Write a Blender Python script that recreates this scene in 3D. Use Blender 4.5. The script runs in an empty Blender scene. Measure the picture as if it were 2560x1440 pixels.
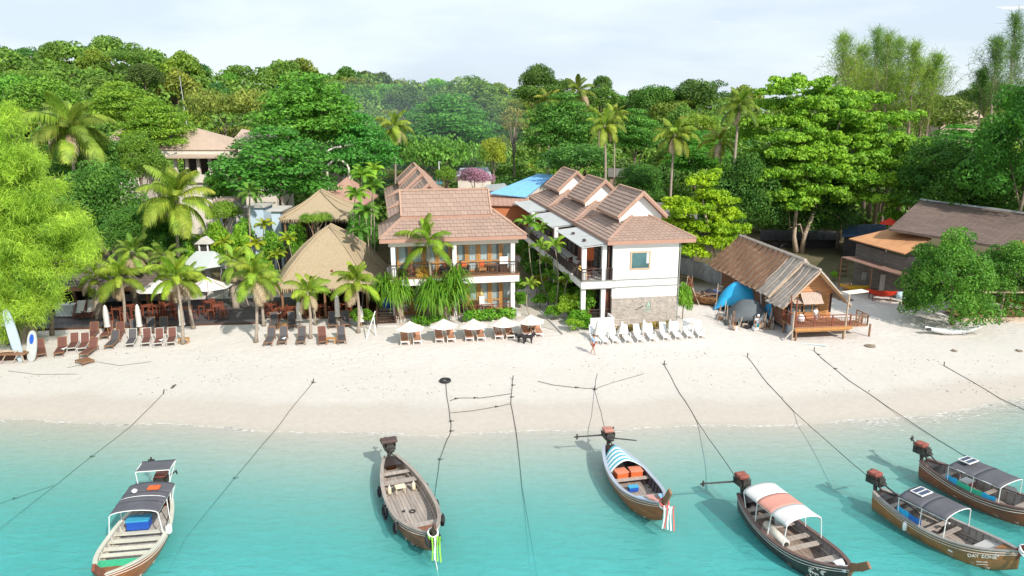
import bpy, bmesh, math, random
import numpy as np
from mathutils import Vector, Matrix, noise
random.seed(7)
rng = np.random.default_rng(7)
C = bpy.context.scene.collection
SC = bpy.context.scene
R_ = math.radians
# ------------------------------------------------------------------ camera
FPX, PITCH, CAMH = 1828.0, R_(13.8), 18.0
cam_data = bpy.data.cameras.new('camera')
cam_data.sensor_width = 36.0
cam_data.lens = 36.0 * FPX / 2560.0
cam_data.clip_start, cam_data.clip_end = 0.5, 6000
cam = bpy.data.objects.new('camera', cam_data)
cam.location = (0, 0, CAMH)
cam.rotation_euler = (R_(90) - PITCH, 0, 0)
C.objects.link(cam)
SC.camera = cam
# ------------------------------------------------------------------ light
SUN = Vector((0.46, -0.64, 0.60)).normalized()          # towards the sun
sun_el = math.asin(SUN.z)
sun_data = bpy.data.lights.new('sun', 'SUN')
sun_data.energy, sun_data.angle, sun_data.color = 3.5, R_(0.6), (1.0, 0.94, 0.86)
sun = bpy.data.objects.new('sun', sun_data)
sun.rotation_euler = SUN.to_track_quat('Z', 'Y').to_euler()
sun.location = (20, -20, 60)
C.objects.link(sun)
world = bpy.data.worlds.new('World')
SC.world = world
world.use_nodes = True
nt = world.node_tree
nt.nodes.clear()
wo = nt.nodes.new('ShaderNodeOutputWorld')
bg = nt.nodes.new('ShaderNodeBackground')
bg.inputs['Strength'].default_value = 0.1
sky = nt.nodes.new('ShaderNodeTexSky')
sky.sky_type = 'NISHITA'
sky.sun_disc = False
sky.sun_elevation = sun_el
sky.sun_rotation = math.atan2(SUN.x, SUN.y)
sky.dust_density, sky.ozone_density, sky.air_density = 1.5, 1.2, 1.0
tc = nt.nodes.new('ShaderNodeTexCoord')
mp = nt.nodes.new('ShaderNodeMapping')
mp.inputs['Scale'].default_value = (1.1, 1.1, 5.0)
n1 = nt.nodes.new('ShaderNodeTexNoise')
n1.inputs['Scale'].default_value, n1.inputs['Detail'].default_value, n1.inputs['Roughness'].default_value = 2.4, 7, 0.55
cr = nt.nodes.new('ShaderNodeValToRGB')
cr.color_ramp.elements[0].position, cr.color_ramp.elements[0].color = 0.40, (5.4, 6.2, 7.1, 1)
cr.color_ramp.elements[1].position, cr.color_ramp.elements[1].color = 0.58, (6.5, 7.2, 7.65, 1)
mxw = nt.nodes.new('ShaderNodeMix')
mxw.data_type = 'RGBA'
mxw.inputs['Factor'].default_value = 0.86
L = nt.links
L.new(tc.outputs['Generated'], mp.inputs['Vector'])
L.new(mp.outputs['Vector'], n1.inputs['Vector'])
L.new(n1.outputs['Fac'], cr.inputs['Fac'])
L.new(sky.outputs['Color'], mxw.inputs['A'])
L.new(cr.outputs['Color'], mxw.inputs['B'])
# a few small bright cumulus puffs: a second, sparser noise
n2 = nt.nodes.new('ShaderNodeTexNoise')
n2.inputs['Scale'].default_value, n2.inputs['Detail'].default_value = 5.5, 5
cr2 = nt.nodes.new('ShaderNodeValToRGB')
cr2.color_ramp.elements[0].position, cr2.color_ramp.elements[0].color = 0.665, (0, 0, 0, 1)
cr2.color_ramp.elements[1].position, cr2.color_ramp.elements[1].color = 0.70, (1, 1, 1, 1)
L.new(mp.outputs['Vector'], n2.inputs['Vector'])
L.new(n2.outputs['Fac'], cr2.inputs['Fac'])
mxw2 = nt.nodes.new('ShaderNodeMix')
mxw2.data_type = 'RGBA'
L.new(cr2.outputs['Color'], mxw2.inputs['Factor'])
L.new(mxw.outputs['Result'], mxw2.inputs['A'])
mxw2.inputs['B'].default_value = (9.0, 8.6, 8.3, 1)
L.new(mxw2.outputs['Result'], bg.inputs['Color'])
L.new(bg.outputs['Background'], wo.inputs['Surface'])
SC.view_settings.view_transform = 'Standard'
SC.view_settings.look = 'None'
SC.view_settings.gamma = 1.0
SC.view_settings.exposure = 0.54
SC.cycles.max_bounces = 8
SC.cycles.diffuse_bounces = 4
SC.cycles.glossy_bounces = 3
SC.cycles.transmission_bounces = 6
SC.cycles.transparent_max_bounces = 12
SC.cycles.volume_bounces = 0
# ------------------------------------------------------------------ sight lines (authoring in photograph pixels)
CP, SP = math.cos(PITCH), math.sin(PITCH)
def ray(px, py):
 u = (720 - py) / FPX
 return Vector(((px - 1280) / FPX, CP + u * SP, -SP + u * CP))
def P(px, py, z=1.0):
 d = ray(px, py)
 return Vector((0, 0, CAMH)) + d * ((z - CAMH) / d.z)
def PY(px, py, Y):
 d = ray(px, py)
 return Vector((0, 0, CAMH)) + d * (Y / d.y)
def mpp(Y, z=5.0):                     # metres per photograph pixel at distance Y
 return (Y * CP - (z - CAMH) * SP) / FPX
# ------------------------------------------------------------------ terrain
def shore(x):
 return 38.8 + (0.0017 if x < 0 else 0.0044) * min(x * x, 1600) + 0.35 * math.sin(x * 0.21) + 0.15 * math.sin(x * 0.63 + 1)
SKY_L = [(-900, 60), (0, 85), (80, 72), (160, 100), (300, 92), (480, 125), (560, 150), (640, 168), (720, 165), (800, 178), (900, 184), (960, 190), (1100, 196),
         (1250, 215), (1400, 240), (1560, 256), (1640, 222), (1750, 205), (1820, 240), (2000, 268), (2300, 240), (2400, 228), (2500, 216), (3400, 200)]
RDG = [(-900, 165), (0, 165), (500, 175), (900, 200), (1300, 225), (1560, 215), (1640, 175), (1800, 175), (2100, 215), (3400, 215)]
def lerp_tab(tab, x):
 if x <= tab[0][0]:
  return tab[0][1]
 for (a, b), (c, d) in zip(tab, tab[1:]):
  if x <= c:
   return b + (d - b) * (x - a) / (c - a)
 return tab[-1][1]
def ridge(az):
 px = 1280 + az * FPX * CP
 Rr = lerp_tab(RDG, px)
 z = PY(px, lerp_tab(SKY_L, px), Rr).z - 5.0
 return Rr, max(z, 6.0)
def ground(x, y):
 d = y - shore(x)
 if d < 0:
  z = -(0.018 * -d + 0.0026 * d * d) if d > -20 else -1.4 - 0.03 * (-d - 20)
  z = max(z, -4.0)
 else:
  z = 1.0 * (1 - math.exp(-d / 6.5))
  z += 0.035 * noise.noise((x * 0.5, y * 0.5, 0)) * min(1, d / 4)
 if y > 100:
  Rr, zr = ridge(x / y)
  s = (y - 100) / (Rr - 100)
  if s < 1:
   z += (zr - 1) * (s ** 1.15)
  else:
   z += (zr - 1) - (y - Rr) * 0.12
   z = max(z, 1.0)
  z += 1.5 * noise.noise((x * 0.03, y * 0.03, 3)) * min(1, (y - 100) / 30)
 return z
def G(px, py, dz=0.0):
 z = 1.0
 for _ in range(12):
  p = P(px, py, z)
  z = 0.5 * z + 0.5 * ground(p.x, p.y)
 p = P(px, py, z)
 p.z = ground(p.x, p.y) + dz
 return p
# ------------------------------------------------------------------ materials
def nodes(m):
 m.use_nodes = True
 return m.node_tree, m.node_tree.nodes, m.node_tree.links, m.node_tree.nodes['Principled BSDF']
_M = {}
def mat(name, col, rough=0.7, var=0.18, scale=6.0, rnd=0.0, bump=0.0, bscale=30.0, metal=0.0, stretch=None, spec=0.3, coords='Object', col2=None, trans=0.0):
 if name in _M:
  return _M[name]
 m = bpy.data.materials.new(name)
 t, N, Lk, b = nodes(m)
 b.inputs['Roughness'].default_value = rough
 b.inputs['Metallic'].default_value = metal
 b.inputs['Specular IOR Level'].default_value = spec
 tcn = N.new('ShaderNodeTexCoord')
 src = tcn.outputs[coords]
 if stretch:
  mpn = N.new('ShaderNodeMapping')
  mpn.inputs['Scale'].default_value = stretch
  Lk.new(src, mpn.inputs['Vector'])
  src = mpn.outputs['Vector']
 nz = N.new('ShaderNodeTexNoise')
 nz.inputs['Scale'].default_value = scale
 nz.inputs['Detail'].default_value = 6
 nz.inputs['Roughness'].default_value = 0.62
 Lk.new(src, nz.inputs['Vector'])
 rmp = N.new('ShaderNodeValToRGB')
 c2 = col2 if col2 else tuple(min(1, c * (1 + var)) for c in col)
 c1 = tuple(c * (1 - var) for c in col) if not col2 else col
 rmp.color_ramp.elements[0].position, rmp.color_ramp.elements[0].color = 0.32, (*c1, 1)
 rmp.color_ramp.elements[1].position, rmp.color_ramp.elements[1].color = 0.68, (*c2, 1)
 Lk.new(nz.outputs['Fac'], rmp.inputs['Fac'])
 out = rmp.outputs['Color']
 if rnd > 0:
  oi = N.new('ShaderNodeObjectInfo')
  mr = N.new('ShaderNodeMapRange')
  mr.inputs['To Min'].default_value, mr.inputs['To Max'].default_value = 1 - rnd, 1 + rnd
  Lk.new(oi.outputs['Random'], mr.inputs['Value'])
  hv = N.new('ShaderNodeHueSaturation')
  Lk.new(mr.outputs['Result'], hv.inputs['Value'])
  Lk.new(out, hv.inputs['Color'])
  out = hv.outputs['Color']
 Lk.new(out, b.inputs['Base Color'])
 if bump > 0:
  nb = N.new('ShaderNodeTexNoise')
  nb.inputs['Scale'].default_value = bscale
  nb.inputs['Detail'].default_value = 4
  Lk.new(src, nb.inputs['Vector'])
  bp = N.new('ShaderNodeBump')
  bp.inputs['Strength'].default_value = bump
  bp.inputs['Distance'].default_value = 0.05
  Lk.new(nb.outputs['Fac'], bp.inputs['Height'])
  Lk.new(bp.outputs['Normal'], b.inputs['Normal'])
 if trans > 0:
  tr = N.new('ShaderNodeBsdfTranslucent')
  Lk.new(out, tr.inputs['Color'])
  mxs = N.new('ShaderNodeMixShader')
  mxs.inputs[0].default_value = trans
  o = N['Material Output']
  Lk.new(b.outputs[0], mxs.inputs[1])
  Lk.new(tr.outputs[0], mxs.inputs[2])
  Lk.new(mxs.outputs[0], o.inputs['Surface'])
 _M[name] = m
 return m
def leaf_mat(name, ca, cb, trans=0.3, nscale=0.5, rough=0.55):
 """foliage: two leaf greens mixed by a 3-d noise, tinted by the object's own colour"""
 if name in _M:
  return _M[name]
 m = bpy.data.materials.new(name)
 t, N, Lk, b = nodes(m)
 b.inputs['Roughness'].default_value = rough
 b.inputs['Specular IOR Level'].default_value = 0.35
 geo = N.new('ShaderNodeNewGeometry')
 nz = N.new('ShaderNodeTexNoise')
 nz.inputs['Scale'].default_value, nz.inputs['Detail'].default_value = nscale, 5
 Lk.new(geo.outputs['Position'], nz.inputs['Vector'])
 rmp = N.new('ShaderNodeValToRGB')
 rmp.color_ramp.elements[0].position, rmp.color_ramp.elements[0].color = 0.35, (*ca, 1)
 rmp.color_ramp.elements[1].position, rmp.color_ramp.elements[1].color = 0.65, (*cb, 1)
 Lk.new(nz.outputs['Fac'], rmp.inputs['Fac'])
 hv = N.new('ShaderNodeHueSaturation')
 mr = N.new('ShaderNodeMapRange')
 mr.inputs['To Min'].default_value, mr.inputs['To Max'].default_value = 0.7, 1.35
 Lk.new(geo.outputs['Random Per Island'], mr.inputs['Value'])
 Lk.new(mr.outputs['Result'], hv.inputs['Value'])
 Lk.new(rmp.outputs['Color'], hv.inputs['Color'])
 oi = N.new('ShaderNodeObjectInfo')
 mx = N.new('ShaderNodeMix')
 mx.data_type, mx.blend_type = 'RGBA', 'MULTIPLY'
 mx.inputs['Factor'].default_value = 1.0
 Lk.new(hv.outputs['Color'], mx.inputs['A'])
 Lk.new(oi.outputs['Color'], mx.inputs['B'])
 Lk.new(mx.outputs['Result'], b.inputs['Base Color'])
 tr = N.new('ShaderNodeBsdfTranslucent')
 Lk.new(mx.outputs['Result'], tr.inputs['Color'])
 mxs = N.new('ShaderNodeMixShader')
 mxs.inputs[0].default_value = trans
 Lk.new(b.outputs[0], mxs.inputs[1])
 Lk.new(tr.outputs[0], mxs.inputs[2])
 Lk.new(mxs.outputs[0], N['Material Output'].inputs['Surface'])
 _M[name] = m
 return m
# ------------------------------------------------------------------ object helpers
def props(o, label=None, cat=None, group=None, kind=None):
 if label: o['label'] = label
 if cat: o['category'] = cat
 if group: o['group'] = group
 if kind: o['kind'] = kind
 return o
def thing(name, label, cat, loc=(0, 0, 0), rz=0.0, group=None):
 o = bpy.data.objects.new(name, None)
 o.empty_display_size = 0.3
 C.objects.link(o)
 o.location = loc
 o.rotation_euler = (0, 0, rz)
 return props(o, label, cat, group)
def link(name, me, parent=None, loc=None, rot=None, scale=None, color=None):
 o = bpy.data.objects.new(name, me)
 C.objects.link(o)
 if parent: o.parent = parent
 if loc is not None: o.location = loc
 if rot is not None: o.rotation_euler = rot
 if scale is not None: o.scale = scale if hasattr(scale, '__len__') else (scale,) * 3
 if color is not None: o.color = (*color, 1)
 return o
def kids(o, _c={}):
 return [c for c in KIDS.get(o.name, [])]
def copy_tree(o, parent=None):
 c = o.copy()
 C.objects.link(c)
 if parent: c.parent = parent
 for ch in list(o.children):
  copy_tree(ch, c)
 return c
class MB:
 """collects shapes and links them as ONE mesh object"""
 def __init__(s):
  s.v, s.f, s.mi, s.cur = [], [], [], 0
 def add(s, vs, fs):
  n = len(s.v)
  s.v += [tuple(v) for v in vs]
  s.f += [tuple(i + n for i in f) for f in fs]
  s.mi += [s.cur] * len(fs)
  return s
 def box(s, c, d, rz=0.0, M=None):
  x, y, z = d[0] / 2, d[1] / 2, d[2] / 2
  vs = [Vector(p) for p in ((-x, -y, -z), (x, -y, -z), (x, y, -z), (-x, y, -z), (-x, -y, z), (x, -y, z), (x, y, z), (-x, y, z))]
  if rz: 
   r = Matrix.Rotation(rz, 3, 'Z'); vs = [r @ v for v in vs]
  if M: vs = [M @ v for v in vs]
  c = Vector(c)
  return s.add([v + c for v in vs], [(0, 3, 2, 1), (4, 5, 6, 7), (0, 1, 5, 4), (1, 2, 6, 5), (2, 3, 7, 6), (3, 0, 4, 7)])
 def bx(s, x0, x1, y0, y1, z0, z1):
  return s.box(((x0 + x1) / 2, (y0 + y1) / 2, (z0 + z1) / 2), (abs(x1 - x0), abs(y1 - y0), abs(z1 - z0)))
 def beam(s, a, b, w, h, up=(0, 0, 1)):
  a, b, up = Vector(a), Vector(b), Vector(up)
  d = (b - a).normalized()
  sd = d.cross(up)
  if sd.length < 1e-4: sd = d.cross(Vector((1, 0, 0)))
  sd.normalize()
  u = sd.cross(d).normalized()
  vs = []
  for p in (a, b):
   for i, j in ((-1, -1), (1, -1), (1, 1), (-1, 1)):
    vs.append(p + sd * (i * w / 2) + u * (j * h / 2))
  return s.add(vs, [(0, 1, 2, 3), (7, 6, 5, 4), (0, 4, 5, 1), (1, 5, 6, 2), (2, 6, 7, 3), (3, 7, 4, 0)])
 def tube(s, pts, rads, n=6, cap=True):
  pts = [Vector(p) for p in pts]
  if not hasattr(rads, '__len__'): rads = [rads] * len(pts)
  vs, fs = [], []
  ref = Vector((0.3, 0.2, 1)).normalized()
  for i, p in enumerate(pts):
   d = (pts[min(i + 1, len(pts) - 1)] - pts[max(i - 1, 0)])
   d = d.normalized() if d.length > 1e-9 else Vector((0, 0, 1))
   a = d.cross(ref)
   if a.length < 0.05: a = d.cross(Vector((1, 0, 0)))
   a.normalize(); b = d.cross(a)
   for k in range(n):
    t = 2 * math.pi * k / n
    vs.append(p + (a * math.cos(t) + b * math.sin(t)) * rads[i])
  for i in range(len(pts) - 1):
   for k in range(n):
    k2 = (k + 1) % n
    fs.append((i * n + k, i * n + k2, (i + 1) * n + k2, (i + 1) * n + k))
  if cap:
   fs.append(tuple(range(n - 1, -1, -1)))
   fs.append(tuple((len(pts) - 1) * n + k for k in range(n)))
  return s.add(vs, fs)
 def prism(s, poly, off):
  """closed solid: planar polygon extruded by the vector off"""
  poly = [Vector(p) for p in poly]; off = Vector(off); n = len(poly)
  fs = [tuple(range(n - 1, -1, -1)), tuple(range(n, 2 * n))] + [(i, (i + 1) % n, n + (i + 1) % n, n + i) for i in range(n)]
  return s.add(poly + [p + off for p in poly], fs)
 def lathe(s, prof, n=12, c=(0, 0, 0)):
  vs, fs = [], []
  for r, z in prof:
   for k in range(n):
    t = 2 * math.pi * k / n
    vs.append((c[0] + r * math.cos(t), c[1] + r * math.sin(t), c[2] + z))
  for i in range(len(prof) - 1):
   for k in range(n):
    k2 = (k + 1) % n
    fs.append((i * n + k, i * n + k2, (i + 1) * n + k2, (i + 1) * n + k))
  fs.append(tuple(range(n - 1, -1, -1))); fs.append(tuple((len(prof) - 1) * n + k for k in range(n)))
  return s.add(vs, fs)
 def grid(s, fn, nu, nv):
  n = 0
  vs = [fn(i / nu, j / nv) for i in range(nu + 1) for j in range(nv + 1)]
  fs = [(i * (nv + 1) + j, (i + 1) * (nv + 1) + j, (i + 1) * (nv + 1) + j + 1, i * (nv + 1) + j + 1) for i in range(nu) for j in range(nv)]
  return s.add(vs, fs)
 def mesh(s, name, mats, smooth=False):
  me = bpy.data.meshes.new(name)
  me.from_pydata(s.v, [], s.f)
  for m in (mats if isinstance(mats, (list, tuple)) else [mats]):
   me.materials.append(m)
  if isinstance(mats, (list, tuple)) and len(mats) > 1:
   me.polygons.foreach_set('material_index', s.mi)
  if smooth:
   me.polygons.foreach_set('use_smooth', [True] * len(me.polygons))
  me.update()
  return me
 def build(s, name, mats, parent=None, smooth=False, loc=None, kind=None, bevel=0.0, rot=None):
  o = link(name, s.mesh(name, mats, smooth), parent, loc, rot)
  if kind: o['kind'] = kind
  if bevel > 0:
   b = o.modifiers.new('bevel', 'BEVEL'); b.width = bevel; b.segments = 2; b.limit_method = 'ANGLE'
  return o
def np_mesh(name, V, Fq, mats, mi=None):
 me = bpy.data.meshes.new(name)
 V = np.asarray(V, dtype=np.float32); Fq = np.asarray(Fq, dtype=np.int32)
 k = Fq.shape[1]
 me.vertices.add(len(V)); me.vertices.foreach_set('co', V.ravel())
 me.loops.add(Fq.size); me.loops.foreach_set('vertex_index', Fq.ravel())
 me.polygons.add(len(Fq)); me.polygons.foreach_set('loop_start', np.arange(0, Fq.size, k, dtype=np.int32))
 for m in mats: me.materials.append(m)
 if mi is not None: me.polygons.foreach_set('material_index', np.asarray(mi, dtype=np.int32))
 me.update(calc_edges=True)
 return me
def text_obj(cu):
 """painted letters as real faces"""
 o = bpy.data.objects.new('lettering_tmp', cu); C.objects.link(o)
 me = bpy.data.meshes.new_from_object(o.evaluated_get(bpy.context.evaluated_depsgraph_get()))
 m = cu.materials[0] if cu.materials else None
 bpy.data.objects.remove(o)
 if m and not me.materials: me.materials.append(m)
 return link('lettering', me)
# ================================================================== the setting: sand, seabed, hill, water
def build_ground():
 xs = list(np.arange(-62, 62.01, 0.6)); ys = list(np.arange(14, 84, 0.6))
 xs = [-900, -500, -300, -220, -180, -150, -120, -95, -76] + xs + [76, 95, 120, 150, 180, 220, 300, 500, 900]
 ys = [-300, -100, -40, -10, 5] + ys + list(np.arange(86, 250, 6)) + [270, 320, 400, 600, 900, 1500, 2600]
 nx, ny = len(xs), len(ys)
 V = [(x, y, ground(x, y)) for y in ys for x in xs]
 F = [(j * nx + i, j * nx + i + 1, (j + 1) * nx + i + 1, (j + 1) * nx + i) for j in range(ny - 1) for i in range(nx - 1)]
 m = bpy.data.materials.new('sand')
 t, N, Lk, b = nodes(m)
 b.inputs['Roughness'].default_value = 0.9
 b.inputs['Specular IOR Level'].default_value = 0.15
 geo = N.new('ShaderNodeNewGeometry'); sep = N.new('ShaderNodeSeparateXYZ')
 Lk.new(geo.outputs['Position'], sep.inputs[0])
 nz = N.new('ShaderNodeTexNoise'); nz.inputs['Scale'].default_value, nz.inputs['Detail'].default_value = 0.35, 9
 Lk.new(geo.outputs['Position'], nz.inputs['Vector'])
 # height plus a little noise decides how wet the sand is
 ma = N.new('ShaderNodeMath'); ma.operation = 'MULTIPLY_ADD'
 ma.inputs[1].default_value, ma.inputs[2].default_value = 0.22, -0.11
 Lk.new(nz.outputs['Fac'], ma.inputs[0])
 ad = N.new('ShaderNodeMath'); ad.operation = 'ADD'
 Lk.new(sep.outputs['Z'], ad.inputs[0]); Lk.new(ma.outputs[0], ad.inputs[1])
 rp = N.new('ShaderNodeValToRGB'); e = rp.color_ramp.elements
 mr = N.new('ShaderNodeMapRange'); mr.inputs['From Min'].default_value, mr.inputs['From Max'].default_value = -1.0, 1.2
 Lk.new(ad.outputs[0], mr.inputs['Value']); Lk.new(mr.outputs['Result'], rp.inputs['Fac'])
 e[0].position, e[0].color = 0.0, (0.41, 0.39, 0.345, 1)
 e[1].position, e[1].color = 1.0, (0.62, 0.575, 0.53, 1)
 for pos, c in ((0.44, (0.42, 0.395, 0.345)), (0.485, (0.455, 0.415, 0.36)), (0.60, (0.46, 0.42, 0.37)), (0.65, (0.52, 0.49, 0.445)), (0.77, (0.55, 0.52, 0.475)), (0.85, (0.62, 0.575, 0.53))):
  x = e.new(pos); x.color = (*c, 1)
 # fine mottling
 nf = N.new('ShaderNodeTexNoise'); nf.inputs['Scale'].default_value, nf.inputs['Detail'].default_value = 3.0, 8
 Lk.new(geo.outputs['Position'], nf.inputs['Vector'])
 mv = N.new('ShaderNodeMapRange'); mv.inputs['To Min'].default_value, mv.inputs['To Max'].default_value = 0.88, 1.1
 Lk.new(nf.outputs['Fac'], mv.inputs['Value'])
 hv = N.new('ShaderNodeHueSaturation'); Lk.new(mv.outputs['Result'], hv.inputs['Value']); Lk.new(rp.outputs['Color'], hv.inputs['Color'])
 # inland soil and leaf litter beyond the buildings and on the hill
 ml = N.new('ShaderNodeMapRange'); ml.inputs['From Min'].default_value, ml.inputs['From Max'].default_value = 66, 72
 Lk.new(sep.outputs['Y'], ml.inputs['Value'])
 soil = N.new('ShaderNodeValToRGB')
 soil.color_ramp.elements[0].color, soil.color_ramp.elements[1].color = (0.07, 0.075, 0.03, 1), (0.20, 0.16, 0.10, 1)
 Lk.new(nz.outputs['Fac'], soil.inputs['Fac'])
 mx = N.new('ShaderNodeMix'); mx.data_type = 'RGBA'
 Lk.new(ml.outputs['Result'], mx.inputs['Factor']); Lk.new(hv.outputs['Color'], mx.inputs['A']); Lk.new(soil.outputs['Color'], mx.inputs['B'])
 Lk.new(mx.outputs['Result'], b.inputs['Base Color'])
 n3 = N.new('ShaderNodeTexNoise'); n3.inputs['Scale'].default_value, n3.inputs['Detail'].default_value = 2.2, 8
 Lk.new(geo.outputs['Position'], n3.inputs['Vector'])
 vo = N.new('ShaderNodeTexVoronoi'); vo.inputs['Scale'].default_value = 1.7
 Lk.new(geo.outputs['Position'], vo.inputs['Vector'])
 av = N.new('ShaderNodeMath'); av.operation = 'MULTIPLY_ADD'; av.inputs[1].default_value = 0.35
 Lk.new(vo.outputs['Distance'], av.inputs[0]); Lk.new(n3.outputs['Fac'], av.inputs[2])
 bp = N.new('ShaderNodeBump'); bp.inputs['Strength'].default_value, bp.inputs['Distance'].default_value = 0.5, 0.12
 # footprints only on dry sand
 dz = N.new('ShaderNodeMapRange'); dz.inputs['From Min'].default_value, dz.inputs['From Max'].default_value = 0.55, 0.85
 dz.inputs['To Max'].default_value = 0.55
 Lk.new(sep.outputs['Z'], dz.inputs['Value']); Lk.new(dz.outputs['Result'], bp.inputs['Strength'])
 Lk.new(av.outputs[0], bp.inputs['Height']); Lk.new(bp.outputs['Normal'], b.inputs['Normal'])
 me = np_mesh('beach_ground', V, F, [m])
 me.polygons.foreach_set('use_smooth', [True] * len(me.polygons))
 o = link('beach_ground', me)
 props(o, 'white sand beach running down into the sea', None, None, 'structure')
build_ground()
def build_water():
 m = bpy.data.materials.new('sea_water')
 m.use_nodes = True
 t = m.node_tree; N, Lk = t.nodes, t.links
 N.clear()
 out = N.new('ShaderNodeOutputMaterial')
 tr = N.new('ShaderNodeBsdfTransparent')
 gl = N.new('ShaderNodeBsdfGlossy'); gl.inputs['Roughness'].default_value = 0.12
 df = N.new('ShaderNodeBsdfDiffuse'); df.inputs['Color'].default_value = (0.10, 0.52, 0.51, 1)
 fr = N.new('ShaderNodeFresnel'); fr.inputs['IOR'].default_value = 1.33
 geo = N.new('ShaderNodeNewGeometry')
 mpn = N.new('ShaderNodeMapping'); mpn.inputs['Scale'].default_value = (1.0, 2.4, 1); mpn.inputs['Rotation'].default_value = (0, 0, R_(14))
 Lk.new(geo.outputs['Position'], mpn.inputs['Vector'])
 na = N.new('ShaderNodeTexNoise'); na.inputs['Scale'].default_value, na.inputs['Detail'].default_value, na.inputs['Roughness'].default_value = 0.9, 7, 0.62
 na.inputs['Distortion'].default_value = 0.6
 Lk.new(mpn.outputs['Vector'], na.inputs['Vector'])
 bp = N.new('ShaderNodeBump'); bp.inputs['Strength'].default_value, bp.inputs['Distance'].default_value = 0.5, 0.2
 Lk.new(na.outputs['Fac'], bp.inputs['Height'])
 # under the surface the sun must get through: no total internal reflection on the way up
 fb = N.new('ShaderNodeMath'); fb.operation = 'SUBTRACT'; fb.inputs[0].default_value = 1.0; Lk.new(geo.outputs['Backfacing'], fb.inputs[1])
 fm2 = N.new('ShaderNodeMath'); fm2.operation = 'MULTIPLY'; Lk.new(fr.outputs[0], fm2.inputs[0]); Lk.new(fb.outputs[0], fm2.inputs[1])
 Lk.new(bp.outputs['Normal'], fr.inputs['Normal']); Lk.new(bp.outputs['Normal'], gl.inputs['Normal']); Lk.new(bp.outputs['Normal'], df.inputs['Normal'])
 # milky water: light scattered back just under the surface grows with depth (further from the shore)
 sep = N.new('ShaderNodeSeparateXYZ'); Lk.new(geo.outputs['Position'], sep.inputs[0])
 att = N.new('ShaderNodeAttribute'); att.attribute_name = 'depth'
 mr = N.new('ShaderNodeMapRange'); mr.inputs['From Min'].default_value, mr.inputs['From Max'].default_value = 0.0, 0.72
 mr.inputs['To Min'].default_value, mr.inputs['To Max'].default_value = 0.0, 0.52
 Lk.new(att.outputs['Fac'], mr.inputs['Value'])
 nb = N.new('ShaderNodeTexNoise'); nb.inputs['Scale'].default_value, nb.inputs['Detail'].default_value = 0.12, 4
 Lk.new(geo.outputs['Position'], nb.inputs['Vector'])
 mb = N.new('ShaderNodeMapRange'); mb.inputs['From Min'].default_value, mb.inputs['From Max'].default_value = 0.3, 0.7
 mb.inputs['To Min'].default_value, mb.inputs['To Max'].default_value = 0.75, 1.25
 Lk.new(nb.outputs['Fac'], mb.inputs['Value'])
 # ripple light and dark put into the colour: noise varies the milky share
 mc = N.new('ShaderNodeMapRange'); mc.inputs['From Min'].default_value, mc.inputs['From Max'].default_value = 0.3, 0.7
 mc.inputs['To Min'].default_value, mc.inputs['To Max'].default_value = 0.88, 1.12
 Lk.new(na.outputs['Fac'], mc.inputs['Value'])
 mu = N.new('ShaderNodeMath'); mu.operation = 'MULTIPLY'
 Lk.new(mr.outputs['Result'], mu.inputs[0]); Lk.new(mb.outputs['Result'], mu.inputs[1])
 mu2 = N.new('ShaderNodeMath'); mu2.operation = 'MULTIPLY'
 Lk.new(mu.outputs[0], mu2.inputs[0]); Lk.new(mc.outputs['Result'], mu2.inputs[1])
 m1 = N.new('ShaderNodeMixShader'); Lk.new(mu2.outputs[0], m1.inputs[0]); Lk.new(tr.outputs[0], m1.inputs[1]); Lk.new(df.outputs[0], m1.inputs[2])
 m2 = N.new('ShaderNodeMixShader'); Lk.new(fm2.outputs[0], m2.inputs[0]); Lk.new(m1.outputs[0], m2.inputs[1]); Lk.new(gl.outputs[0], m2.inputs[2])
 Lk.new(m2.outputs[0], out.inputs['Surface'])
 va = N.new('ShaderNodeVolumeAbsorption'); va.inputs['Color'].default_value = (0.03, 0.87, 0.87, 1); va.inputs['Density'].default_value = 0.92
 Lk.new(va.outputs[0], out.inputs['Volume'])
 xs = [-900, -300, -120] + list(np.arange(-70, 70.1, 2.0)) + [120, 300, 900]
 ys = [-300, -60, 0] + list(np.arange(10, 50.1, 1.0)) + [60]
 nx, ny = len(xs), len(ys)
 V = [(x, y, 0.0) for y in ys for x in xs] + [(x, y, -7.0) for y in ys for x in xs]
 F = [(j * nx + i, j * nx + i + 1, (j + 1) * nx + i + 1, (j + 1) * nx + i) for j in range(ny - 1) for i in range(nx - 1)]
 n = nx * ny
 F += [tuple(n + k for k in reversed(f)) for f in F[:]]
 for i in range(nx - 1):
  F.append((i, n + i, n + i + 1, i + 1)); a = (ny - 1) * nx + i; F.append((a, a + 1, n + a + 1, n + a))
 for j in range(ny - 1):
  a = j * nx; F.append((a, a + nx, n + a + nx, n + a)); a = j * nx + nx - 1; F.append((a, n + a, n + a + nx, a + nx))
 me = np_mesh('sea', V, F, [m])
 at = me.attributes.new('depth', 'FLOAT', 'POINT')
 at.data.foreach_set('value', [max(0.0, -ground(v[0], v[1])) for v in V])
 o = link('sea', me)
 props(o, 'clear turquoise sea with small ripples', None, None, 'structure')
 # thin foam lines where the ripples run out on the sand
 fm = mat('sea_foam', (0.82, 0.82, 0.8), 0.6, 0.05)
 mb_ = MB()
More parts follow.
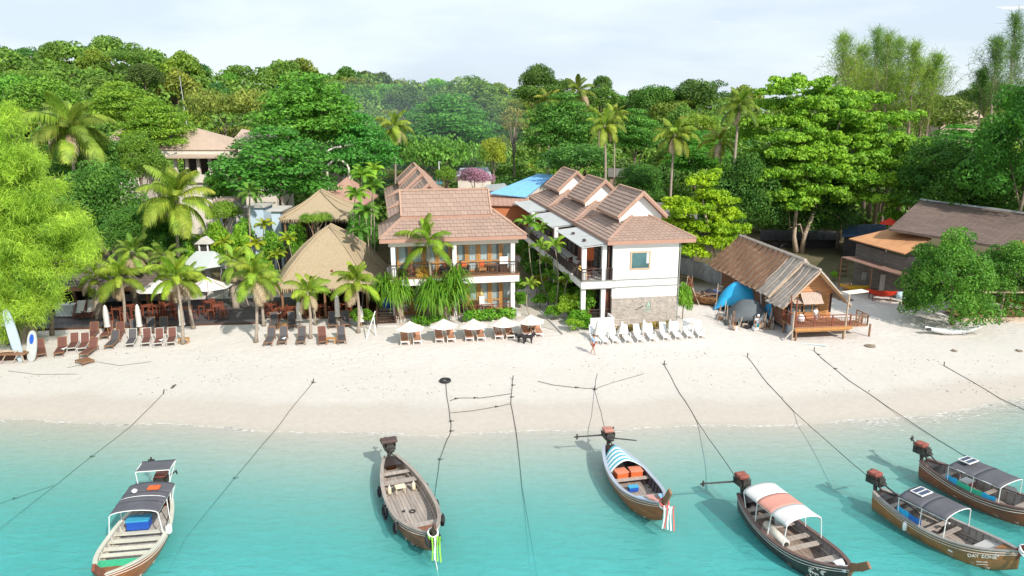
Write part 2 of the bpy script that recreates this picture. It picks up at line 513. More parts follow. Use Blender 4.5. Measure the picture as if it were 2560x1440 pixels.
 for k in range(2600):
  x = random.uniform(-44, 44); dens = .35 + .65 * max(0, noise.noise((x * .22, 3, 0))) * 2 + (.6 if x > 20 else 0)
  if random.random() > dens * .7: continue
  y = shore(x) - abs(random.gauss(0, .12 + (.45 if x > 20 else .05))) + .1 * math.sin(x * 1.7); l, w = random.uniform(.05, .3), random.uniform(.008, .03)
  dy = .12 * random.uniform(-1, 1)
  mb_.add([(x - l, y - dy * l, .012), (x, y - w, .012), (x + l, y + dy * l, .012), (x, y + w, .012)], [(0, 1, 2, 3)])
 props(mb_.build('foam', fm), 'thin broken lines of white foam along the water edge', 'foam', None, 'stuff')
build_water()
# ================================================================== foliage meshes
LM_ROUND = leaf_mat('leaf_round', (0.095, 0.20, 0.028), (0.21, 0.35, 0.05), 0.32, 0.35)
LM_TIER = leaf_mat('leaf_almond', (0.085, 0.25, 0.03), (0.19, 0.41, 0.05), 0.36, 0.5)
LM_NEEDLE = leaf_mat('leaf_needle', (0.20, 0.36, 0.045), (0.40, 0.58, 0.08), 0.4, 0.6)
LM_PALM = leaf_mat('leaf_palm', (0.18, 0.32, 0.035), (0.33, 0.46, 0.06), 0.4, 0.9)
LM_DEAD = leaf_mat('leaf_dead', (0.34, 0.25, 0.15), (0.48, 0.38, 0.25), 0.2, 0.9)
LM_SHRUB = leaf_mat('leaf_shrub', (0.12, 0.28, 0.025), (0.27, 0.43, 0.04), 0.3, 1.3)
BARK = mat('bark', (0.24, 0.19, 0.14), 0.9, 0.35, 5, bump=0.5, stretch=(1, 1, 0.35))
BARK_PALE = mat('bark_pale', (0.46, 0.36, 0.27), 0.85, 0.25, 4, bump=0.4)
PALM_BARK = mat('palm_bark', (0.36, 0.30, 0.24), 0.9, 0.3, 8, bump=0.6, stretch=(0.3, 0.3, 3))
def unit(v):
 return v / np.maximum(np.linalg.norm(v, axis=1, keepdims=True), 1e-9)
def leaf_quads(cent, nrm, size, aspect=0.6, jitter=0.7, droop=None):
 """one pointed leaf-sized face per centre, turned roughly along the given normal"""
 n = len(cent)
 nn = unit(nrm + rng.normal(0, jitter, (n, 3)))
 a = rng.normal(0, 1, (n, 3)) if droop is None else droop + rng.normal(0, 0.35, (n, 3))
 u = unit(a - nn * np.sum(a * nn, axis=1, keepdims=True))
 w = np.cross(nn, u)
 s = (size * rng.uniform(0.6, 1.35, (n, 1))) if np.isscalar(size) else size[:, None] * rng.uniform(0.7, 1.3, (n, 1))
 V = np.empty((n, 4, 3))
 V[:, 0] = cent - u * s
 V[:, 1] = cent + w * s * aspect
 V[:, 2] = cent + u * s
 V[:, 3] = cent - w * s * aspect
 F = np.arange(n * 4).reshape(n, 4)
 return V.reshape(-1, 3), F
def blob_points(blobs, dens, up_only=-0.55):
 """points on the skins of ellipsoid clumps; blobs = (x,y,z,rx,ry,rz)"""
 P_, N_ = [], []
 for (x, y, z, rx, ry, rz) in blobs:
  n = max(8, int(dens * (rx * ry + rx * rz + ry * rz)))
  d = unit(rng.normal(0, 1, (n * 2, 3)))
  d = d[d[:, 2] > up_only][:n]
  r = rng.uniform(0.78, 1.06, (len(d), 1))
  P_.append(np.array([x, y, z]) + d * r * np.array([rx, ry, rz]))
  N_.append(d * np.array([1 / rx, 1 / ry, 1 / rz]) * max(rx, ry, rz))
 return np.vstack(P_), unit(np.vstack(N_))
def round_blobs(n, flat=0.8, seed=0, tall=1.0, low=-0.15):
 r = random.Random(seed)
 out = [(0, 0, 0.25 * tall, 0.62, 0.62, 0.55 * tall)]
 for k in range(n):
  th = r.uniform(0, 6.283); u = r.uniform(low, 1.0)
  rad = 0.68 * math.sqrt(max(0, 1 - max(0, u) ** 2)) * r.uniform(0.75, 1.08)
  s = r.uniform(0.2, 0.36)
  out.append((rad * math.cos(th), rad * math.sin(th), u * 0.62 * tall + 0.1, s, s, s * flat))
 return out
def tier_blobs(levels, seed=0, per=9, flat=0.34, taper=0.6, tall=1.0):
 """horizontal shelves of leaves, wide in the middle, as on a sea almond"""
 r = random.Random(seed); out = []
 for i in range(levels):
  f = i / max(1, levels - 1)
  rad = (0.82 if f < 0.55 else 0.82 - taper * (f - 0.55) / 0.45) * r.uniform(0.85, 1.05)
  if i == 0: rad *= 0.8
  z = (f * 1.25 - 0.35) * tall
  m = max(3, int(per * rad / 0.8))
  for k in range(m):
   th = 6.283 * k / m + r.uniform(-0.35, 0.35)
   q = rad * r.uniform(0.45, 1.0)
   s = r.uniform(0.17, 0.3)
   out.append((q * math.cos(th), q * math.sin(th), z + r.uniform(-0.14, 0.14) * tall - 0.1 * q, s * 1.25, s * 1.25, s * flat * 1.7))
  out.append((0, 0, z, 0.25, 0.25, 0.1))
 return out
def crown_mesh(name, blobs, dens, size, m, aspect=0.6, jitter=0.7, up_only=-0.55, extra=None):
 p, nrm = blob_points(blobs, dens, up_only)
 V, F = leaf_quads(p, nrm, size, aspect, jitter)
 return np_mesh(name, V, F, [m])
def trunk_mb(h, r, lean=(0, 0), limbs=5, spread=0.5, top=1.2, seed=0, wob=0.12):
 rr = random.Random(seed); mb = MB()
 pts = []; n = 6
 for i in range(n + 1):
  f = i / n
  pts.append((lean[0] * f + rr.uniform(-wob, wob) * f * r * 6, lean[1] * f + rr.uniform(-wob, wob) * f * r * 6, h * f))
 mb.tube(pts, [r * (1.35 if i == 0 else 1) * (1 - 0.5 * i / n) for i in range(n + 1)], 8)
 tx, ty = pts[-1][0], pts[-1][1]
 for k in range(limbs):
  th = 6.283 * k / limbs + rr.uniform(-.4, .4); b = rr.uniform(0.45, 0.95)
  s = Vector((lean[0] * b, lean[1] * b, h * b)); L_ = spread * rr.uniform(0.7, 1.1)
  e = Vector((tx + math.cos(th) * L_, ty + math.sin(th) * L_, h + top * rr.uniform(0.1, 0.8)))
  mid = (s + e) / 2 + Vector((0, 0, 0.12 * L_))
  mb.tube([s, mid, e], [r * 0.42, r * 0.28, r * 0.1], 6)
 return mb
CROWNS = {}
def crown(kind, k):
 key = (kind, k)
 if key in CROWNS: return CROWNS[key]
 if kind == 'hill':       # far trees, crown radius 1
  me = crown_mesh('hill_crown', round_blobs(20 + 4 * (k % 3), 0.8, k + 10, 0.85 + 0.12 * (k % 3)), 560, 0.052, LM_ROUND)
 elif kind == 'round':
  me = crown_mesh('round_crown', round_blobs(34, 0.75, k + 50, 0.95), 900, 0.036, LM_ROUND)
 elif kind == 'dense':
  bl = round_blobs(70, 0.8, k + 70, 1.25, -0.55) if k < 2 else [(x * f, y * f, z * f - .1, s * f2, s * f2, s * f2 * .8) for (x, y, z, s, _, _), f, f2 in zip(round_blobs(95, .8, k + 70, 1.2, -.8)[1:], [random.Random(i + 900 * k).uniform(.9, 1.3) for i in range(99)], [random.Random(i + 500).uniform(.45, 1.0) for i in range(99)])] + [(0, 0, .1, .55, .55, .7)]
  me = crown_mesh('dense_crown', bl, 1500 if k < 2 else 2000, 0.028, LM_TIER, up_only=-0.8)
 elif kind == 'tier':
  me = crown_mesh('tier_crown', tier_blobs(6 + k % 2, k + 90, 16), 1100, 0.032, LM_TIER, 0.62, 0.5, -0.25)
 elif kind == 'openround':
  me = crown_mesh('open_crown', round_blobs(12, 0.6, k + 120, 1.0)[1:], 620, 0.04, LM_ROUND)
 elif kind == 'umbrella':
  r = random.Random(k); bl = [(0.8 * math.sqrt(r.random()) * math.cos(t), 0.8 * math.sqrt(r.random()) * math.sin(t), r.uniform(0.1, 0.3), 0.3, 0.3, 0.16) for t in [6.283 * i / 26 for i in range(26)]]
  me = crown_mesh('umbrella_crown', bl, 900, 0.03, LM_ROUND)
 elif kind == 'shrub':
  me = crown_mesh('shrub_leaves', round_blobs(18, 0.85, k + 150, 0.9, -0.4), 620, 0.06, LM_SHRUB, up_only=-0.8)
 CROWNS[key] = me
 return me
HILL_TINTS = {'mid green': (1.0, 1.0, 1.0), 'yellowish green': (1.35, 1.12, 0.85), 'dark green': (0.6, 0.72, 0.85), 'grey green': (0.8, 0.75, 1.1), 'bright green': (0.95, 1.3, 0.9), 'bluish green': (0.62, 0.95, 1.25), 'olive green': (1.35, 1.0, 0.9)}
def tree(name, label, px, py, wpx, hpx, Y, kind, tint=(1, 1, 1), k=0, group=None, cat='tree', bark=None, base=None, r=0.22, limbs=6, rz=None, fz=None, hz=None):
 """tree whose crown centre is seen at px,py from the camera, Y metres away"""
 c = PY(px, py, Y)
 m = mpp(Y, c.z)
 rx = wpx * m / 2; rz_ = hpx * m / 2
 b = Vector((c.x, c.y, 0)) if base is None else Vector(base)
 b.z = ground(b.x, b.y)
 t = thing(name, label, cat, b, 0, group)
 cz = c.z - b.z
 th = max(0.6, cz - 0.15 * rz_)
 mb = trunk_mb(th, r, (c.x - b.x, c.y - b.y), limbs, rx * 0.6, rz_ * 0.8, k + 3)
 mb.build('trunk', bark or BARK, t, True)
 me = crown(kind, k)
 zs = {'tier': 0.95, 'hill': 0.85, 'umbrella': 0.35, 'dense': 1.0}.get(kind, 0.85)
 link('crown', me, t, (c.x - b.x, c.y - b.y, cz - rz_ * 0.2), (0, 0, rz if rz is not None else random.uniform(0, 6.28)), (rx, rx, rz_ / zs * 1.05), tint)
 return t
# ------------------------------------------------------------------ hillside wood
def hill_forest():
 group = 'trees of the wooded hill behind the resort'
 pts = []
 r = random.Random(5)
 cand = []
 for i in range(60000):
  px = r.uniform(-150, 2700); Y = r.uniform(112, 262)
  cand.append((px, Y))
 cells = {}
 for px, Y in cand:
  az = (px - 1280) / FPX / CP
  x = az * Y
  Rr, zr = ridge(az)
  if Y > Rr + 3: continue
  #  what one sees of the slope: flat ground in front hides most rows on the right
  rad = r.uniform(2.8, 5.4) * (0.75 + 0.4 * Y / 200)
  if zr < 17 and Y < Rr - 40 : 
   if r.random() < 0.7: continue
  ok = True
  cx, cy = int(x // 12), int(Y // 12)
  for a in range(cx - 1, cx + 2):
   for b in range(cy - 1, cy + 2):
    for (qx, qy, qr) in cells.get((a, b), ()):
     if (qx - x) ** 2 + (qy - Y) ** 2 < (0.72 * (rad + qr)) ** 2: ok = False; break
    if not ok: break
   if not ok: break
  if ok:
   cells.setdefault((cx, cy), []).append((x, Y, rad)); pts.append((x, Y, rad, px))
  if len(pts) >= 300: break
 tints = list(HILL_TINTS.items())
 w = [30, 24, 14, 7, 14, 8, 10]
 for i, (x, Y, rad, px) in enumerate(pts):
  nm, tc_ = r.choices(tints, w)[0]
  Rr, zr = ridge(x / Y)
  zone = next(n for e, n in ((120, 'above the left casuarina'), (300, 'above the leftmost coconut palm'), (450, 'left of the radio mast'), (620, 'above the tan hall roof'), (800, 'above the dark layered tree'), (960, 'above the thatched roofs'), (1120, 'above the left hotel block'), (1280, 'above the pink bougainvillea'), (1420, 'above the sandy path'), (1560, 'above the white hotel block'), (1700, 'above the slim tall palms'), (1900, 'left of the big almond tree'), (2150, 'behind the big almond tree'), (2400, 'below the casuarina cluster'), (9999, 'at the right edge')) if px < e)
  pos = 'on the skyline' if Y > Rr - 9 else ('below the skyline' if Y > Rr - 22 else ('high on the slope' if Y > 155 else ('halfway up the slope' if Y > 132 else 'low on the slope')))
  kind = 'openround' if (Y > Rr - 9 and r.random() < 0.12) else ('umbrella' if r.random() < 0.12 else 'hill')
  sh = {'openround': 'loose crowned', 'umbrella': 'flat topped', 'hill': 'round crowned'}[kind]
  g = ground(x, Y)
  hgt = rad * r.uniform(0.85, 1.25)
  t = thing('forest_tree', '%s %s tree %s %s' % (nm, sh, pos, zone), 'tree', (x, Y, g), 0, 'trees of the wooded hill')
  j = r.uniform(0.85, 1.15)
  tint = tuple(v * j * r.uniform(0.93, 1.07) for v in tc_)
  lift = (1.8 if kind == 'openround' else 1.4) * rad / 4.5
  link('crown', crown(kind, r.randrange(5)), t, (0, 0, lift + (hgt * 0.8 if kind == 'umbrella' else 0)), (0, 0, r.uniform(0, 6.28)), (rad, rad, hgt * (1.0 if kind != 'umbrella' else 0.9)), tint)
  link('trunk', TRUNK_FAR, t, None, None, (rad / 4, rad / 4, (lift + hgt * 0.4) / 5))
 return pts
TRUNK_FAR = trunk_mb(5, 0.22, (0.3, 0.1), 4, 1.6, 1.0, 2).mesh('far_trunk', BARK)
HP = hill_forest()
def undergrowth():
 """the mass of low green between the trees, one uncountable layer"""
 n = 4200; r = random.Random(11); blobs = []
 for _ in range(n):
  px = r.uniform(-150, 2710); Y = 78 + 180 * r.random() ** 1.3
  az = (px - 1280) / FPX / CP; x = az * Y
  Rr, zr = ridge(az)
  if Y > Rr + 4: continue
  if Y < 100 and 700 < px < 1700: continue
  if Y < 104 and 250 < px < 720: continue
  if Y < 99 and px > 1700: continue
  s = r.uniform(1.5, 2.6) if Y < 108 else r.uniform(2.0, 4.0)
  blobs.append((x, Y, ground(x, Y) + s * 0.5, s, s, s * 0.8))
 p, nr = blob_points(blobs, 5.5, 0.0)
 V, F = leaf_quads(p, nr, 0.42, 0.65, 0.6)
 o = link('undergrowth', np_mesh('undergrowth', V, F, [LM_ROUND]), color=(1.0, 1.05, 0.95))
 props(o, 'dense green undergrowth filling the hillside between the trees', 'undergrowth', None, 'stuff')
undergrowth()
# ------------------------------------------------------------------ trees one can tell apart
for a in [
 # name, label, px, py, w, h, Y, kind, tint, k
 ('almond_tree', 'light green sea almond tree behind the tall coconut palm on the left', 305, 262, 190, 120, 100, 'tier', (1.6, 1.15, 0.8), 0),
 ('almond_tree', 'light green spreading tree beside the gable of the large tan roof', 395, 315, 190, 130, 97, 'tier', (1.55, 1.15, 0.8), 1),
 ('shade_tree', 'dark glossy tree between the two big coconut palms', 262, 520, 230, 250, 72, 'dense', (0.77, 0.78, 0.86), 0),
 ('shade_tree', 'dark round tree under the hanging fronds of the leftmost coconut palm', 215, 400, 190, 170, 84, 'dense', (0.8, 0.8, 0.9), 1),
 ('shade_tree', 'green tree right of the leftmost coconut palm, in front of the tan roof', 345, 400, 130, 140, 86, 'dense', (1.3, 1.0, 0.9), 0),
 ('leafy_tree', 'mid green tree behind the top of the yellow casuarina', 110, 255, 190, 130, 108, 'round', (1.05, 1.2, 0.9), 0),
 ('leafy_tree', 'bright green tree at the upper left edge of the wood', 15, 250, 170, 150, 112, 'round', (0.9, 1.3, 0.9), 1),
 ('almond_tree', 'big dark green tree of flat leaf shelves in front of the tan roofed hall', 695, 415, 330, 200, 82, 'tier', (0.62, 0.85, 0.85), 0),
 ('almond_tree', 'huge green tree towering right of the tan roofed hall', 780, 285, 300, 190, 94, 'tier', (1.0, 1.05, 0.9), 1),
 ('almond_tree', 'bluish green tree left of the drooping palm behind the hotel', 900, 375, 210, 190, 92, 'tier', (0.62, 0.95, 1.1), 0),
 ('rain_tree', 'olive umbrella shaped tree behind the ridge of the tan roof', 560, 285, 210, 110, 122, 'umbrella', (1.5, 1.05, 1.2), 0),
 ('rain_tree', 'dark purplish round tree on the left slope above the tan roof', 360, 195, 110, 80, 150, 'round', (0.67, 0.6, 0.89), 2),
 ('almond_tree', 'wide layered green tree in the middle behind the hotel', 1110, 315, 280, 150, 116, 'tier', (0.75, 0.95, 1.0), 1),
 ('feathery_tree', 'soft domed green tree just behind the hotel gables', 1090, 405, 230, 120, 101, 'umbrella', (0.85, 1.1, 1.0), 1),
 ('leafy_tree', 'yellow green leafy tree behind the grey roofed house', 1232, 390, 86, 100, 104, 'round', (1.9, 1.35, 0.8), 2),
 ('rain_tree', 'tall domed tree in the middle with a pale forked trunk', 1165, 262, 240, 150, 140, 'round', (0.9, 0.95, 0.95), 0),
 ('rain_tree', 'grey green tree left of the domed tree with the forked trunk', 1010, 255, 130, 100, 142, 'round', (0.67, 0.77, 0.89), 3),
 ('bare_tree', 'thin brownish tree in the gap in the middle of the wood', 1285, 310, 90, 110, 120, 'openround', (1.9, 1.0, 1.3), 3),
 ('almond_tree', 'dark layered tree under the two far coconut palms', 1405, 310, 210, 160, 112, 'tier', (0.71, 0.78, 0.84), 0),
 ('feathery_tree', 'round bluish green tree behind the first roof of the white hotel block', 1440, 408, 210, 110, 100, 'round', (0.65, 0.95, 1.05), 1),
 ('skyline_tree', 'dark tree rising above the skyline right of the middle', 1345, 202, 100, 90, 150, 'round', (0.64, 0.67, 0.75), 0),
 ('skyline_tree', 'dark sloping tree right below the highest skyline tree in the middle', 1398, 225, 84, 60, 150, 'round', (0.64, 0.7, 0.75), 1),
 ('skyline_tree', 'small round skyline tree right of the far coconut palm', 1506, 217, 66, 60, 150, 'round', (0.7, 0.78, 0.81), 2),
 ('hill_tree', 'low dark tree under the highest skyline tree in the middle', 1350, 246, 170, 80, 147, 'round', (0.7, 0.75, 0.75), 1),
 ('hill_tree', 'low green tree under the small round skyline tree', 1500, 252, 150, 70, 147, 'round', (0.8, 0.9, 0.8), 2),
 ('hill_tree', 'broad dark tree on the low hill left of the almond tree', 1735, 250, 150, 120, 165, 'round', (0.62, 0.67, 0.78), 3),
 ('hill_tree', 'mid green domed tree on the low hill above the middle palms', 1635, 258, 130, 100, 165, 'round', (0.65, 0.85, 0.8), 1),
 ('leafy_tree', 'green tree between the two tall palms behind the white block', 1590, 330, 150, 120, 110, 'tier', (0.8, 0.9, 0.9), 0),
 ('leafy_tree', 'low green tree right of the second tall palm', 1740, 385, 170, 110, 104, 'tier', (0.8, 1.0, 0.8), 1),
 ('leafy_tree', 'bright green tree behind the palm crowns left of the almond tree', 1745, 320, 130, 80, 118, 'round', (1.5, 1.3, 0.8), 3),
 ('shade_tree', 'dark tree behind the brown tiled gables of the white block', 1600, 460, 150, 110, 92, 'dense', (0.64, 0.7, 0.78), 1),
 ('shade_tree', 'dark tree left of the big almond trunk', 1870, 480, 190, 220, 86, 'dense', (0.6, 0.64, 0.73), 0),  # dark tint puts the shade round the almond into the leaf colour
 ('shade_tree', 'dark shaded tree behind the trunks of the big almond tree', 2020, 500, 260, 200, 92, 'dense', (0.56, 0.6, 0.7), 1),  # tint darkened to carry the almond crown's shade
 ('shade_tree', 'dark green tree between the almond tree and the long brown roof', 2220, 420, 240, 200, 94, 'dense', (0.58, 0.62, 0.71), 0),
 ('leafy_tree', 'olive tree on the right skyline below the casuarinas', 2350, 300, 220, 120, 118, 'round', (0.95, 0.75, 0.8), 0),
 ('leafy_tree', 'dark skyline tree at the right between the casuarinas', 2440, 245, 110, 60, 150, 'round', (0.62, 0.64, 0.78), 1),
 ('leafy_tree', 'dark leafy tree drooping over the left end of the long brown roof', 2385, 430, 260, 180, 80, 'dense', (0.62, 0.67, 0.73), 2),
 ('leafy_tree', 'green tree hanging over the right end of the long brown roof', 2520, 470, 220, 170, 78, 'dense', (0.67, 0.73, 0.73), 3),
 ('leafy_tree', 'tall dense tree at the right edge of the photo', 2585, 330, 260, 330, 72, 'dense', (0.62, 0.8, 0.7), 2),
 ('leafy_tree', 'feathery green tree at mid height near the right edge', 2400, 360, 200, 100, 90, 'tier', (0.75, 1.0, 0.8), 0),
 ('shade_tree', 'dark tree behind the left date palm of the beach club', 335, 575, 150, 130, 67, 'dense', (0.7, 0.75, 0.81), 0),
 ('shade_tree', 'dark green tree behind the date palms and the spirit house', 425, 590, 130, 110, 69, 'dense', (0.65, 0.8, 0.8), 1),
 ('shade_tree', 'green tree below the veranda of the tan roofed hall', 545, 470, 90, 80, 84, 'dense', (0.9, 1.0, 0.8), 1),
 ('shade_tree', 'green tree in front of the pale walls right of the spirit house', 560, 535, 100, 70, 76, 'round', (1.2, 1.2, 0.8), 0),
 ('garden_tree', 'small garden tree behind the second thatched roof', 790, 552, 90, 34, 68, 'umbrella', (1.3, 1.3, 0.8), 0),
 ('garden_tree', 'dark tree filling the gap between the hotel and the thatched roof', 905, 590, 90, 160, 68, 'dense', (0.67, 0.78, 0.75), 0),
 ('garden_tree', 'green bush tree in front of the blue roof behind the hotel', 1115, 440, 70, 60, 96, 'round', (1.1, 1.2, 0.9), 3),
]:
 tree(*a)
# bougainvillea in pink bloom
bt = tree('bougainvillea', 'pink flowering bougainvillea in front of the grey roofed house', 1185, 445, 110, 56, 92, 'round', (2.5, .78, 7.0), 0, cat='shrub', limbs=3, r=0.1)
# the big almond tree on the right, with its two pale trunks
def big_almond():
 b = G(1995, 632); t = thing('almond_tree', 'big bright green sea almond tree with two pale trunks beside the wooden hut', 'tree', b)
 Yc = b.y + 1.0
 c = PY(2050, 375, Yc); m = mpp(Yc, c.z)
 mb = MB()
 def pt(px, py, dy=0): 
  q = PY(px, py, b.y + dy); return q - b
 mb.tube([pt(1990, 630), pt(1985, 590), pt(1992, 520, .3), pt(2000, 440, .6), pt(2020, 330, 1)], [.32, .24, .2, .15, .08], 8)
 mb.tube([pt(2004, 632), pt(2012, 585), pt(2035, 530, .2), pt(2050, 470, .5), pt(2085, 380, 1), pt(2060, 300, 1)], [.32, .26, .24, .2, .14, .06], 8)
 mb.tube([pt(2008, 590), pt(2000, 560, -.3), pt(1975, 570, -.5), pt(1972, 520, -.5)], [.1, .08, .06, .04], 6)
 mb.tube([pt(2035, 530, .2), pt(2070, 525, -.3), pt(2100, 545, -.6)], [.09, .06, .03], 6)
 for (x, y, dy) in ((1900, 470, 1.5), (1930, 380, -1.5), (2180, 430, -1.5), (2230, 480, 0), (1880, 300, 2), (2200, 300, 1.5), (2120, 250, -.5), (1990, 230, 1)):
  mb.tube([pt(2025, 500, .4), pt((2025 + x) / 2, (480 + y) / 2 + 12, dy / 2), pt(x, y, dy)], [.14, .1, .04], 6)
 mb.build('trunk', BARK_PALE, t, True)
 # leaf shelves read off the photograph (px, py, half width, depth offset)
 sh = [(2000, 200, 95, 0), (1955, 218, 60, -1), (2080, 225, 70, 1), (1960, 255, 110, 1.5), (2080, 250, 100, -1.5), (2180, 240, 60, 1), (1900, 300, 70, -1), (2010, 300, 110, 2.0), (2110, 290, 80, -2),
          (2200, 295, 75, 0), (2265, 285, 45, 1), (1990, 335, 95, -2.6), (2100, 345, 110, -1), (2210, 340, 90, -1.5), (2275, 345, 50, .5), (1870, 330, 50, 1), (2020, 375, 120, -3), (1930, 380, 60, 0), (2150, 390, 90, -3.2),
          (2240, 400, 60, -1), (1850, 415, 70, 1.5), (1940, 430, 80, -2.8), (2060, 420, 100, -3.6), (2170, 440, 100, -3), (2250, 450, 60, -2), (1900, 470, 60, -1), (1960, 485, 90, -3.6), (2060, 470, 70, -4), (2200, 490, 90, -3),
          (2265, 500, 45, -2), (1820, 420, 40, 0), (1990, 510, 40, -3.5), (2235, 530, 30, -3), (2050, 230, 60, 2.5), (2130, 320, 90, 3), (1980, 400, 100, 3), (2100, 450, 120, 3), (2190, 370, 90, 3.4)]
 r = random.Random(3); bl = []
 for (x, y, hw, dy) in sh:
  q = pt(x, y, dy); w = hw * m
  k = max(6, int(hw / 2.6))
  for _ in range(k):
   a = r.uniform(0, 6.283); f = math.sqrt(r.random())
   s = r.uniform(0.5, 0.95)
   bl.append((q.x + w * .85 * f * math.cos(a), q.y + 1.3 * f * math.sin(a) * min(1, w / 2), q.z + r.uniform(-.55, .35) - .3 * f, s * .9, s * .9, s * .6))
 for _ in range(150):
  a = r.uniform(0, 6.283); u = r.uniform(-.85, .9); q = pt(2060, 375, 0); k_ = math.sqrt(1 - u * u) * r.uniform(.55, 1.0); s = r.uniform(.7, 1.2)
  bl.append((q.x + 7.2 * k_ * math.cos(a), q.y + 4.5 * k_ * math.sin(a), q.z + 6.2 * u - (1.5 if u < 0 else 0) * (1 - k_), s, s, s * .6))
 p, nr = blob_points(bl, 75, -0.35)
 V, F = leaf_quads(p, nr, 0.17, 0.7, 0.5)
 link('crown', np_mesh('almond_crown', V, F, [LM_TIER]), t, color=(1.7, 1.35, 0.8))
big_almond()
def yellow_almond():
 b = G(1795, 700); t = thing('almond_tree', 'yellow green sea almond tree between the white block and the wooden hut', 'tree', b)
 def pt(px, py, dy=0): return PY(px, py, b.y + dy) - b
 m = mpp(b.y, 6)
 mb = MB()
 mb.tube([pt(1795, 702), pt(1790, 650), pt(1775, 590, .2), pt(1760, 520, .3), pt(1750, 440, .3)], [.16, .13, .1, .08, .03], 7)
 for (x, y, dy) in ((1700, 560, -.8), (1840, 575, -.5), (1720, 510, .8), (1820, 500, .5), (1850, 610, 0), (1725, 645, -1)):
  mb.tube([pt(1775, (590 + y) / 2 + 10, .1), pt((1775 + x) / 2, y + 6, dy / 2), pt(x, y, dy)], [.07, .05, .02], 5)
 mb.build('trunk', BARK_PALE, t, True)
 sh = [(1750, 445, 40, 0), (1780, 432, 22, .5), (1760, 480, 30, .5), (1700, 500, 40, 0), (1800, 490, 45, .5), (1730, 520, 60, -1), (1810, 530, 50, .5), (1700, 540, 40, .6), (1760, 560, 70, -.6), (1830, 570, 45, -.4), (1700, 590, 50, -1), (1800, 600, 60, -1), (1850, 600, 25, 0), (1730, 620, 45, -1.2), (1770, 500, 60, 1.2), (1760, 590, 70, 1.2)]
 r = random.Random(4); bl = []
 for (x, y, hw, dy) in sh:
  q = pt(x, y, dy); w = hw * m
  for _ in range(max(8, hw // 2)):
   a = r.uniform(0, 6.283); f = math.sqrt(r.random()); s = r.uniform(.35, .65)
   bl.append((q.x + w * .9 * f * math.cos(a), q.y + .9 * f * math.sin(a), q.z + r.uniform(-.45, .4) - .3 * f, s, s, s * .65))
 p, nr = blob_points(bl, 110, -0.4)
 V, F = leaf_quads(p, nr, 0.14, 0.7, 0.5)
 link('crown', np_mesh('yellow_crown', V, F, [LM_TIER]), t, color=(2.3, 1.5, 0.4))
yellow_almond()
# round trees near the right restaurant
tree('shade_tree', 'dense round green tree standing on the sand in front of the right restaurant', 2378, 682, 228, 232, G(2382, 812).y, 'dense', (0.82, 0.86, 0.75), 2, base=G(2382, 812), limbs=8, r=0.16)
tree('shade_tree', 'smaller dense tree at the right edge over the restaurant deck', 2530, 684, 190, 170, G(2382, 812).y + 2.5, 'dense', (0.8, 0.84, 0.75), 3, limbs=6)
# ------------------------------------------------------------------ casuarinas
def needle_sprays(tips, per, ln, wid, up=0.0, spread=0.5):
 """bunches of thin drooping needles hanging from each tip"""
 tips = np.asarray(tips); n = len(tips) * per
 c = np.repeat(tips, per, axis=0) + rng.normal(0, spread, (n, 3)) * np.array([1, 1, 0.8])
 d = rng.normal(0, 0.42 + up * .6, (n, 3)); d[:, 2] += -1.0 + up * 2.0
 d = unit(d)
 w = unit(np.cross(d, rng.normal(0, 1, (n, 3))))
 l = ln * rng.uniform(0.5, 1.3, (n, 1))
 V = np.empty((n, 4, 3))
 V[:, 0] = c - w * wid * .5; V[:, 1] = c + w * wid * .5
 V[:, 2] = c + d * l + w * wid * .2; V[:, 3] = c + d * l - w * wid * .2
 return V.reshape(-1, 3), np.arange(n * 4).reshape(n, 4)
def near_casuarina():
 b = G(72, 862); t = thing('casuarina_tree', 'tall yellow green casuarina at the left edge over the beach club', 'tree', b)
 def pt(px, py, dy=0): return PY(px, py, b.y + dy) - b
 mb = MB()
 mb.tube([pt(78, 865), pt(74, 790), pt(60, 700, .3), pt(40, 560, .5), pt(25, 420, .6), pt(12, 290, .6)], [.34, .28, .24, .2, .13, .04], 8)
 mb.tube([pt(20, 860), pt(5, 800), pt(-10, 700)], [.2, .17, .12], 7)
 lobes = [(14, 275, 18, 40), (25, 330, 38, 40), (5, 380, 60, 60), (60, 405, 38, 36), (30, 455, 80, 45), (115, 470, 40, 30), (20, 530, 80, 60), (110, 540, 75, 45), (165, 560, 50, 40), (60, 600, 80, 50),
             (190, 610, 45, 35), (130, 640, 80, 50), (40, 680, 70, 60), (95, 720, 60, 45), (30, 750, 55, 50), (0, 620, 60, 80), (75, 780, 45, 30), (-40, 480, 70, 160), (-60, 700, 60, 80), (0, 815, 45, 35), (205, 645, 25, 25)]
 tips = []; r = random.Random(8); m = mpp(b.y, 6)
 for (x, y, hw, hh) in lobes:
  q0 = pt(45, min(y + 60, 760), .4)
  for k in range(max(4, int(hw * hh / 120))):
   dy = r.uniform(-2.8, 2.8)
   a = r.uniform(0, 6.283); f = math.sqrt(r.random())
   q = pt(x + hw * f * math.cos(a), y + hh * f * math.sin(a), dy)
   tips.append(tuple(q))
   if k % 5 == 0: mb.tube([q0, (q0 + q) / 2 + Vector((0, 0, .3)), q], [.06, .04, .015], 4)
 mb.build('trunk', BARK, t, True)
 V, F = needle_sprays(tips, 190, .46, .036, .24, .36)
 link('crown', np_mesh('casuarina_needles', V, F, [LM_NEEDLE]), t, color=(1.2, 1.17, 0.85))
near_casuarina()
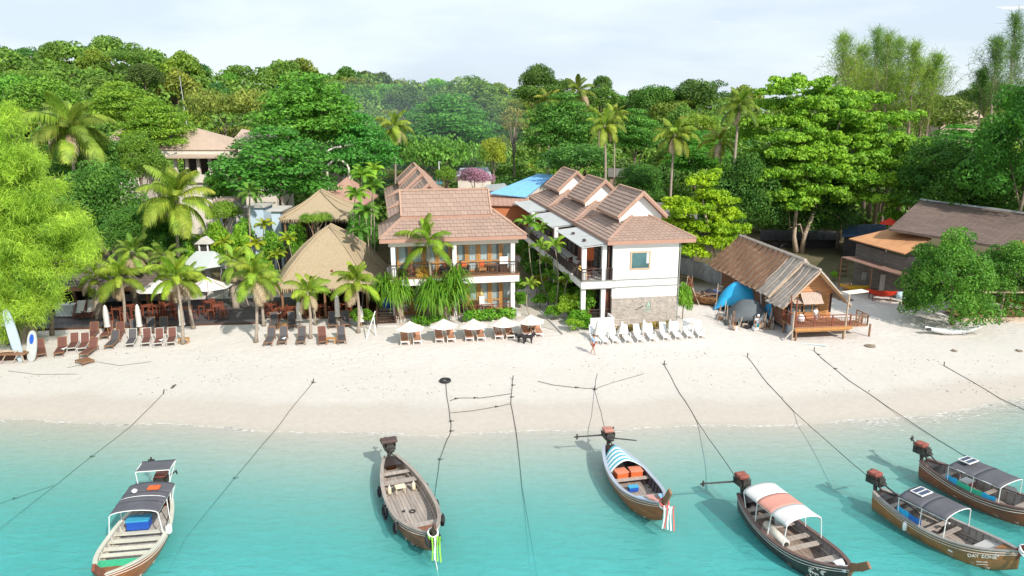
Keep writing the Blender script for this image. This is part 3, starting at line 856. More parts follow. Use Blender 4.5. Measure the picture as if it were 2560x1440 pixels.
def far_casuarina(label, px_top, py_top, px_base, py_low, wpx, Y, tint, seed=0, per=7, dens=1.0):
 r = random.Random(seed)
 top = PY(px_top, py_top, Y); bx_ = PY(px_base, py_low, Y)
 b = Vector((bx_.x, Y, ground(bx_.x, Y))); t = thing('casuarina_tree', label, 'tree', b)
 m = mpp(Y, 15); tp = top - b
 mb = MB(); mb.tube([(0, 0, 0), tuple(tp * .5 + Vector((.3, 0, 0))), tuple(tp)], [.35, .2, .03], 7)
 tips = []; low = (bx_ - b).z
 n = int(70 * dens)
 for k in range(n):
  f = (k / n) ** 0.8
  z = low + (tp.z - low) * f
  wr = wpx * m / 2 * 1.35 * (1 - f) ** 0.8 * r.uniform(.1, 1.2) + .1
  a = r.uniform(0, 6.283)
  s = Vector((tp.x * f, tp.y * f, z - .4 * wr)); e = Vector((tp.x * f + wr * math.cos(a), tp.y * f + wr * math.sin(a), z + wr * 1.1))
  mb.tube([s, e], [.035, .01], 3, False)
  for q in range(5):
   g = .35 + .16 * q; tips.append(tuple(s.lerp(e, g)))
 mb.build('trunk', BARK, t, True)
 V, F = needle_sprays(tips, per, 1.0, .045, .72, .28)
 link('crown', np_mesh('casuarina_needles', V, F, [LM_NEEDLE]), t, color=tint)
for i, (px, py, pb, pl, w, tn, lab) in enumerate([
 (2108, 92, 2130, 300, 130, (.8, .8, .95), 'leftmost thin grey green casuarina above the almond tree'),
 (2122, 150, 2140, 330, 110, (1.2, .95, .7), 'olive casuarina close above the almond tree top'),
 (2192, 76, 2200, 320, 130, (.6, .7, .9), 'tallest casuarina of the cluster behind the almond tree'),
 (2250, 100, 2240, 340, 120, (.7, .75, .8), 'grey casuarina just right of the tallest one in the cluster'),
 (2290, 110, 2270, 330, 120, (.85, .85, .75), 'casuarina in the right half of the cluster, second from its right end'),
 (2345, 140, 2300, 330, 120, (.75, .8, .75), 'rightmost casuarina of the cluster, leaning right'),
 (2230, 190, 2220, 350, 170, (1.3, 1.05, .7), 'broad olive casuarina low in the middle of the cluster'),
 (2155, 120, 2165, 310, 150, (.75, .8, .8), 'airy grey casuarina between the leftmost one and the tallest one'),
 (2222, 88, 2215, 320, 120, (.7, .72, .85), 'thin casuarina leaning close against the tallest one'),
 (2318, 175, 2290, 335, 170, (1.0, .9, .7), 'low spreading olive casuarina at the right end of the cluster'),
 (2175, 190, 2180, 340, 190, (1.1, .95, .7), 'low wide olive casuarina behind the almond tree crown'),
 (2492, 100, 2495, 260, 110, (.45, .55, .8), 'thin dark casuarina left of the tall dark one at the right edge'),
 (2538, 40, 2540, 260, 90, (.4, .5, .7), 'tall thin dark casuarina at the right edge against the sky'),
 (2455, 180, 2462, 290, 80, (.5, .6, .8), 'small dark casuarina furthest left in the right edge group')]):
 far_casuarina(lab, px, py, pb, pl, w, 96 + (i * 3) % 11, tn, i)
# ------------------------------------------------------------------ palms
def frond_mesh(name, m, rise, droop, hang=0.6, pairs=36, lw=0.032, ll=0.27, vshape=0.3):
 """pinnate frond of length 1 along +x; rise = start angle, droop = how far the tip bends down"""
 V, F = [], []
 pts = []; x = z = 0.0; n = 14
 for i in range(n + 1):
  f = i / n; a = rise - droop * f ** 1.25
  pts.append((x, z, a)); x += math.cos(a) / n; z += math.sin(a) / n
 def at(f):
  i = min(n - 1, int(f * n)); g = f * n - i
  return tuple(pts[i][k] * (1 - g) + pts[i + 1][k] * g for k in range(3))
 for i in range(n):                       # midrib
  w0, w1 = .012 * (1 - .8 * i / n), .012 * (1 - .8 * (i + 1) / n)
  k = len(V); V += [(pts[i][0], -w0, pts[i][1]), (pts[i][0], w0, pts[i][1]), (pts[i + 1][0], w1, pts[i + 1][1]), (pts[i + 1][0], -w1, pts[i + 1][1])]
  F.append((k, k + 1, k + 2, k + 3))
 r = random.Random(name)
 for i in range(pairs):
  f = .14 + .86 * i / (pairs - 1)
  px, pz, a = at(min(.999, f))
  L_ = ll * (math.sin(math.pi * min(1, (f * .86 + .12))) ** .7) * r.uniform(.85, 1.1) + .03
  for s in (-1, 1):
   fw = .55 + .5 * f                # leaflets sweep forward
   dx, dy, dz = math.cos(a) * fw, s * 1.0, math.sin(a) * fw + vshape
   nrm = math.sqrt(dx * dx + dy * dy + dz * dz); dx, dy, dz = dx / nrm, dy / nrm, dz / nrm
   mx_, my, mz = px + dx * L_ * .5, dy * L_ * .5, pz + dz * L_ * .5
   hg = hang * L_ * r.uniform(.7, 1.3)
   ex, ey, ez = px + dx * L_ * .92, dy * L_ * .85, pz + dz * L_ * .5 - hg
   w = lw * .5
   tx, tz = math.cos(a) * w, math.sin(a) * w
   k = len(V)
   V += [(px - tx, 0, pz - tz), (px + tx, 0, pz + tz), (mx_ + tx, my, mz + tz), (mx_ - tx, my, mz - tz), (ex, ey, ez), (ex + tx * .1, ey, ez)]
   F.append((k, k + 1, k + 2, k + 3)); F.append((k + 3, k + 2, k + 5, k + 4))
 return np_mesh(name, V, F, [m])
FR = {
 'coco': [frond_mesh('coco_frond_a', LM_PALM, 1.35, 1.1), frond_mesh('coco_frond_b', LM_PALM, .85, 1.5), frond_mesh('coco_frond_c', LM_PALM, .35, 1.6, .75), frond_mesh('coco_frond_d', LM_PALM, -.35, 1.15, .8)],
 'dead': [frond_mesh('dead_frond', LM_DEAD, -.5, 1.1, .8, 26), frond_mesh('dead_frond_b', LM_DEAD, -.2, 1.5, .8, 26)],
 'areca': [frond_mesh('areca_frond_a', LM_PALM, 1.3, 1.3, .35, 26, .055, .3, .6), frond_mesh('areca_frond_b', LM_PALM, .9, 1.8, .4, 26, .055, .3, .5), frond_mesh('areca_frond_c', LM_PALM, .5, 1.8, .5, 26, .055, .28, .4)],
}
PN = [0]
def palm(name, label, base, top, rad, kind='coco', n=22, tint=(1, 1, 1), tr=.16, dead=0, nuts=False, group=None, seed=None, cat='palm tree', bend=.3, up=0.0):
 """top = crown centre (world), base = foot"""
 PN[0] += 1; r = random.Random(seed if seed is not None else PN[0] * 7)
 base, top = Vector(base), Vector(top)
 t = thing(name, label, cat, base, 0, group)
 d = top - base
 mb = MB(); pts = []; rr = []
 for i in range(9):
  f = i / 8; off = bend * math.sin(f * math.pi) * (1 if PN[0] % 2 else -1)
  pts.append((d.x * f + off, d.y * f, d.z * f)); rr.append(tr * (1.5 if i == 0 else 1.0 - .35 * f))
 mb.tube(pts, rr, 8)
 mb.build('trunk', PALM_BARK, t, True)
 fr = FR[kind]; e = []
 for i in range(n):
  f = i / n
  k = min(len(fr) - 1, int(f * len(fr)))
  az = i * 2.39996 + r.uniform(-.2, .2)
  L_ = rad * .88 * r.uniform(.8, 1.15) * (.88 if k == 0 else 1)
  j_ = r.uniform(.62, 1.12); tn = tuple(c * j_ * r.uniform(.92, 1.08) for c in tint)
  link('frond', fr[k], t, tuple(d + Vector((math.cos(az) * tr * .5, math.sin(az) * tr * .5, -.12 * k * tr * 4))), (r.uniform(-.25, .25), r.uniform(-.14, .14) - up, az), (L_, L_, L_), tn)
 for i in range(dead):
  az = r.uniform(0, 6.283)
  link('dead_frond', FR['dead'][i % 2], t, tuple(d - Vector((0, 0, .3))), (0, r.uniform(-.1, .3), az), rad * r.uniform(.6, .85), (1, 1, 1))
 if nuts:
  for i in range(7):
   az = i * .9; nb = MB(); nb.lathe([(.02, -.14), (.1, -.08), (.12, 0), (.09, .08), (.02, .12)], 6)
   nb.build('coconut', mat('coconut', (.42, .36, .12), .6, .2), t, True, loc=tuple(d + Vector((math.cos(az) * .35, math.sin(az) * .35, -.35 - .1 * (i % 2)))))
 return t
def palm_px(name, label, bx_, top_px, radpx, **k):
 """foot given as a ground point or as (px, Y); crown centre by sight line at the same distance"""
 if isinstance(bx_, tuple) and len(bx_) == 2 and bx_[1] < 300:
  q = PY(bx_[0], 700, bx_[1]); b = Vector((q.x, q.y, ground(q.x, q.y)))
 else:
  b = G(*bx_)
 c = PY(top_px[0], top_px[1], b.y)
 return palm(name, label, b, c, radpx * mpp(b.y, c.z), **k)
palm_px('coconut_palm', 'large coconut palm with hanging old fronds, leftmost of the tall palms', (185, 78.0), (178, 322), 132, n=27, dead=4, tint=(1.05, 1.0, 1.0), tr=.2)
palm_px('coconut_palm', 'large coconut palm with a bunch of nuts in front of the tan roofed hall', (462, 66.0), (440, 500), 128, n=24, dead=1, nuts=True, tint=(1.2, 1.1, 1.0), tr=.17)
palm_px('coconut_palm', 'drooping palm rising behind the left hotel gables', (985, 98.0), (985, 315), 68, n=16, dead=5, tint=(1.1, 1.0, .9))
palm_px('coconut_palm', 'far coconut palm crowning the skyline in the middle', (1445, 128.0), (1445, 228), 58, n=18, dead=3, tint=(.95, .85, .9))
palm_px('coconut_palm', 'far coconut palm lower left of the skyline palm in the middle', (1362, 122.0), (1370, 252), 48, n=16, dead=3, tint=(1.2, .95, 1.0))
palm_px('coconut_palm', 'tall coconut palm with a bare pale trunk behind the white block', (1500, 88.0), (1512, 312), 66, n=20, dead=3, tint=(1.15, 1.05, .9), tr=.17, bend=-.3)
palm_px('coconut_palm', 'slim palm just right of the tall one behind the white block', (1520, 92.0), (1535, 290), 50, n=14, tint=(1.1, .95, .9), tr=.12)
palm_px('coconut_palm', 'tall coconut palm with hanging fronds right of the white block roofs', (1675, 84.0), (1688, 335), 70, n=20, dead=4, tint=(1.15, 1.05, .9), tr=.17)
palm_px('coconut_palm', 'coconut palm with spreading crown left of the big almond tree', (1830, 86.0), (1850, 262), 72, n=22, dead=3, tint=(.9, .9, .85), tr=.2, bend=-.4)
palm_px('coconut_palm', 'half hidden palm below the spreading palm left of the almond tree', (1815, 90.0), (1800, 352), 62, n=16, dead=4, tint=(1.3, 1.05, .9))
palm_px('coconut_palm', 'palm top poking out of the crown of the big almond tree', (2085, 90.0), (2082, 215), 38, n=14, tint=(.9, 1.0, .9))
palm_px('areca_palm', 'small drooping palm left of the dark layered tree', (640, 74.0), (625, 480), 42, n=14, tint=(.75, 1.0, 1.0), tr=.1)
yg = (1.2, 1.12, .85)
beach_p = [
 ('young coconut palm with bright crown beside the second closed parasol from the left', (312, 812), (300, 690), 78, 20, 2),
 ('young coconut palm on the beach club deck, left behind the bright one', (252, 792), (240, 690), 62, 16, 1),
 ('young coconut palm growing through the middle of the beach club sun beds', (458, 860), (440, 692), 82, 20, 3),
 ('young coconut palm leaning behind the middle one of the beach club', (484, 822), (470, 700), 62, 14, 2),
 ('coconut palm standing alone on the open sand left of the thatched restaurant', (640, 856), (636, 688), 84, 20, 5),
 ('coconut palm just right behind the one alone on the open sand', (660, 815), (660, 700), 66, 16, 4),
 ('leaning small coconut palm in front of the thatched restaurant entrance', (776, 846), (768, 728), 62, 15, 3),
 ('second small palm at the thatched restaurant entrance', (790, 812), (785, 722), 50, 13, 2),
 ('bushy coconut palm at the right corner of the thatched restaurant', (896, 832), (890, 704), 76, 20, 2)]
for lab, b, c, rd, n, dd in beach_p:
 palm_px('coconut_palm', lab, b, c, rd * 1.05, n=int(n * .8), dead=dd + 1, tint=yg, tr=.13, group='young coconut palms of the beach club', bend=.12, up=.22)
palm_px('date_palm', 'date palm with pale brown skirt left behind the beach club', (335, 62.0), (330, 628), 66, n=22, dead=12, tint=(.95, 1.0, 1.1), tr=.3)
palm_px('date_palm', 'date palm with pale brown skirt next to the grey tent', (415, 62.5), (412, 640), 60, n=20, dead=14, tint=(.95, 1.0, 1.1), tr=.3)
palm_px('date_palm', 'date palm with pale skirt right of the large white parasol', (585, 62.0), (588, 650), 58, n=16, dead=14, tint=(1.1, 1.1, 1.0), tr=.28)
palm_px('coconut_palm', 'graceful palm in front of the hotel balcony above an orange heart of new leaves', (1064, 58.0), (1068, 612), 96, n=15, tint=(1.1, 1.15, .8), tr=.12, up=.3)
# tall areca clump left of the hotel
for i, (bx_, Y, tx, ty, rd) in enumerate(((905, 64, 905, 440, 46), (925, 65, 930, 470, 44), (890, 63, 888, 490, 44), (915, 62, 912, 530, 46), (935, 66, 935, 425, 36), (900, 61, 898, 580, 44))):
 palm_px('areca_palm', 'bright areca palm left of the brown tiled hotel, %s' % ['highest bushy crown', 'crown touching the roof', 'leftmost crown', 'middle crown', 'crown highest and nearest the gables', 'lowest dark crown'][i], (bx_, float(Y)), (tx, ty), rd, n=15, kind='areca', tint=[(1.0, 1.25, .8), (.8, 1.1, .8), (.9, 1.2, .8), (.7, 1.0, .8), (1.1, 1.3, .8), (.45, .7, .7)][i], tr=.06, group='areca palm stand beside the hotel')
# path side palms
for i, (b, c, rd, tn) in enumerate((((1325, 792), (1325, 712), 34, (1.2, 1.15, .9)), ((1387, 782), (1387, 615), 40, (1.1, 1.25, .8)), ((1372, 762), (1350, 618), 38, (.95, 1.15, .8)), ((1368, 745), (1362, 655), 34, (1.1, 1.2, .8)),
                                 ((1420, 785), (1420, 698), 32, (1.1, 1.2, .8)), ((1408, 770), (1405, 705), 26, (1.5, 1.1, 1.0)), ((1345, 66), (1322, 560), 46, (.85, 1.15, .8)), ((1365, 68), (1350, 575), 36, (1.0, 1.15, .8)), ((1360, 64), (1375, 690), 34, (.8, 1.1, .8)))):
 lab = ['slim palm alone on the left side of the sandy path', 'tallest slim palm beside the balcony of the white block', 'slim palm left of the tallest one at the balcony', 'short slim palm leaning over the sandy path',
           'slim palm nearest the front corner balcony', 'pale yellowing small palm at the front corner balcony', 'broad palm at the far end of the path between the hotels', 'second palm at the far end of the path', 'low palm tucked below the balcony slab'][i]
 if b[1] < 300: b = (b[0], float(b[1]))
 palm_px('areca_palm', lab, b, c, rd, n=12, kind='areca', tint=tn, tr=.055, group='slim palms along the path between the hotel blocks')
# pandanus with strap leaves
def pandanus(label, base, c_px, wpx, hpx, seed, tint, n=620):
 b = G(*base); c = PY(c_px[0], c_px[1], b.y) - b; m = mpp(b.y, 3)
 t = thing('screw_pine', label, 'plant', b, 0, 'screw pines in front of the hotel'); r = random.Random(seed)
 mb = MB(); heads = []
 for k in range(7):
  a = r.uniform(0, 6.283); e = Vector((c.x + wpx * m * .26 * math.cos(a), c.y + .8 * math.sin(a), c.z + hpx * m * r.uniform(-.1, .3)))
  heads.append(e); mb.tube([(0, 0, 0), (e.x * .3, e.y * .3, e.z * .45), tuple(e)], [.12, .09, .06], 6)
 for k in range(8):
  a = 6.283 * k / 8; mb.tube([(0, 0, .9), (.5 * math.cos(a), .5 * math.sin(a), 0)], [.04, .03], 5)
 mb.build('trunk', BARK_PALE, t, True)
 V, F = [], []
 for k in range(n):
  h = heads[k % len(heads)]; a = r.uniform(0, 6.283); el = r.uniform(-.2, 1.45)
  L_ = r.uniform(1.1, 1.7) * hpx * m / 3.2; w = .05
  d = Vector((math.cos(a) * math.cos(el), math.sin(a) * math.cos(el), math.sin(el))); sd = Vector((-math.sin(a), math.cos(a), 0)) * w
  p0 = h; p1 = p0 + d * L_ * .4; d2 = (d + Vector((0, 0, -.7))).normalized(); p2 = p1 + d2 * L_ * .35; p3 = p2 + (d2 + Vector((0, 0, -1.6))).normalized() * L_ * .5
  i = len(V); V += [p0 - sd, p0 + sd, p1 + sd, p1 - sd, p2 + sd * .8, p2 - sd * .8, p3 + sd * .1, p3 - sd * .1]
  F += [(i, i + 1, i + 2, i + 3), (i + 3, i + 2, i + 4, i + 5), (i + 5, i + 4, i + 6, i + 7)]
 link('strap_leaves', np_mesh('strap_leaves', [tuple(v) for v in V], F, [LM_PALM]), t, color=tint)['kind'] = 'stuff'
pandanus('screw pine with long hanging leaves left, above the dark steps', (1003, 805), (985, 728), 110, 100, 1, (.7, .95, .6), 620)
pandanus('larger screw pine with long hanging leaves in front of the hotel middle', (1108, 808), (1112, 742), 125, 130, 2, (.62, .88, .55), 950)
def orange_heart():
 b = G(1060, 800); c = PY(1060, 682, b.y) - b; t = thing('crown_plant', 'spiky yellow orange tuft of leaves on the hotel balcony front', 'plant', b)
 MB().tube([(0, .3, 0), (c.x, c.y + .3, c.z)], [.08, .05], 6).build('stem', BARK_PALE, t)
 n = 260; tips = rng.normal(0, 1, (n, 3)); tips = unit(tips); cc = np.array(c)
 V = np.empty((n, 4, 3)); w = unit(np.cross(tips, rng.normal(0, 1, (n, 3)))) * .035
 V[:, 0] = cc - w; V[:, 1] = cc + w; V[:, 2] = cc + tips * .8 + w * .2; V[:, 3] = cc + tips * .8 - w * .2
 link('leaves', np_mesh('spiky_leaves', V.reshape(-1, 3), np.arange(n * 4).reshape(n, 4), [LM_DEAD]), t, color=(1.5, 1.25, .35))
orange_heart()
# ------------------------------------------------------------------ shrubs and garden bushes
SH = [  # px, py(ground), half width px, height factor, tint, label
 (1462, 800, 30, 1.3, (.8, 1.0, .8), 'clipped green bush at the foot of the white block front corner'),
 (1706, 798, 20, 2.2, (.9, 1.1, .9), 'tall narrow bush at the right corner of the stone wall'),
 (1425, 800, 30, 1.1, (1.3, 1.2, .8), 'yellow green bush at the left foot of the white block'),
 (1400, 775, 26, 1.2, (1.0, 1.15, .8), 'green bush beside the path, third from the beach'),
 (1375, 755, 24, 1.1, (.7, .9, .8), 'dark green bush beside the path under the tall slim palm'),
 (1450, 815, 26, .8, (.8, 1.1, .7), 'low spreading bush nearest the beach on the path side'),
 (1350, 735, 24, 1.0, (1.7, 1.0, .6), 'reddish croton bush at the middle of the path'),
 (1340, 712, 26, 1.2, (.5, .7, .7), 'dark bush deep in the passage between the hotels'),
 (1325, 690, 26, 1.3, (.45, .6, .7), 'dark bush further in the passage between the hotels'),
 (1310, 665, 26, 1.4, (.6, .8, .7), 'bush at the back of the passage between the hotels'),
 (1292, 740, 18, 1.4, (.8, 1.0, .7), 'hedge plant right of the hotel corner pillar'),
 (1300, 770, 18, 1.2, (.8, 1.0, .7), 'hedge plant nearest the beach at the hotel corner pillar'),
 (1440, 770, 24, 1.1, (.7, .95, .7), 'green bush under the upper balcony of the white block'),
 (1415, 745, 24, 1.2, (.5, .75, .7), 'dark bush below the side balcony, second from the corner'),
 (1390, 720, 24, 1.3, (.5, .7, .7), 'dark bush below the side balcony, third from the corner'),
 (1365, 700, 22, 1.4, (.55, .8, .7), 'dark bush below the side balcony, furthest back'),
 (1435, 828, 22, .7, (1.2, 1.2, .7), 'low yellow green plant nearest the sand at the path edge'),
 (1385, 800, 20, .9, (.9, 1.1, .7), 'low green plant at the path edge under the pale palm'),
 (1350, 770, 18, 1.0, (.8, 1.0, .7), 'low green plant at the path edge beside the kerb'),
 (905, 815, 28, .8, (.9, 1.0, .7), 'low bush at the foot of the bushy corner palm')]
for i, (px, py, hw, hf, tn, lab) in enumerate(SH):
 hw *= 1.3; b = G(px, py); m = mpp(b.y, 2); t = thing('shrub', lab, 'bush', b)
 MB().tube([(0, 0, 0), (0, 0, hw * m * hf)], [.06, .02], 5).build('stem', BARK, t)
 link('leaves', crown('shrub', i % 4), t, (0, 0, hw * m * hf * .75), (0, 0, i), (hw * m, hw * m, hw * m * hf), tn)
# garden behind the beach club: bright bushes and clumps
r_ = random.Random(21); k = 0
for (px, Y, py, hw) in [(560, 66, 610, 34), (600, 68, 590, 36), (640, 66, 612, 34), (680, 69, 592, 36), (720, 66, 600, 30), (540, 70, 575, 30), (585, 64, 640, 32), (630, 63, 650, 30), (690, 64, 640, 30), (665, 62, 668, 28), (615, 62, 672, 30), (740, 70, 575, 28), (500, 71, 600, 30), (470, 69, 620, 28), (660, 73, 565, 30), (610, 75, 560, 30), (770, 72, 560, 26), (560, 74, 590, 30)]:
 c = PY(px, py, Y); b = Vector((c.x, c.y, ground(c.x, c.y))); m = mpp(Y, 4)
 tn = [(1.5, 1.3, .7), (1.1, 1.2, .8), (1.9, 1.4, .6), (.8, 1.0, .8)][k % 4]
 if k % 2 == 0:
  palm('garden_palm', '%s garden palm between beach club and hall, %s' % (['yellow green', 'green', 'golden', 'dark'][k % 4], ['left end', 'left part', 'middle', 'right part', 'right end', 'front row', 'front row middle', 'front row right', 'back row right', 'back row left', 'far left', 'far left front', 'back row', 'back row middle', 'rightmost', 'back left', 'lower right', 'lower middle'][k]), b, c, hw * m * 1.15, kind='areca', n=13, tint=tn, tr=.05, group='planting between beach club and hall')
 else:
  t = thing('shrub', '%s garden bush between beach club and hall, %s' % (['yellow green', 'bright green', 'golden', 'dark green'][k % 4], ['left end', 'left part', 'middle', 'right part', 'right end', 'front row', 'front row middle', 'front row right', 'back row right', 'back row left', 'far left', 'far left front', 'back row', 'back row middle', 'rightmost', 'back left', 'lower right', 'lower middle'][k]), 'bush', b, 0, 'planting between beach club and hall')
  MB().tube([(0, 0, 0), (0, 0, c.z - b.z)], [.07, .03], 5).build('stem', BARK, t)
  link('leaves', crown('shrub', k % 4), t, (0, 0, (c.z - b.z) * .65), (0, 0, k), (hw * m, hw * m, (c.z - b.z) * .6), tn)
 k += 1
def hedge(name, label, pts, w, h, tint, dens=60):
 dens *= 3
 bl = []
 a = None
 for p, q in zip(pts, pts[1:]):
  n = max(2, int((q - p).length / .45))
  for i in range(n):
   c = p.lerp(q, i / n); bl.append((c.x, c.y, ground(c.x, c.y) + h * .5, .42, w * .55, h * .52))
 o = pts[0]; bl = [(x - o.x, y - o.y, z - o.z, a_, b_, c_) for (x, y, z, a_, b_, c_) in bl]
 p, nr = blob_points(bl, dens, -0.7); V, F = leaf_quads(p, nr, .12, .6, .6)
 ob = link(name, np_mesh(name, V, F, [LM_SHRUB]), None, tuple(o), color=tint); props(ob, label, 'hedge')
hedge('hedge', 'clipped green hedge below the hotel ground floor terrace', [G(1170, 806), G(1292, 797)], .9, 1.0, (.75, 1.0, .7), 90)
hedge('hedge', 'low green hedge left of the hotel terrace behind the steps', [G(1040, 815), G(1120, 812)], .8, .8, (.55, .8, .6), 90)
hedge('hedge', 'dark green planting running up the right side of the sandy path', [G(1468, 822), G(1430, 790), G(1395, 755), G(1365, 720)], 1.2, .9, (.7, 1.0, .6), 70)
hedge('flower_bed', 'dark reddish flower bed along the foot of the stone wall', [G(1545, 832), G(1690, 818)], .6, .6, (1.3, .55, .9), 60)
hedge('hedge', 'green hedge along the eave of the second thatched roof', [Vector((PY(740, 560, 66).x, 66, 1)), Vector((PY(880, 560, 67).x, 67, 1))], 1.0, 2.2, (1.1, 1.2, .7), 60)
# ================================================================== hotel blocks
TILE = mat('roof_tile', (0.36, 0.255, 0.205), 0.75, 0.15, 1.1, rnd=0.08, bump=0.2)
TILE_D = mat('roof_cap', (0.42, 0.27, 0.20), 0.7, 0.12, 2)
FASCIA = mat('fascia_paint', (0.40, 0.23, 0.17), 0.6, 0.08, 2)
WHITE = mat('white_plaster', (0.74, 0.725, 0.70), 0.75, 0.035, 0.8)
SHADEW = WHITE
WOOD_O = mat('orange_wood', (0.44, 0.22, 0.075), 0.5, 0.2, 3, stretch=(6, 6, 0.6))
WOOD_D = mat('dark_wood', (0.10, 0.05, 0.03), 0.5, 0.25, 3, stretch=(6, 6, 0.6))
WOOD_R = mat('red_wood', (0.21, 0.062, 0.035), 0.45, 0.25, 3, stretch=(5, 5, 0.6))
WOOD_B = mat('brown_wood', (0.25, 0.13, 0.07), 0.65, 0.25, 3, stretch=(5, 5, 0.6))
METAL_D = mat('dark_railing', (0.075, 0.055, 0.05), 0.45, 0.15, 5)
METAL_G = mat('grey_metal', (0.42, 0.44, 0.45), 0.45, 0.12, 2, metal=0.2)
CURTAIN = mat('white_curtain', (0.80, 0.81, 0.80), 0.85, 0.12, 2.5, stretch=(8, 8, 0.3))
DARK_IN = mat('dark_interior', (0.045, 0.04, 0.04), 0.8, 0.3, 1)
CONCRETE = mat('pale_concrete', (0.52, 0.50, 0.47), 0.85, 0.1, 1.2)
def glass_mat():
 m = bpy.data.materials.new('window_glass'); t, N, Lk, b = nodes(m)
 b.inputs['Base Color'].default_value = (0.30, 0.36, 0.36, 1); b.inputs['Roughness'].default_value = 0.06; b.inputs['Specular IOR Level'].default_value = 0.8
 tr = N.new('ShaderNodeBsdfTransparent'); tr.inputs['Color'].default_value = (0.95, 0.98, 0.98, 1)
 mx = N.new('ShaderNodeMixShader'); mx.inputs[0].default_value = 0.22
 Lk.new(tr.outputs[0], mx.inputs[1]); Lk.new(b.outputs[0], mx.inputs[2]); Lk.new(mx.outputs[0], N['Material Output'].inputs['Surface'])
 return m
GLASS = glass_mat()
class Budget:
 def __init__(s, n): s.n = n; s.mb = MB()
_tile_cache = {}
def tile_slope(parent, A, B, D, Cc, tw, th, m, bud, lift=0.075):
 """courses of tiles on the trapezoid A-B (eave) / D-C (top); every tile its own piece while the budget lasts"""
 A, B, D, Cc = map(Vector, (A, B, D, Cc))
 e = (B - A); W = e.length; e = e / W
 up = ((D + Cc) / 2 - (A + B) / 2); up = up - e * up.dot(e); H_ = up.length; up = up / H_
 nrm = e.cross(up)
 if nrm.z < 0: nrm = -nrm
 uD, uC = (D - A).dot(e), (Cc - A).dot(e)
 n = max(1, round(H_ / th)); th = H_ / n
 for i in range(n):
  v0, v1 = i / n, min(1.0, (i + 1.12) / n)
  l0, l1 = uD * v0, uD * v1
  r0, r1 = W + (uC - W) * v0, W + (uC - W) * v1
  k0 = math.floor((min(l0, l1)) / tw) - 1; k1 = math.ceil(max(r0, r1) / tw) + 1
  for k in range(k0, k1 + 1):
   a = (k + (0.5 if i % 2 else 0)) * tw; b = a + tw - .03
   a0, b0, a1, b1 = max(a, l0), min(b, r0), max(a, l1), min(b, r1)
   if b0 - a0 < 0.03 and b1 - a1 < 0.03: continue
   if b0 < a0: b0 = a0 = min(max(a, l0), r0)
   if b1 < a1: a1 = b1 = (min(max(a, l1), r1))
   jt = random.uniform(-.006, .012)
   P0 = A + e * a0 + up * (v0 * H_); P1 = A + e * b0 + up * (v0 * H_); P2 = A + e * b1 + up * (v1 * H_); P3 = A + e * a1 + up * (v1 * H_)
   lo, hi = nrm * (lift + jt), nrm * 0.018
   vs = [P0 + lo, P1 + lo, P2 + hi, P3 + hi, P0 - nrm * .005, P1 - nrm * .005]
   fs = [(0, 1, 2, 3), (0, 4, 5, 1), (0, 3, 4), (1, 5, 2)]
   if bud.n > 0 and tw < 3:
    bud.n -= 1
    full = abs(a0 - a) < 1e-4 and abs(b0 - b) < 1e-4 and abs(a1 - a) < 1e-4 and abs(b1 - b) < 1e-4
    o_ = P0; key = (id(parent), tuple(round(x, 4) for x in (*up, *e)), round(tw, 3), round(th, 3)) if full else None
    me = _tile_cache.get(key) if key else None
    if me is None:
     mb = MB(); mb.add([v - o_ for v in vs], fs); me = mb.mesh('roof_tile', m)
     if key: _tile_cache[key] = me
    link('roof_tile', me, parent, tuple(o_))
   else:
    bud.mb.add(vs, fs)
def hip_module(roof, x0, x1, y0, y1, ze, run, zt, bud, tw=.42, th=.36, front=True, left=True, ext=0, fas=.3, side_tw=2.4):
 """hip roof frustum with fascia; tiles on the seen slopes"""
 mb = MB()
 b = [(x0, y0, ze), (x1, y0, ze), (x1, y1, ze), (x0, y1, ze)]
 t = [(x0 + run, y0 + run, zt), (x1 - run, y0 + run, zt), (x1 - run, y1 - run, zt), (x0 + run, y1 - run, zt)]
 lo = [(x, y, z - fas) for x, y, z in b]
 V = lo + b + t
 F = [(3, 2, 1, 0)] + [(i, (i + 1) % 4, 4 + (i + 1) % 4, 4 + i) for i in range(4)] + [(4 + i, 4 + (i + 1) % 4, 8 + (i + 1) % 4, 8 + i) for i in range(4)] + [(8, 9, 10, 11)]
 mb.add(V, F)
 mb.build('roof_shell', FASCIA, roof)
 if front: tile_slope(roof, b[0], b[1], t[0], t[1], tw, th, TILE, bud)
 if left: tile_slope(roof, b[3], b[0], t[3], t[0], side_tw, th, TILE, bud)
 tile_slope(roof, b[1], b[2], t[1], t[2], side_tw, th, TILE, bud)
 tile_slope(roof, b[2], b[3], t[2], t[3], side_tw, th, TILE, bud)
 for i in range(4):
  c = MB(); q = (Vector(t[i]) - Vector(b[i])).normalized(); c.beam(Vector(b[i]) + Vector((0, 0, .07)), Vector(t[i]) + Vector((0, 0, .07)), .2, .13)
  c.build('hip_cap', TILE_D, roof)
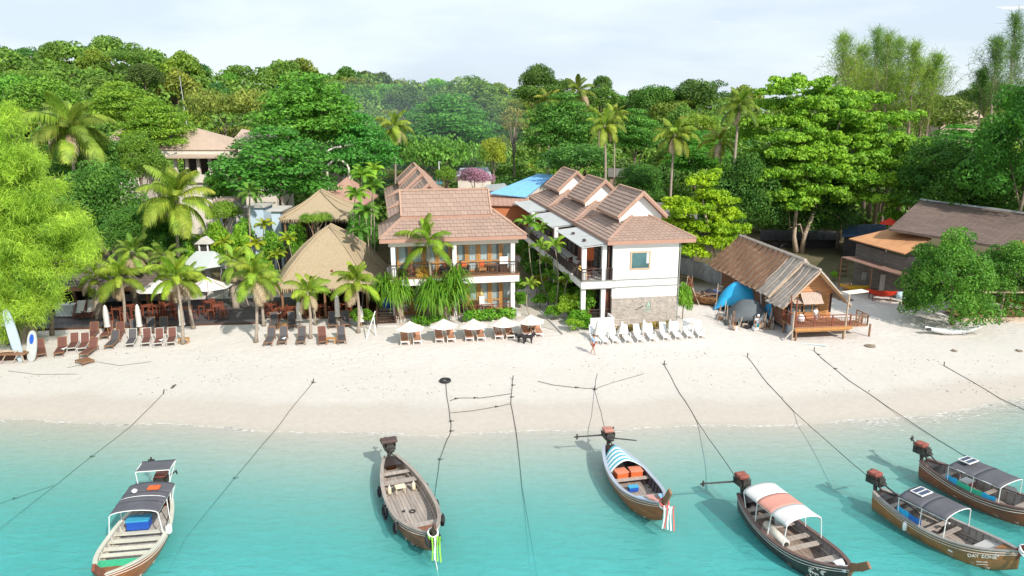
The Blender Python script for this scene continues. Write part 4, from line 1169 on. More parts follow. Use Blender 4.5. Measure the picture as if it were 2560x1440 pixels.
def upper_gable(b_, roof, cx, cy, hw, L_, ze, zr, bud, axis='y', tw=.42, side_tw=2.4, th=.34, piece=False):
 """small raised gable roof: ridge along axis, white gable walls"""
 def q(a, c, z): return (cx + c, cy + a, z) if axis == 'y' else (cx + a, cy + c, z)   # a along the ridge, c across
 h = L_ / 2
 sh = MB()
 for s in (-1, 1):
  A, B, R0, R1 = Vector(q(-h, s * hw, ze)), Vector(q(h, s * hw, ze)), Vector(q(-h, 0, zr)), Vector(q(h, 0, zr))
  sh.add([A, B, R1, R0, A - Vector((0, 0, .2)), B - Vector((0, 0, .2)), R1 - Vector((0, 0, .2)), R0 - Vector((0, 0, .2))],
               [(0, 1, 2, 3), (7, 6, 5, 4), (0, 4, 5, 1), (3, 2, 6, 7), (0, 3, 7, 4), (1, 5, 6, 2)])
 sh.build('upper_roof_shell', FASCIA, roof)
 for s in (-1, 1):
  A, B, R0, R1 = q(-h, s * hw, ze), q(h, s * hw, ze), q(-h, 0, zr), q(h, 0, zr)
  fr = (axis == 'x' and s == -1)
  if s == 1 and axis == 'x': tile_slope(roof, B, A, R1, R0, side_tw, th, TILE, bud)
  elif s == 1: tile_slope(roof, B, A, R1, R0, side_tw, th, TILE, bud)
  else: tile_slope(roof, A, B, R0, R1, tw if fr else side_tw, th, TILE, bud)
 MB().beam(q(-h - .03, 0, zr + .06), q(h + .03, 0, zr + .06), .24, .14).build('ridge_cap', TILE_D, roof)
 for s in (-1, 1):
  for e in (-1, 1):
   MB().beam(q(e * (h - .04), s * (hw + .04), ze + .03), q(e * (h - .04), 0, zr + .07), .13, .2).build('bargeboard', TILE_D, roof)
 for e in (-1, 1):
  d = .1
  g = MB(); g.prism([q(e * (h - .55), -hw + .28, ze - .45), q(e * (h - .55), hw - .28, ze - .45), q(e * (h - .55), hw - .28, ze), q(e * (h - .55), 0, zr - .25), q(e * (h - .55), -hw + .28, ze)], (0, -e * d, 0) if axis == 'y' else (-e * d, 0, 0))
  g.build('gable_wall', WHITE, roof)
def railing(par, a, b, z, h, sp=.14, posts=1.9, pieces=False, m=None, label=None, lean=0):
 a, b = Vector((*a, z)), Vector((*b, z)); L_ = (b - a).length; d = (b - a) / L_
 r = MB(); r.beam(a + Vector((0, 0, h)), b + Vector((0, 0, h)), .07, .06); r.beam(a + Vector((0, 0, h - .22)), b + Vector((0, 0, h - .22)), .04, .03); r.beam(a + Vector((0, 0, .12)), b + Vector((0, 0, .12)), .04, .03)
 n = max(1, round(L_ / posts))
 for i in range(n + 1): p = a + d * (L_ * i / n); r.beam(p, p + Vector((0, 0, h + .02)), .08, .08, (0, 1, 0))
 ro = r.build('railing', m or METAL_D, par)
 k = int(L_ / sp); bm_ = MB(); me = None
 for i in range(1, k):
  p = a + d * (i * sp)
  if pieces:
   if me is None: me = MB().beam((0, 0, .12), (0, 0, h - .22), .03, .03, (0, 1, 0)).mesh('baluster', m or METAL_D)
   link('baluster', me, ro, tuple(p))
  else: bm_.beam(p + Vector((0, 0, .12)), p + Vector((0, 0, h - .22)), .03, .03, (0, 1, 0))
 if not pieces and k > 1: bm_.build('balusters', m or METAL_D, ro, kind='stuff')
 return ro
def glazed_bay(par, x0, x1, y, z0, z1, n, post=WOOD_O, curtain=True, mid=.36):
 """timber framed window wall: posts, rails, panes, curtains behind"""
 w = (x1 - x0) / n; pw = .17
 for i in range(n):
  a, b = x0 + i * w + .01, x0 + (i + 1) * w - .01
  f = MB(); f.bx(a, a + pw, y - .06, y + .06, z0, z1); f.bx(b - pw, b, y - .06, y + .06, z0, z1)
  f.bx(a + pw, b - pw, y - .055, y + .055, z1 - .14, z1); f.bx(a + pw, b - pw, y - .055, y + .055, z0, z0 + .16)
  zm = z0 + (z1 - z0) * mid; f.bx(a + pw, b - pw, y - .055, y + .055, zm - .06, zm + .06)
  fo = f.build('window', post, par)
  for (za, zb) in ((z0 + .16, zm - .06), (zm + .06, z1 - .14)):
   MB().bx(a + pw, b - pw, y - .01, y + .01, za, zb).build('pane', GLASS, fo)
  if curtain:
   c = MB(); nn = 14; amp = .05; full = .98 if i % 3 else .7
   def cf(u, v): return (a + pw + (b - a - 2 * pw) * full * u, y + .07 + amp * math.sin(u * 30 + i), z0 + .1 + (z1 - z0 - .2) * v)
   c.grid(cf, nn * 2, 1); c.build('curtain', CURTAIN, fo, True)
def armchair(par, x, y, z, rz=0, m=None, h=.85, w=.6):
 """woven armchair; returned as a thing"""
 pass
TH = R_(10.5)
# ------------------------------------------------------------------ left block
B1O = P(948, 600, 7.9); B1O.z = 0
GZ = 1.0
def hotel_left():
 t = thing('hotel_block', 'brown tiled two storey hotel block with balconies facing the beach, left of the path', 'building', B1O, TH)
 roof = MB().bx(.3, 11.6, .4, 6.4, 7.55, 7.62).build('roof', WHITE, t)
 bud = Budget(300)
 W, D0 = 11.9, 7.2
 # the largest tiles first: upper front slope, then lower front slope
 upper_gable(t, roof, 5.55, 3.55, 1.75, 7.5, 9.45, 11.35, bud, 'x', .55, 2.4, .40)
 hip_module(roof, 0, W, 0, D0, 7.9, 2.55, 9.75, bud, .55, .40)
 for i in range(3):
  y0 = 7.2 + i * 10.1
  hip_module(roof, .95, 8.5, y0 + .02, y0 + 10.08, 7.9, 3.3, 9.5, bud)
  upper_gable(t, roof, 4.72, y0 + 5.3, 2.15, 6.2, 9.35, 11.3, bud, 'y')
 bud.mb.build('roof_tiles', TILE, roof, kind='stuff')
 # walls
 w = MB(); w.bx(1.75, 11.2, 2.35, 6.9, GZ, 7.55); w.bx(1.9, 7.6, 6.95, 37, GZ, 7.6)
 w.bx(.55, 1.7, 2.3, 6.9, GZ, 4.2)
 w.build('wall', WHITE, t)
 core = MB().bx(2.0, 10.9, 2.28, 2.34, GZ + .3, 7.4).build('inner_room', mat('room_back', (.38, .33, .28), .8, .2, 1), t)
 # slabs and beam
 MB().bx(.55, 11.35, .35, 2.3, 3.98, 4.55).build('balcony_slab', WHITE, t)
 MB().bx(.5, 11.4, .3, 2.3, 4.553, 4.66).build('slab_edge', WOOD_B, t)
 MB().bx(.7, 11.3, .45, .8, 7.22, 7.58).build('beam', mat('cream_paint', (.62, .56, .47), .7, .05), t)
 MB().bx(.6, 11.5, .3, 2.3, GZ - .4, GZ + .22).build('terrace', CONCRETE, t)
 for x in (1.05, 6.0, 10.85):
  for (za, zb) in ((GZ + .22, 3.98), (4.66, 7.22)):
   MB().bx(x - .17, x + .17, .55, .89, za, zb).build('pillar', WHITE, t)
 for (z0, z1) in ((GZ + .25, 3.75), (4.68, 7.1)):
  glazed_bay(t, 1.35, 5.8, 1.75, z0, z1, 4)
  glazed_bay(t, 6.2, 11.0, 1.75, z0, z1, 5)
 railing(t, (.75, .45), (5.85, .45), 4.66, 1.02, .19, 1.7, True)
 railing(t, (6.15, .45), (11.2, .45), 4.66, 1.02, .19, 1.7, True)
 railing(t, (11.2, .45), (11.2, 2.0), 4.66, 1.02, .19)
 railing(t, (.7, .45), (.7, 2.2), 4.66, 1.02, .19)
 railing(t, (1.3, .5), (5.8, .5), GZ + .2, .85, .25, 1.7, False, WOOD_R)
 railing(t, (6.2, .5), (10.6, .5), GZ + .2, .85, .25, 1.7, False, WOOD_R)
 # left side: air conditioner box, small balcony, dark windows
 MB().bx(.9, 1.6, 5.4, 6.2, 5.0, 6.9).build('side_bay', mat('bluish_paint', (.45, .52, .58), .7, .05), t)
 for y in (4.0, 9.5, 14, 19.5, 24, 29):
  f = MB().bx(1.55 if y < 7 else 1.72, 1.9, y, y + 1.1, 5.2, 6.6).build('window', WOOD_D, t)
  MB().bx(1.52 if y < 7 else 1.70, 1.6 if y < 7 else 1.76, y + .12, y + .98, 5.32, 6.48).build('pane', GLASS, f)
 # furniture on balcony and terrace: each a thing of its own
 M_ = Matrix.Translation(B1O) @ Matrix.Rotation(TH, 4, 'Z')
 def wicker(lx, ly, z, rz, lab, m, cush=None):
  p = M_ @ Vector((lx, ly, 0)); a = thing('wicker_chair', lab, 'chair', (p.x, p.y, z), TH + rz, 'wicker chairs on the hotel balconies')
  s = MB(); s.bx(-.35, .35, -.35, .3, .12, .42); s.build('seat', m, a, bevel=.04)
  bk = MB(); bk.bx(-.35, .35, .24, .36, .35, 1.0); bk.bx(-.4, -.3, -.3, .3, .35, .65); bk.bx(.3, .4, -.3, .3, .35, .65); bk.build('backrest', m, a, bevel=.05)
  for (u, v) in ((-.3, -.3), (.3, -.3), (-.3, .3), (.3, .3)): MB().bx(u - .03, u + .03, v - .03, v + .03, 0, .12).build('leg', m, a)
  if cush: MB().bx(-.2, .2, .1, .22, .45, .85).build('cushion', cush, a, bevel=.04)
 oc = mat('orange_cushion', (.62, .12, .03), .7, .1)
 wicker(6.9, 1.5, 4.66, .2, 'black wicker armchair with orange cushion behind the middle of the upper balcony railing', DARK_IN, oc)
 wicker(5.3, 1.5, 4.66, -.2, 'black wicker armchair left of the middle pillar on the upper balcony', DARK_IN, WOOD_R)
 wicker(8.4, 1.5, 4.66, 0, 'brown wicker armchair near the right end of the upper balcony', WOOD_O, oc)
 wicker(2.4, 1.4, 4.66, .3, 'orange lit chair at the left end of the upper balcony', WOOD_R, None)
 wicker(6.9, 1.4, GZ + .22, .2, 'black wicker armchair on the ground floor terrace by the large screw pine', DARK_IN, WOOD_R)
 wicker(7.7, 1.2, GZ + .22, -.3, 'dark rounded wicker chair beside the black one on the ground floor terrace', WOOD_D, None)
 p = M_ @ Vector((10.2, 1.2, 0)); a = thing('towel', 'white towel hung over the right end of the upper balcony railing', 'towel', (p.x, p.y, 4.66), TH)
 MB().bx(-.4, .3, -.3, -.24, .75, 1.35).build('cloth', mat('white_cloth', (.78, .78, .78), .85, .04), a)
 MB().bx(-.38, .28, -.26, -.22, .0, .75).build('stand', WOOD_D, a)
 for i, (lx, z) in enumerate(((9.2, 4.66), (8.7, GZ + .22))):
  p = M_ @ Vector((lx, 1.3, 0)); a = thing('table', ['small brown table on the upper balcony', 'small pale table on the ground floor terrace'][i], 'table', (p.x, p.y, z), TH)
  MB().bx(-.4, .4, -.3, .3, .62, .68).build('table_top', WOOD_B if i == 0 else CONCRETE, a)
  for (u, v) in ((-.35, -.25), (.35, -.25), (-.35, .25), (.35, .25)): MB().bx(u - .03, u + .03, v - .03, v + .03, 0, .62).build('leg', WOOD_D, a)
 p = M_ @ Vector((8.35, 1.75, 0)); a = thing('garden_statue', 'small pale statue on a pedestal on the ground floor terrace', 'statue', (p.x, p.y, GZ + .22), TH)
 MB().bx(-.22, .22, -.22, .22, 0, 1.3).build('pedestal', WHITE, a)
 MB().lathe([(.16, 1.3), (.2, 1.45), (.12, 1.65), (.13, 1.75), (.14, 1.85), (.06, 2.0)], 10).build('figure', mat('gold_stone', (.6, .48, .2), .5, .2), a, True)
hotel_left()
# ------------------------------------------------------------------ right block
B2O = P(1520, 604, 7.9); B2O.z = 0
def hotel_right():
 t = thing('hotel_block', 'white two storey hotel block with stone panelled end wall, right of the path', 'building', B2O, TH)
 roof = MB().bx(.3, 6.9, .4, 29.6, 7.55, 7.62).build('roof', WHITE, t)
 bud = Budget(300); W = 7.35
 hip_module(roof, 0, W, 0, 10.0, 7.9, 3.25, 9.55, bud, .42, .34)
 for i in range(3):
  y0 = i * 10.1
  if i: hip_module(roof, 0, W, y0 + .02, y0 + 10.08, 7.9, 3.25, 9.55, bud, .42, .34)
  upper_gable(t, roof, W / 2, y0 + 5.4, 2.1, 6.1, 9.4, 11.35, bud, 'y')
 bud.mb.build('roof_tiles', TILE, roof, kind='stuff')
 w = MB()
 w.bx(.62, 6.15, .5, .75, 3.15, 7.6)                   # end wall above the stone
 w.bx(5.9, 6.15, .75, 30, GZ - .3, 7.6)
 w.bx(2.3, 2.5, 1.2, 30, GZ - .3, 7.6)
 w.bx(.4, 5.9, 29.8, 30, GZ - .3, 7.6)
 w.build('wall', WHITE, t)
 MB().bx(.62, 6.15, .53, .78, GZ - .4, 3.149).build('wall_base', CONCRETE, t)
 # rough stone cladding, every stone proud by its own amount
 st = MB(); z = GZ - .3; r = random.Random(9); i = 0
 stm = mat('cladding_stone', (.34, .31, .28), .85, .3, 3.2, rnd=0, bump=.5, col2=(.52, .46, .40))
 while z < 3.1:
  h = r.choice((.07, .09, .12)); x = .6
  while x < 6.16:
   L_ = min(r.uniform(.18, .6), 6.18 - x)
   top = z + h if z + h < 3.1 or r.random() < .6 else z + h * .6
   st.bx(x, x + L_ - .012, .53 - r.uniform(.03, .09), .55, z, top - .01); x += L_
  z += h
 st.build('stone_cladding', stm, t, kind='stuff')
 STRG = mat('grey_course', (.26, .27, .25), .7, .1)
 MB().tube([(.55, .38, GZ - .2), (.55, .38, 3.3)], .05, 6).build('drain_pipe', METAL_D, t); MB().tube([(6.25, .45, GZ - .2), (6.25, .45, 7.5)], .05, 6).build('drain_pipe', STRG, t)
 # thin dark string courses on the end wall, with the slab band between
 for z in (4.02, 4.62):
  MB().bx(-1.95, .95, .385, .47, z, z + .07).build('string_course', STRG, t)
  MB().bx(1.02, 6.2, .455, .52, z, z + .08).build('string_course', STRG, t)
 MB().bx(-1.95, .615, .42, 29.5, 4.08, 4.6).build('balcony_slab', WHITE, t)
 MB().bx(-1.95, 2.3, .5, 29.5, GZ - .4, GZ + .25).build('terrace', CONCRETE, t)
 for y in (.75, 10.0, 20.0, 29.2):
  for x in ((-1.7, -.05) if y < 1 else (-1.7,)):
   for (za, zb) in ((GZ + .25, 4.08), (4.6, 7.5)):
    MB().bx(x - .17, x + .17, y - .17, y + .17, za, zb).build('pillar', WHITE, t)
 # window on the end wall
 f = MB(); x0, x1, z0, z1 = 2.05, 3.75, 5.45, 6.95
 f.bx(x0, x0 + .13, .42, .52, z0, z1); f.bx(x1 - .13, x1, .42, .52, z0, z1); f.bx(x0 + .13, x1 - .13, .42, .52, z0, z0 + .13); f.bx(x0 + .13, x1 - .13, .42, .52, z1 - .13, z1)
 fo = f.build('window', mat('tan_frame', (.50, .37, .25), .6, .08), t)
 MB().bx(x0 + .13, x1 - .13, .47, .49, z0 + .13, z1 - .13).build('pane', mat('teal_glass', (.06, .13, .14), .08, .3, .8, spec=.9), fo)
 MB().bx(x1 - .32, x1 - .14, .462, .468, z0 + .5, z1 - .14).build('curtain', CURTAIN, fo)
 # the left long side: doors, glass, dark interior
 k = 0
 for i in range(3):
  y0 = .9 + i * 10.0
  for (za, zb) in ((GZ + .27, 3.95), (4.62, 7.3)):
   glazed_bay_side(t, .42, y0, y0 + 4.4, za, zb, 3, WOOD_D)
   MB().bx(.35, .5, y0 + 4.5, y0 + 8.9, za, zb).build('wall_panel', WOOD_R if k % 2 else WOOD_D, t)
   f = MB().bx(.27, .36, y0 + 5.2, y0 + 6.3, za, zb - .25).build('door', WOOD_O if k % 3 == 0 else WOOD_R, t)
   MB().bx(.24, .275, y0 + 5.35, y0 + 6.15, za + 1.2, zb - .5).build('pane', GLASS, f)
   k += 1
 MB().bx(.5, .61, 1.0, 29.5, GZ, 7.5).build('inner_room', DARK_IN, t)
 # red panels at the corner rooms
 MB().bx(-.02, .6, .95, 1.0, GZ + .3, 3.9).build('corner_panel', WOOD_R, t)
 MB().bx(-1.4, -.3, 2.6, 2.68, 5.9, 7.35).build('screen', mat('red_screen', (.55, .13, .04), .5, .2), t)
 MB().bx(-1.35, -.3, 2.6, 2.68, GZ + .4, 3.9).build('screen', mat('red_screen', (.55, .13, .04), .5, .2), t)
 railing(t, (-1.9, .5), (-.3, .5), 4.6, 1.05, .15, 3)
 railing(t, (.15, .5), (.6, .5), 4.6, 1.05, .15, 3)
 railing(t, (-1.9, .55), (-1.9, 29.2), 4.6, 1.05, .11, 2.4)
 railing(t, (-1.9, .6), (-.3, .6), GZ + .25, 1.0, .15, 3)
 railing(t, (.15, .6), (.6, .6), GZ + .25, 1.0, .15, 3)
 railing(t, (-1.9, .65), (-1.9, 9.5), GZ + .25, 1.0, .12, 2.4)
 # corrugated awnings, one bay each, made of sheets
 for i in range(3):
  y0 = .35 + i * 10.0
  a = MB(); a.beam((-1.95, y0, 7.42), (-1.95, y0 + 8.3, 7.42), .08, .1); a.beam((.2, y0, 7.62), (.2, y0 + 8.3, 7.62), .08, .1)
  for y in (y0 + .05, y0 + 2.8, y0 + 5.5, y0 + 8.2): a.beam((-2.0, y, 7.40), (.25, y, 7.6), .06, .08)
  ao = a.build('awning', METAL_G, t); shm = mat('awning_sheet', (.41, .43, .42), .5, .1, 1)
  n = 6
  for j in range(n):
   ya, yb = y0 + 8.3 * j / n + .015, y0 + 8.3 * (j + 1) / n - .015
   s = MB(); m_ = 7
   for q in range(m_):
    u0, u1 = ya + (yb - ya) * q / m_, ya + (yb - ya) * (q + 1) / m_
    h0, h1 = (.035 if q % 2 else 0), (0 if q % 2 else .035)
    s.add([(-2.1, u0, 7.47 + h0), (.28, u0, 7.70 + h0), (.28, u1, 7.70 + h1), (-2.1, u1, 7.47 + h1)], [(0, 1, 2, 3)])
   s.build('roof_sheet', shm, ao)
  for q in range(2 if i == 0 else 0):
   MB().lathe([(.06, 0), (.17, .03), (.15, .16), (.05, .2)], 8).build('lamp', METAL_D, t, loc=(-1.3, y0 + 1.8 + q * 3.4, 7.6))
 # low white garden wall at the foot
 MB().bx(-1.5, .3, -.85, -.65, GZ - .3, GZ + .95).build('garden_wall', WHITE, t)
 MB().bx(.3, .45, -.85, .5, GZ - .3, GZ + .95).build('garden_wall', WHITE, t)
 # paddle and plaque on the stone
 pl = mat('green_plaque', (.33, .47, .38), .6, .15, 8); bk = mat('black_paint', (.03, .03, .03), .5, .1)
 e = MB(); e.beam((2.75, .42, 2.15), (3.15, .42, 2.34), .02, .035); e.lathe([(.0, 0), (.05, .01), (.0, .02)], 6, (2.72, .42, 2.13)); e.box((3.2, .42, 2.37), (.16, .02, .06), 0, Matrix.Rotation(-.45, 3, 'Y'))
 e.build('paddle_sign', bk, t)
 e = MB(); e.prism([(3.62, .43, 2.2), (3.84, .43, 2.2), (3.86, .43, 2.55), (3.8, .43, 2.72), (3.72, .43, 2.76), (3.64, .43, 2.6)], (0, .02, 0)); e.bx(3.2, 3.95, .425, .44, 2.12, 2.145); e.bx(3.35, 3.85, .425, .44, 2.02, 2.07)
 e.build('emblem', pl, t)
 MB().lathe([(.0, 0), (.06, .02), (.0, .05)], 8, (3.74, .415, 2.3)).build('emblem_dot', bk, t)
 M_ = Matrix.Translation(B2O) @ Matrix.Rotation(TH, 4, 'Z')
 yl = mat('yellow_cushion', (.62, .40, .10), .7, .1)
 for i, (lx, ly, z, m, lab) in enumerate((( -1.5, 1.5, 4.6, yl, 'armchair with yellow cushion at the corner of the upper side balcony'), (-.9, 3.0, 4.6, WOOD_R, 'red brown armchair behind the yellow one on the upper side balcony'), (-1.3, 5.2, 4.6, WOOD_R, 'red brown armchair further back on the upper side balcony'),
                                         (-1.2, 1.6, GZ + .25, oc_(), 'orange red chair on the ground floor corner terrace'), (-1.4, 7.5, GZ + .25, WOOD_R, 'red chair deep on the ground floor side terrace'))):
  p = M_ @ Vector((lx, ly, 0)); a = thing('armchair', lab, 'chair', (p.x, p.y, z), TH + i * .4, 'armchairs on the side balconies')
  MB().bx(-.35, .35, -.35, .35, .3, .45).build('seat', m, a, bevel=.04)
  MB().bx(-.35, .35, .28, .38, .4, 1.05).build('backrest', m if i == 0 else WOOD_R, a, bevel=.04)
  for (u, v) in ((-.32, -.32), (.32, -.32), (-.32, .32), (.32, .32)): MB().bx(u - .035, u + .035, v - .035, v + .035, 0, .6 if v < 0 else .3).build('leg', WOOD_R, a)
 for i, (lx, ly, z) in enumerate(((-.6, 2.2, 4.6), (-.5, 6, 4.6))):
  p = M_ @ Vector((lx, ly, 0)); a = thing('table', ['round topped dark table at the corner of the upper side balcony', 'dark table further back on the upper side balcony'][i], 'table', (p.x, p.y, z), TH)
  MB().lathe([(.02, 0), (.25, .01), (.05, .05), (.05, .68), (.4, .7), (.4, .74), (.0, .745)], 12).build('table_top', WOOD_R, a)
def oc_(): return mat('orange_cushion', (.62, .12, .03), .7, .1)
def glazed_bay_side(par, x, y0, y1, z0, z1, n, post):
 w = (y1 - y0) / n
 for i in range(n):
  a, b = y0 + i * w + .01, y0 + (i + 1) * w - .01; pw = .15
  f = MB(); f.bx(x - .06, x + .06, a, a + pw, z0, z1); f.bx(x - .06, x + .06, b - pw, b, z0, z1); f.bx(x - .055, x + .055, a + pw, b - pw, z1 - .14, z1); f.bx(x - .055, x + .055, a + pw, b - pw, z0, z0 + .15)
  zm = z0 + (z1 - z0) * .4; f.bx(x - .055, x + .055, a + pw, b - pw, zm - .05, zm + .05)
  fo = f.build('window', post, par)
  MB().bx(x - .01, x + .01, a + pw, b - pw, z0 + .15, zm - .05).build('pane', GLASS, fo)
  MB().bx(x - .01, x + .01, a + pw, b - pw, zm + .05, z1 - .14).build('pane', GLASS, fo)
hotel_right()
# path between the blocks and the sandy forecourt: slightly greyer sand sheet with an edging board
def path():
 pm = mat('path_sand', (.50, .46, .40), .95, .08, 1.5, bump=.2)
 L0, R0 = [(1288, 800), (1282, 740), (1276, 690), (1268, 660)], [(1400, 830), (1345, 760), (1312, 715), (1290, 680)]
 a = [G(*p, .012) for p in L0]; b = [G(*p, .012) for p in R0]; mb = MB()
 n = 12
 def ev(ps, f):
  i = min(len(ps) - 2, int(f * (len(ps) - 1))); g = f * (len(ps) - 1) - i; return ps[i].lerp(ps[i + 1], g)
 def fn(u, v):
  p = ev(a, u).lerp(ev(b, u), v); p.z = ground(p.x, p.y) + .03; return p
 mb.grid(fn, 24, 10)
 props(mb.build('path', pm, None, True), 'pale sandy path running back between the two hotel blocks', None, None, 'structure')
 e = MB(); pts = [G(x, y, .06) for x, y in ((1408, 838), (1370, 800), (1330, 755), (1300, 715))]
 for p, q in zip(pts, pts[1:]): e.beam(p, q, .1, .16)
 props(e.build('path_edging', CONCRETE, None), 'pale edging kerb along the right side of the sandy path', 'kerb')
path()
# ================================================================== other buildings
THATCH = mat('thatch', (0.33, 0.255, 0.165), 0.95, 0.22, 2.2, bump=0.7, bscale=9, stretch=(5, 5, 1.0), col2=(0.46, 0.37, 0.24))
THATCH2 = mat('palm_thatch', (0.25, 0.14, 0.09), 0.95, 0.25, 3, bump=0.7, bscale=14, col2=(0.42, 0.27, 0.18))
THATCH3 = mat('silver_thatch', (0.37, 0.31, 0.26), 0.95, 0.2, 3, bump=0.4, bscale=14, col2=(0.46, 0.41, 0.36))
TAN = mat('tan_roofing', (0.46, 0.35, 0.27), 0.85, 0.08, 1.2, bump=0.2)
CREAM = mat('cream_wall', (0.66, 0.60, 0.52), 0.8, 0.06, 1)
BLUE_R = mat('blue_sheet', (0.20, 0.48, 0.82), 0.5, 0.06, 0.8)
TEAL_R = mat('teal_sheet', (0.07, 0.42, 0.52), 0.5, 0.1, 0.8)
BROWN_R = mat('brown_sheet', (0.42, 0.25, 0.19), 0.7, 0.1, 0.8)
ORANGE_R = mat('rust_sheet', (0.50, 0.25, 0.12), 0.75, 0.12, 0.8)
GREY_W = mat('grey_boards', (0.16, 0.15, 0.135), 0.85, 0.3, 1.5, stretch=(1, 1, 6))
GREY_TILE = mat('grey_brown_tile', (0.17, 0.125, 0.105), 0.8, 0.25, 1.5, rnd=.12)
def thatch_roof(par, pts_e, apex, name='thatch_roof', thick=.28, m=None, ridge=None, fringe=True, bulge=.12):
 """hipped thatch: eave polygon rising to a short ridge, every slope a slightly sagging sheet with a ragged fringe"""
 m = m or THATCH; n = len(pts_e); rd = [Vector(p) for p in (ridge or [apex])]
 cen = sum((Vector(p) for p in pts_e), Vector()) / n
 mb = MB(); r = random.Random(5)
 for i in range(n):
  A, B = Vector(pts_e[i]), Vector(pts_e[(i + 1) % n])
  ta = min(rd, key=lambda q: (q - A).length); tb = min(rd, key=lambda q: (q - B).length)
  def fn(u, v, A=A, B=B, ta=ta, tb=tb):
   e = A.lerp(B, u); t_ = ta.lerp(tb, u); p = e.lerp(t_, v)
   p.z += bulge * math.sin(v * math.pi) + .05 * noise.noise(p * .8) + .03 * noise.noise(p * 3)
   return p
  mb.grid(fn, 16, 14)
  if fringe:
   L_ = (B - A).length; k = int(L_ / .16)
   for j in range(k):
    a = A.lerp(B, j / k); b = A.lerp(B, (j + 1) / k); d = r.uniform(.15, .5)
    mb.add([a + Vector((0, 0, .02)), b + Vector((0, 0, .02)), (a + b) / 2 + Vector((0, 0, -d))], [(0, 1, 2)])
 o = mb.build(name, m, par, True)
 u_ = MB(); u_.add([Vector(p) - Vector((0, 0, thick)) for p in pts_e] + [Vector((cen.x, cen.y, rd[0].z - thick - .4))], [(i, (i + 1) % n, n) for i in range(n)])
 u_.build('roof_lining', WOOD_D, par)
 for i in range(n):
  A = Vector(pts_e[i]); q = min(rd, key=lambda s: (s - A).length)
  pts = [A.lerp(q, f) + Vector((0, 0, bulge * math.sin(f * math.pi) + .05)) for f in (0, .25, .5, .75, 1)]
  MB().tube(pts, .11, 6).build('hip_roll', m, par, True)
 return o
def local(o, p):
 """world point into the frame of an unrotated empty"""
 return Vector(p) - Vector(o.location)
# ---- main thatched restaurant
def thatched_restaurant():
 # eaves about 3.2 m up
 ez = 3.6; c = [P(690, 682, ez), P(742, 722, ez), P(905, 722, ez), P(940, 668, ez)]
 Yf = P(820, 722, ez).y
 o = Vector((P(820, 700, ez).x, Yf + 4, GZ)); t = thing('thatched_restaurant', 'open thatched restaurant with steep straw roof left of the hotel', 'building', o)
 xl, xr = P(700, 715, ez).x - .8, P(938, 715, ez).x + .2
 e = [(xl + .8, Yf, ez), (xr - .5, Yf + .2, ez), (xr + .3, Yf + 4.5, ez + .2), (xr - .5, Yf + 9, ez + .2), (xl + .8, Yf + 9, ez + .2), (xl - .3, Yf + 4.5, ez + .2)]
 ap = PY(822, 566, Yf + 4.4); ap2 = PY(815, 581, Yf + 3.9)
 e = [Vector(p) - o for p in e]
 thatch_roof(t, e, ap - o, ridge=[ap - o, ap - o + Vector((0, .8, .02))], bulge=.42)
 for x in np.linspace(e[0].x + .3, e[1].x - .3, 5):
  for y in (e[0].y + .4, e[3].y - .6):
   MB().tube([(x, y, 0), (x, y, ez - GZ + .3)], .1, 6).build('post', WOOD_B, t)
 MB().bx(e[0].x - .2, e[1].x + .2, e[0].y + .3, e[3].y, -.3, .12).build('floor', WOOD_D, t)
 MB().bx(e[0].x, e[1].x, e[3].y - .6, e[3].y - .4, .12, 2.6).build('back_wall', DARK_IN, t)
 # small emblem on the roof front: three brown discs
 q = PY(831, 683, Yf + 1.2) - o; g = MB()
 for dx, dz in ((0, .22), (-.14, 0), (.14, 0)): g.box((q.x + dx, q.y - .15, q.z + dz), (.2, .06, .2), 0, Matrix.Rotation(.78, 3, 'Y') @ Matrix.Rotation(0, 3, 'X'))
 g.bx(q.x - .3, q.x + .25, q.y - .32, q.y - .26, q.z - .32, q.z - .22)
 g.build('emblem', WOOD_R, t)
 return t, Yf
TR, TRY = thatched_restaurant()
def thatched_second():
 ez = 4.6; Y = 70.0
 L0, R0 = PY(690, 548, Y), PY(882, 545, Y); ap = PY(800, 477, Y + 4)
 o = Vector((ap.x, Y + 4, ground(ap.x, Y + 4))); t = thing('thatched_pavilion', 'second thatched pavilion behind the restaurant', 'building', o)
 z = L0.z; e = [Vector(p) - o for p in [(L0.x + .3, Y, z), (R0.x, Y, z), (R0.x + .6, Y + 4, z), (R0.x, Y + 8.5, z), (L0.x, Y + 8.5, z), (L0.x - .5, Y + 4, z)]]
 thatch_roof(t, e, ap - o, ridge=[ap - o, ap - o + Vector((0, .8, 0))], bulge=-.25)
 for x in (e[0].x + .4, 0, e[1].x - .4):
  for y in (e[0].y + .4, e[3].y - .5): MB().tube([(x, y, 0), (x, y, e[0].z + .2)], .1, 6).build('post', WOOD_B, t)
 MB().bx(e[0].x, e[1].x, e[3].y - .5, e[3].y - .3, 0, e[0].z).build('back_wall', DARK_IN, t)
thatched_second()
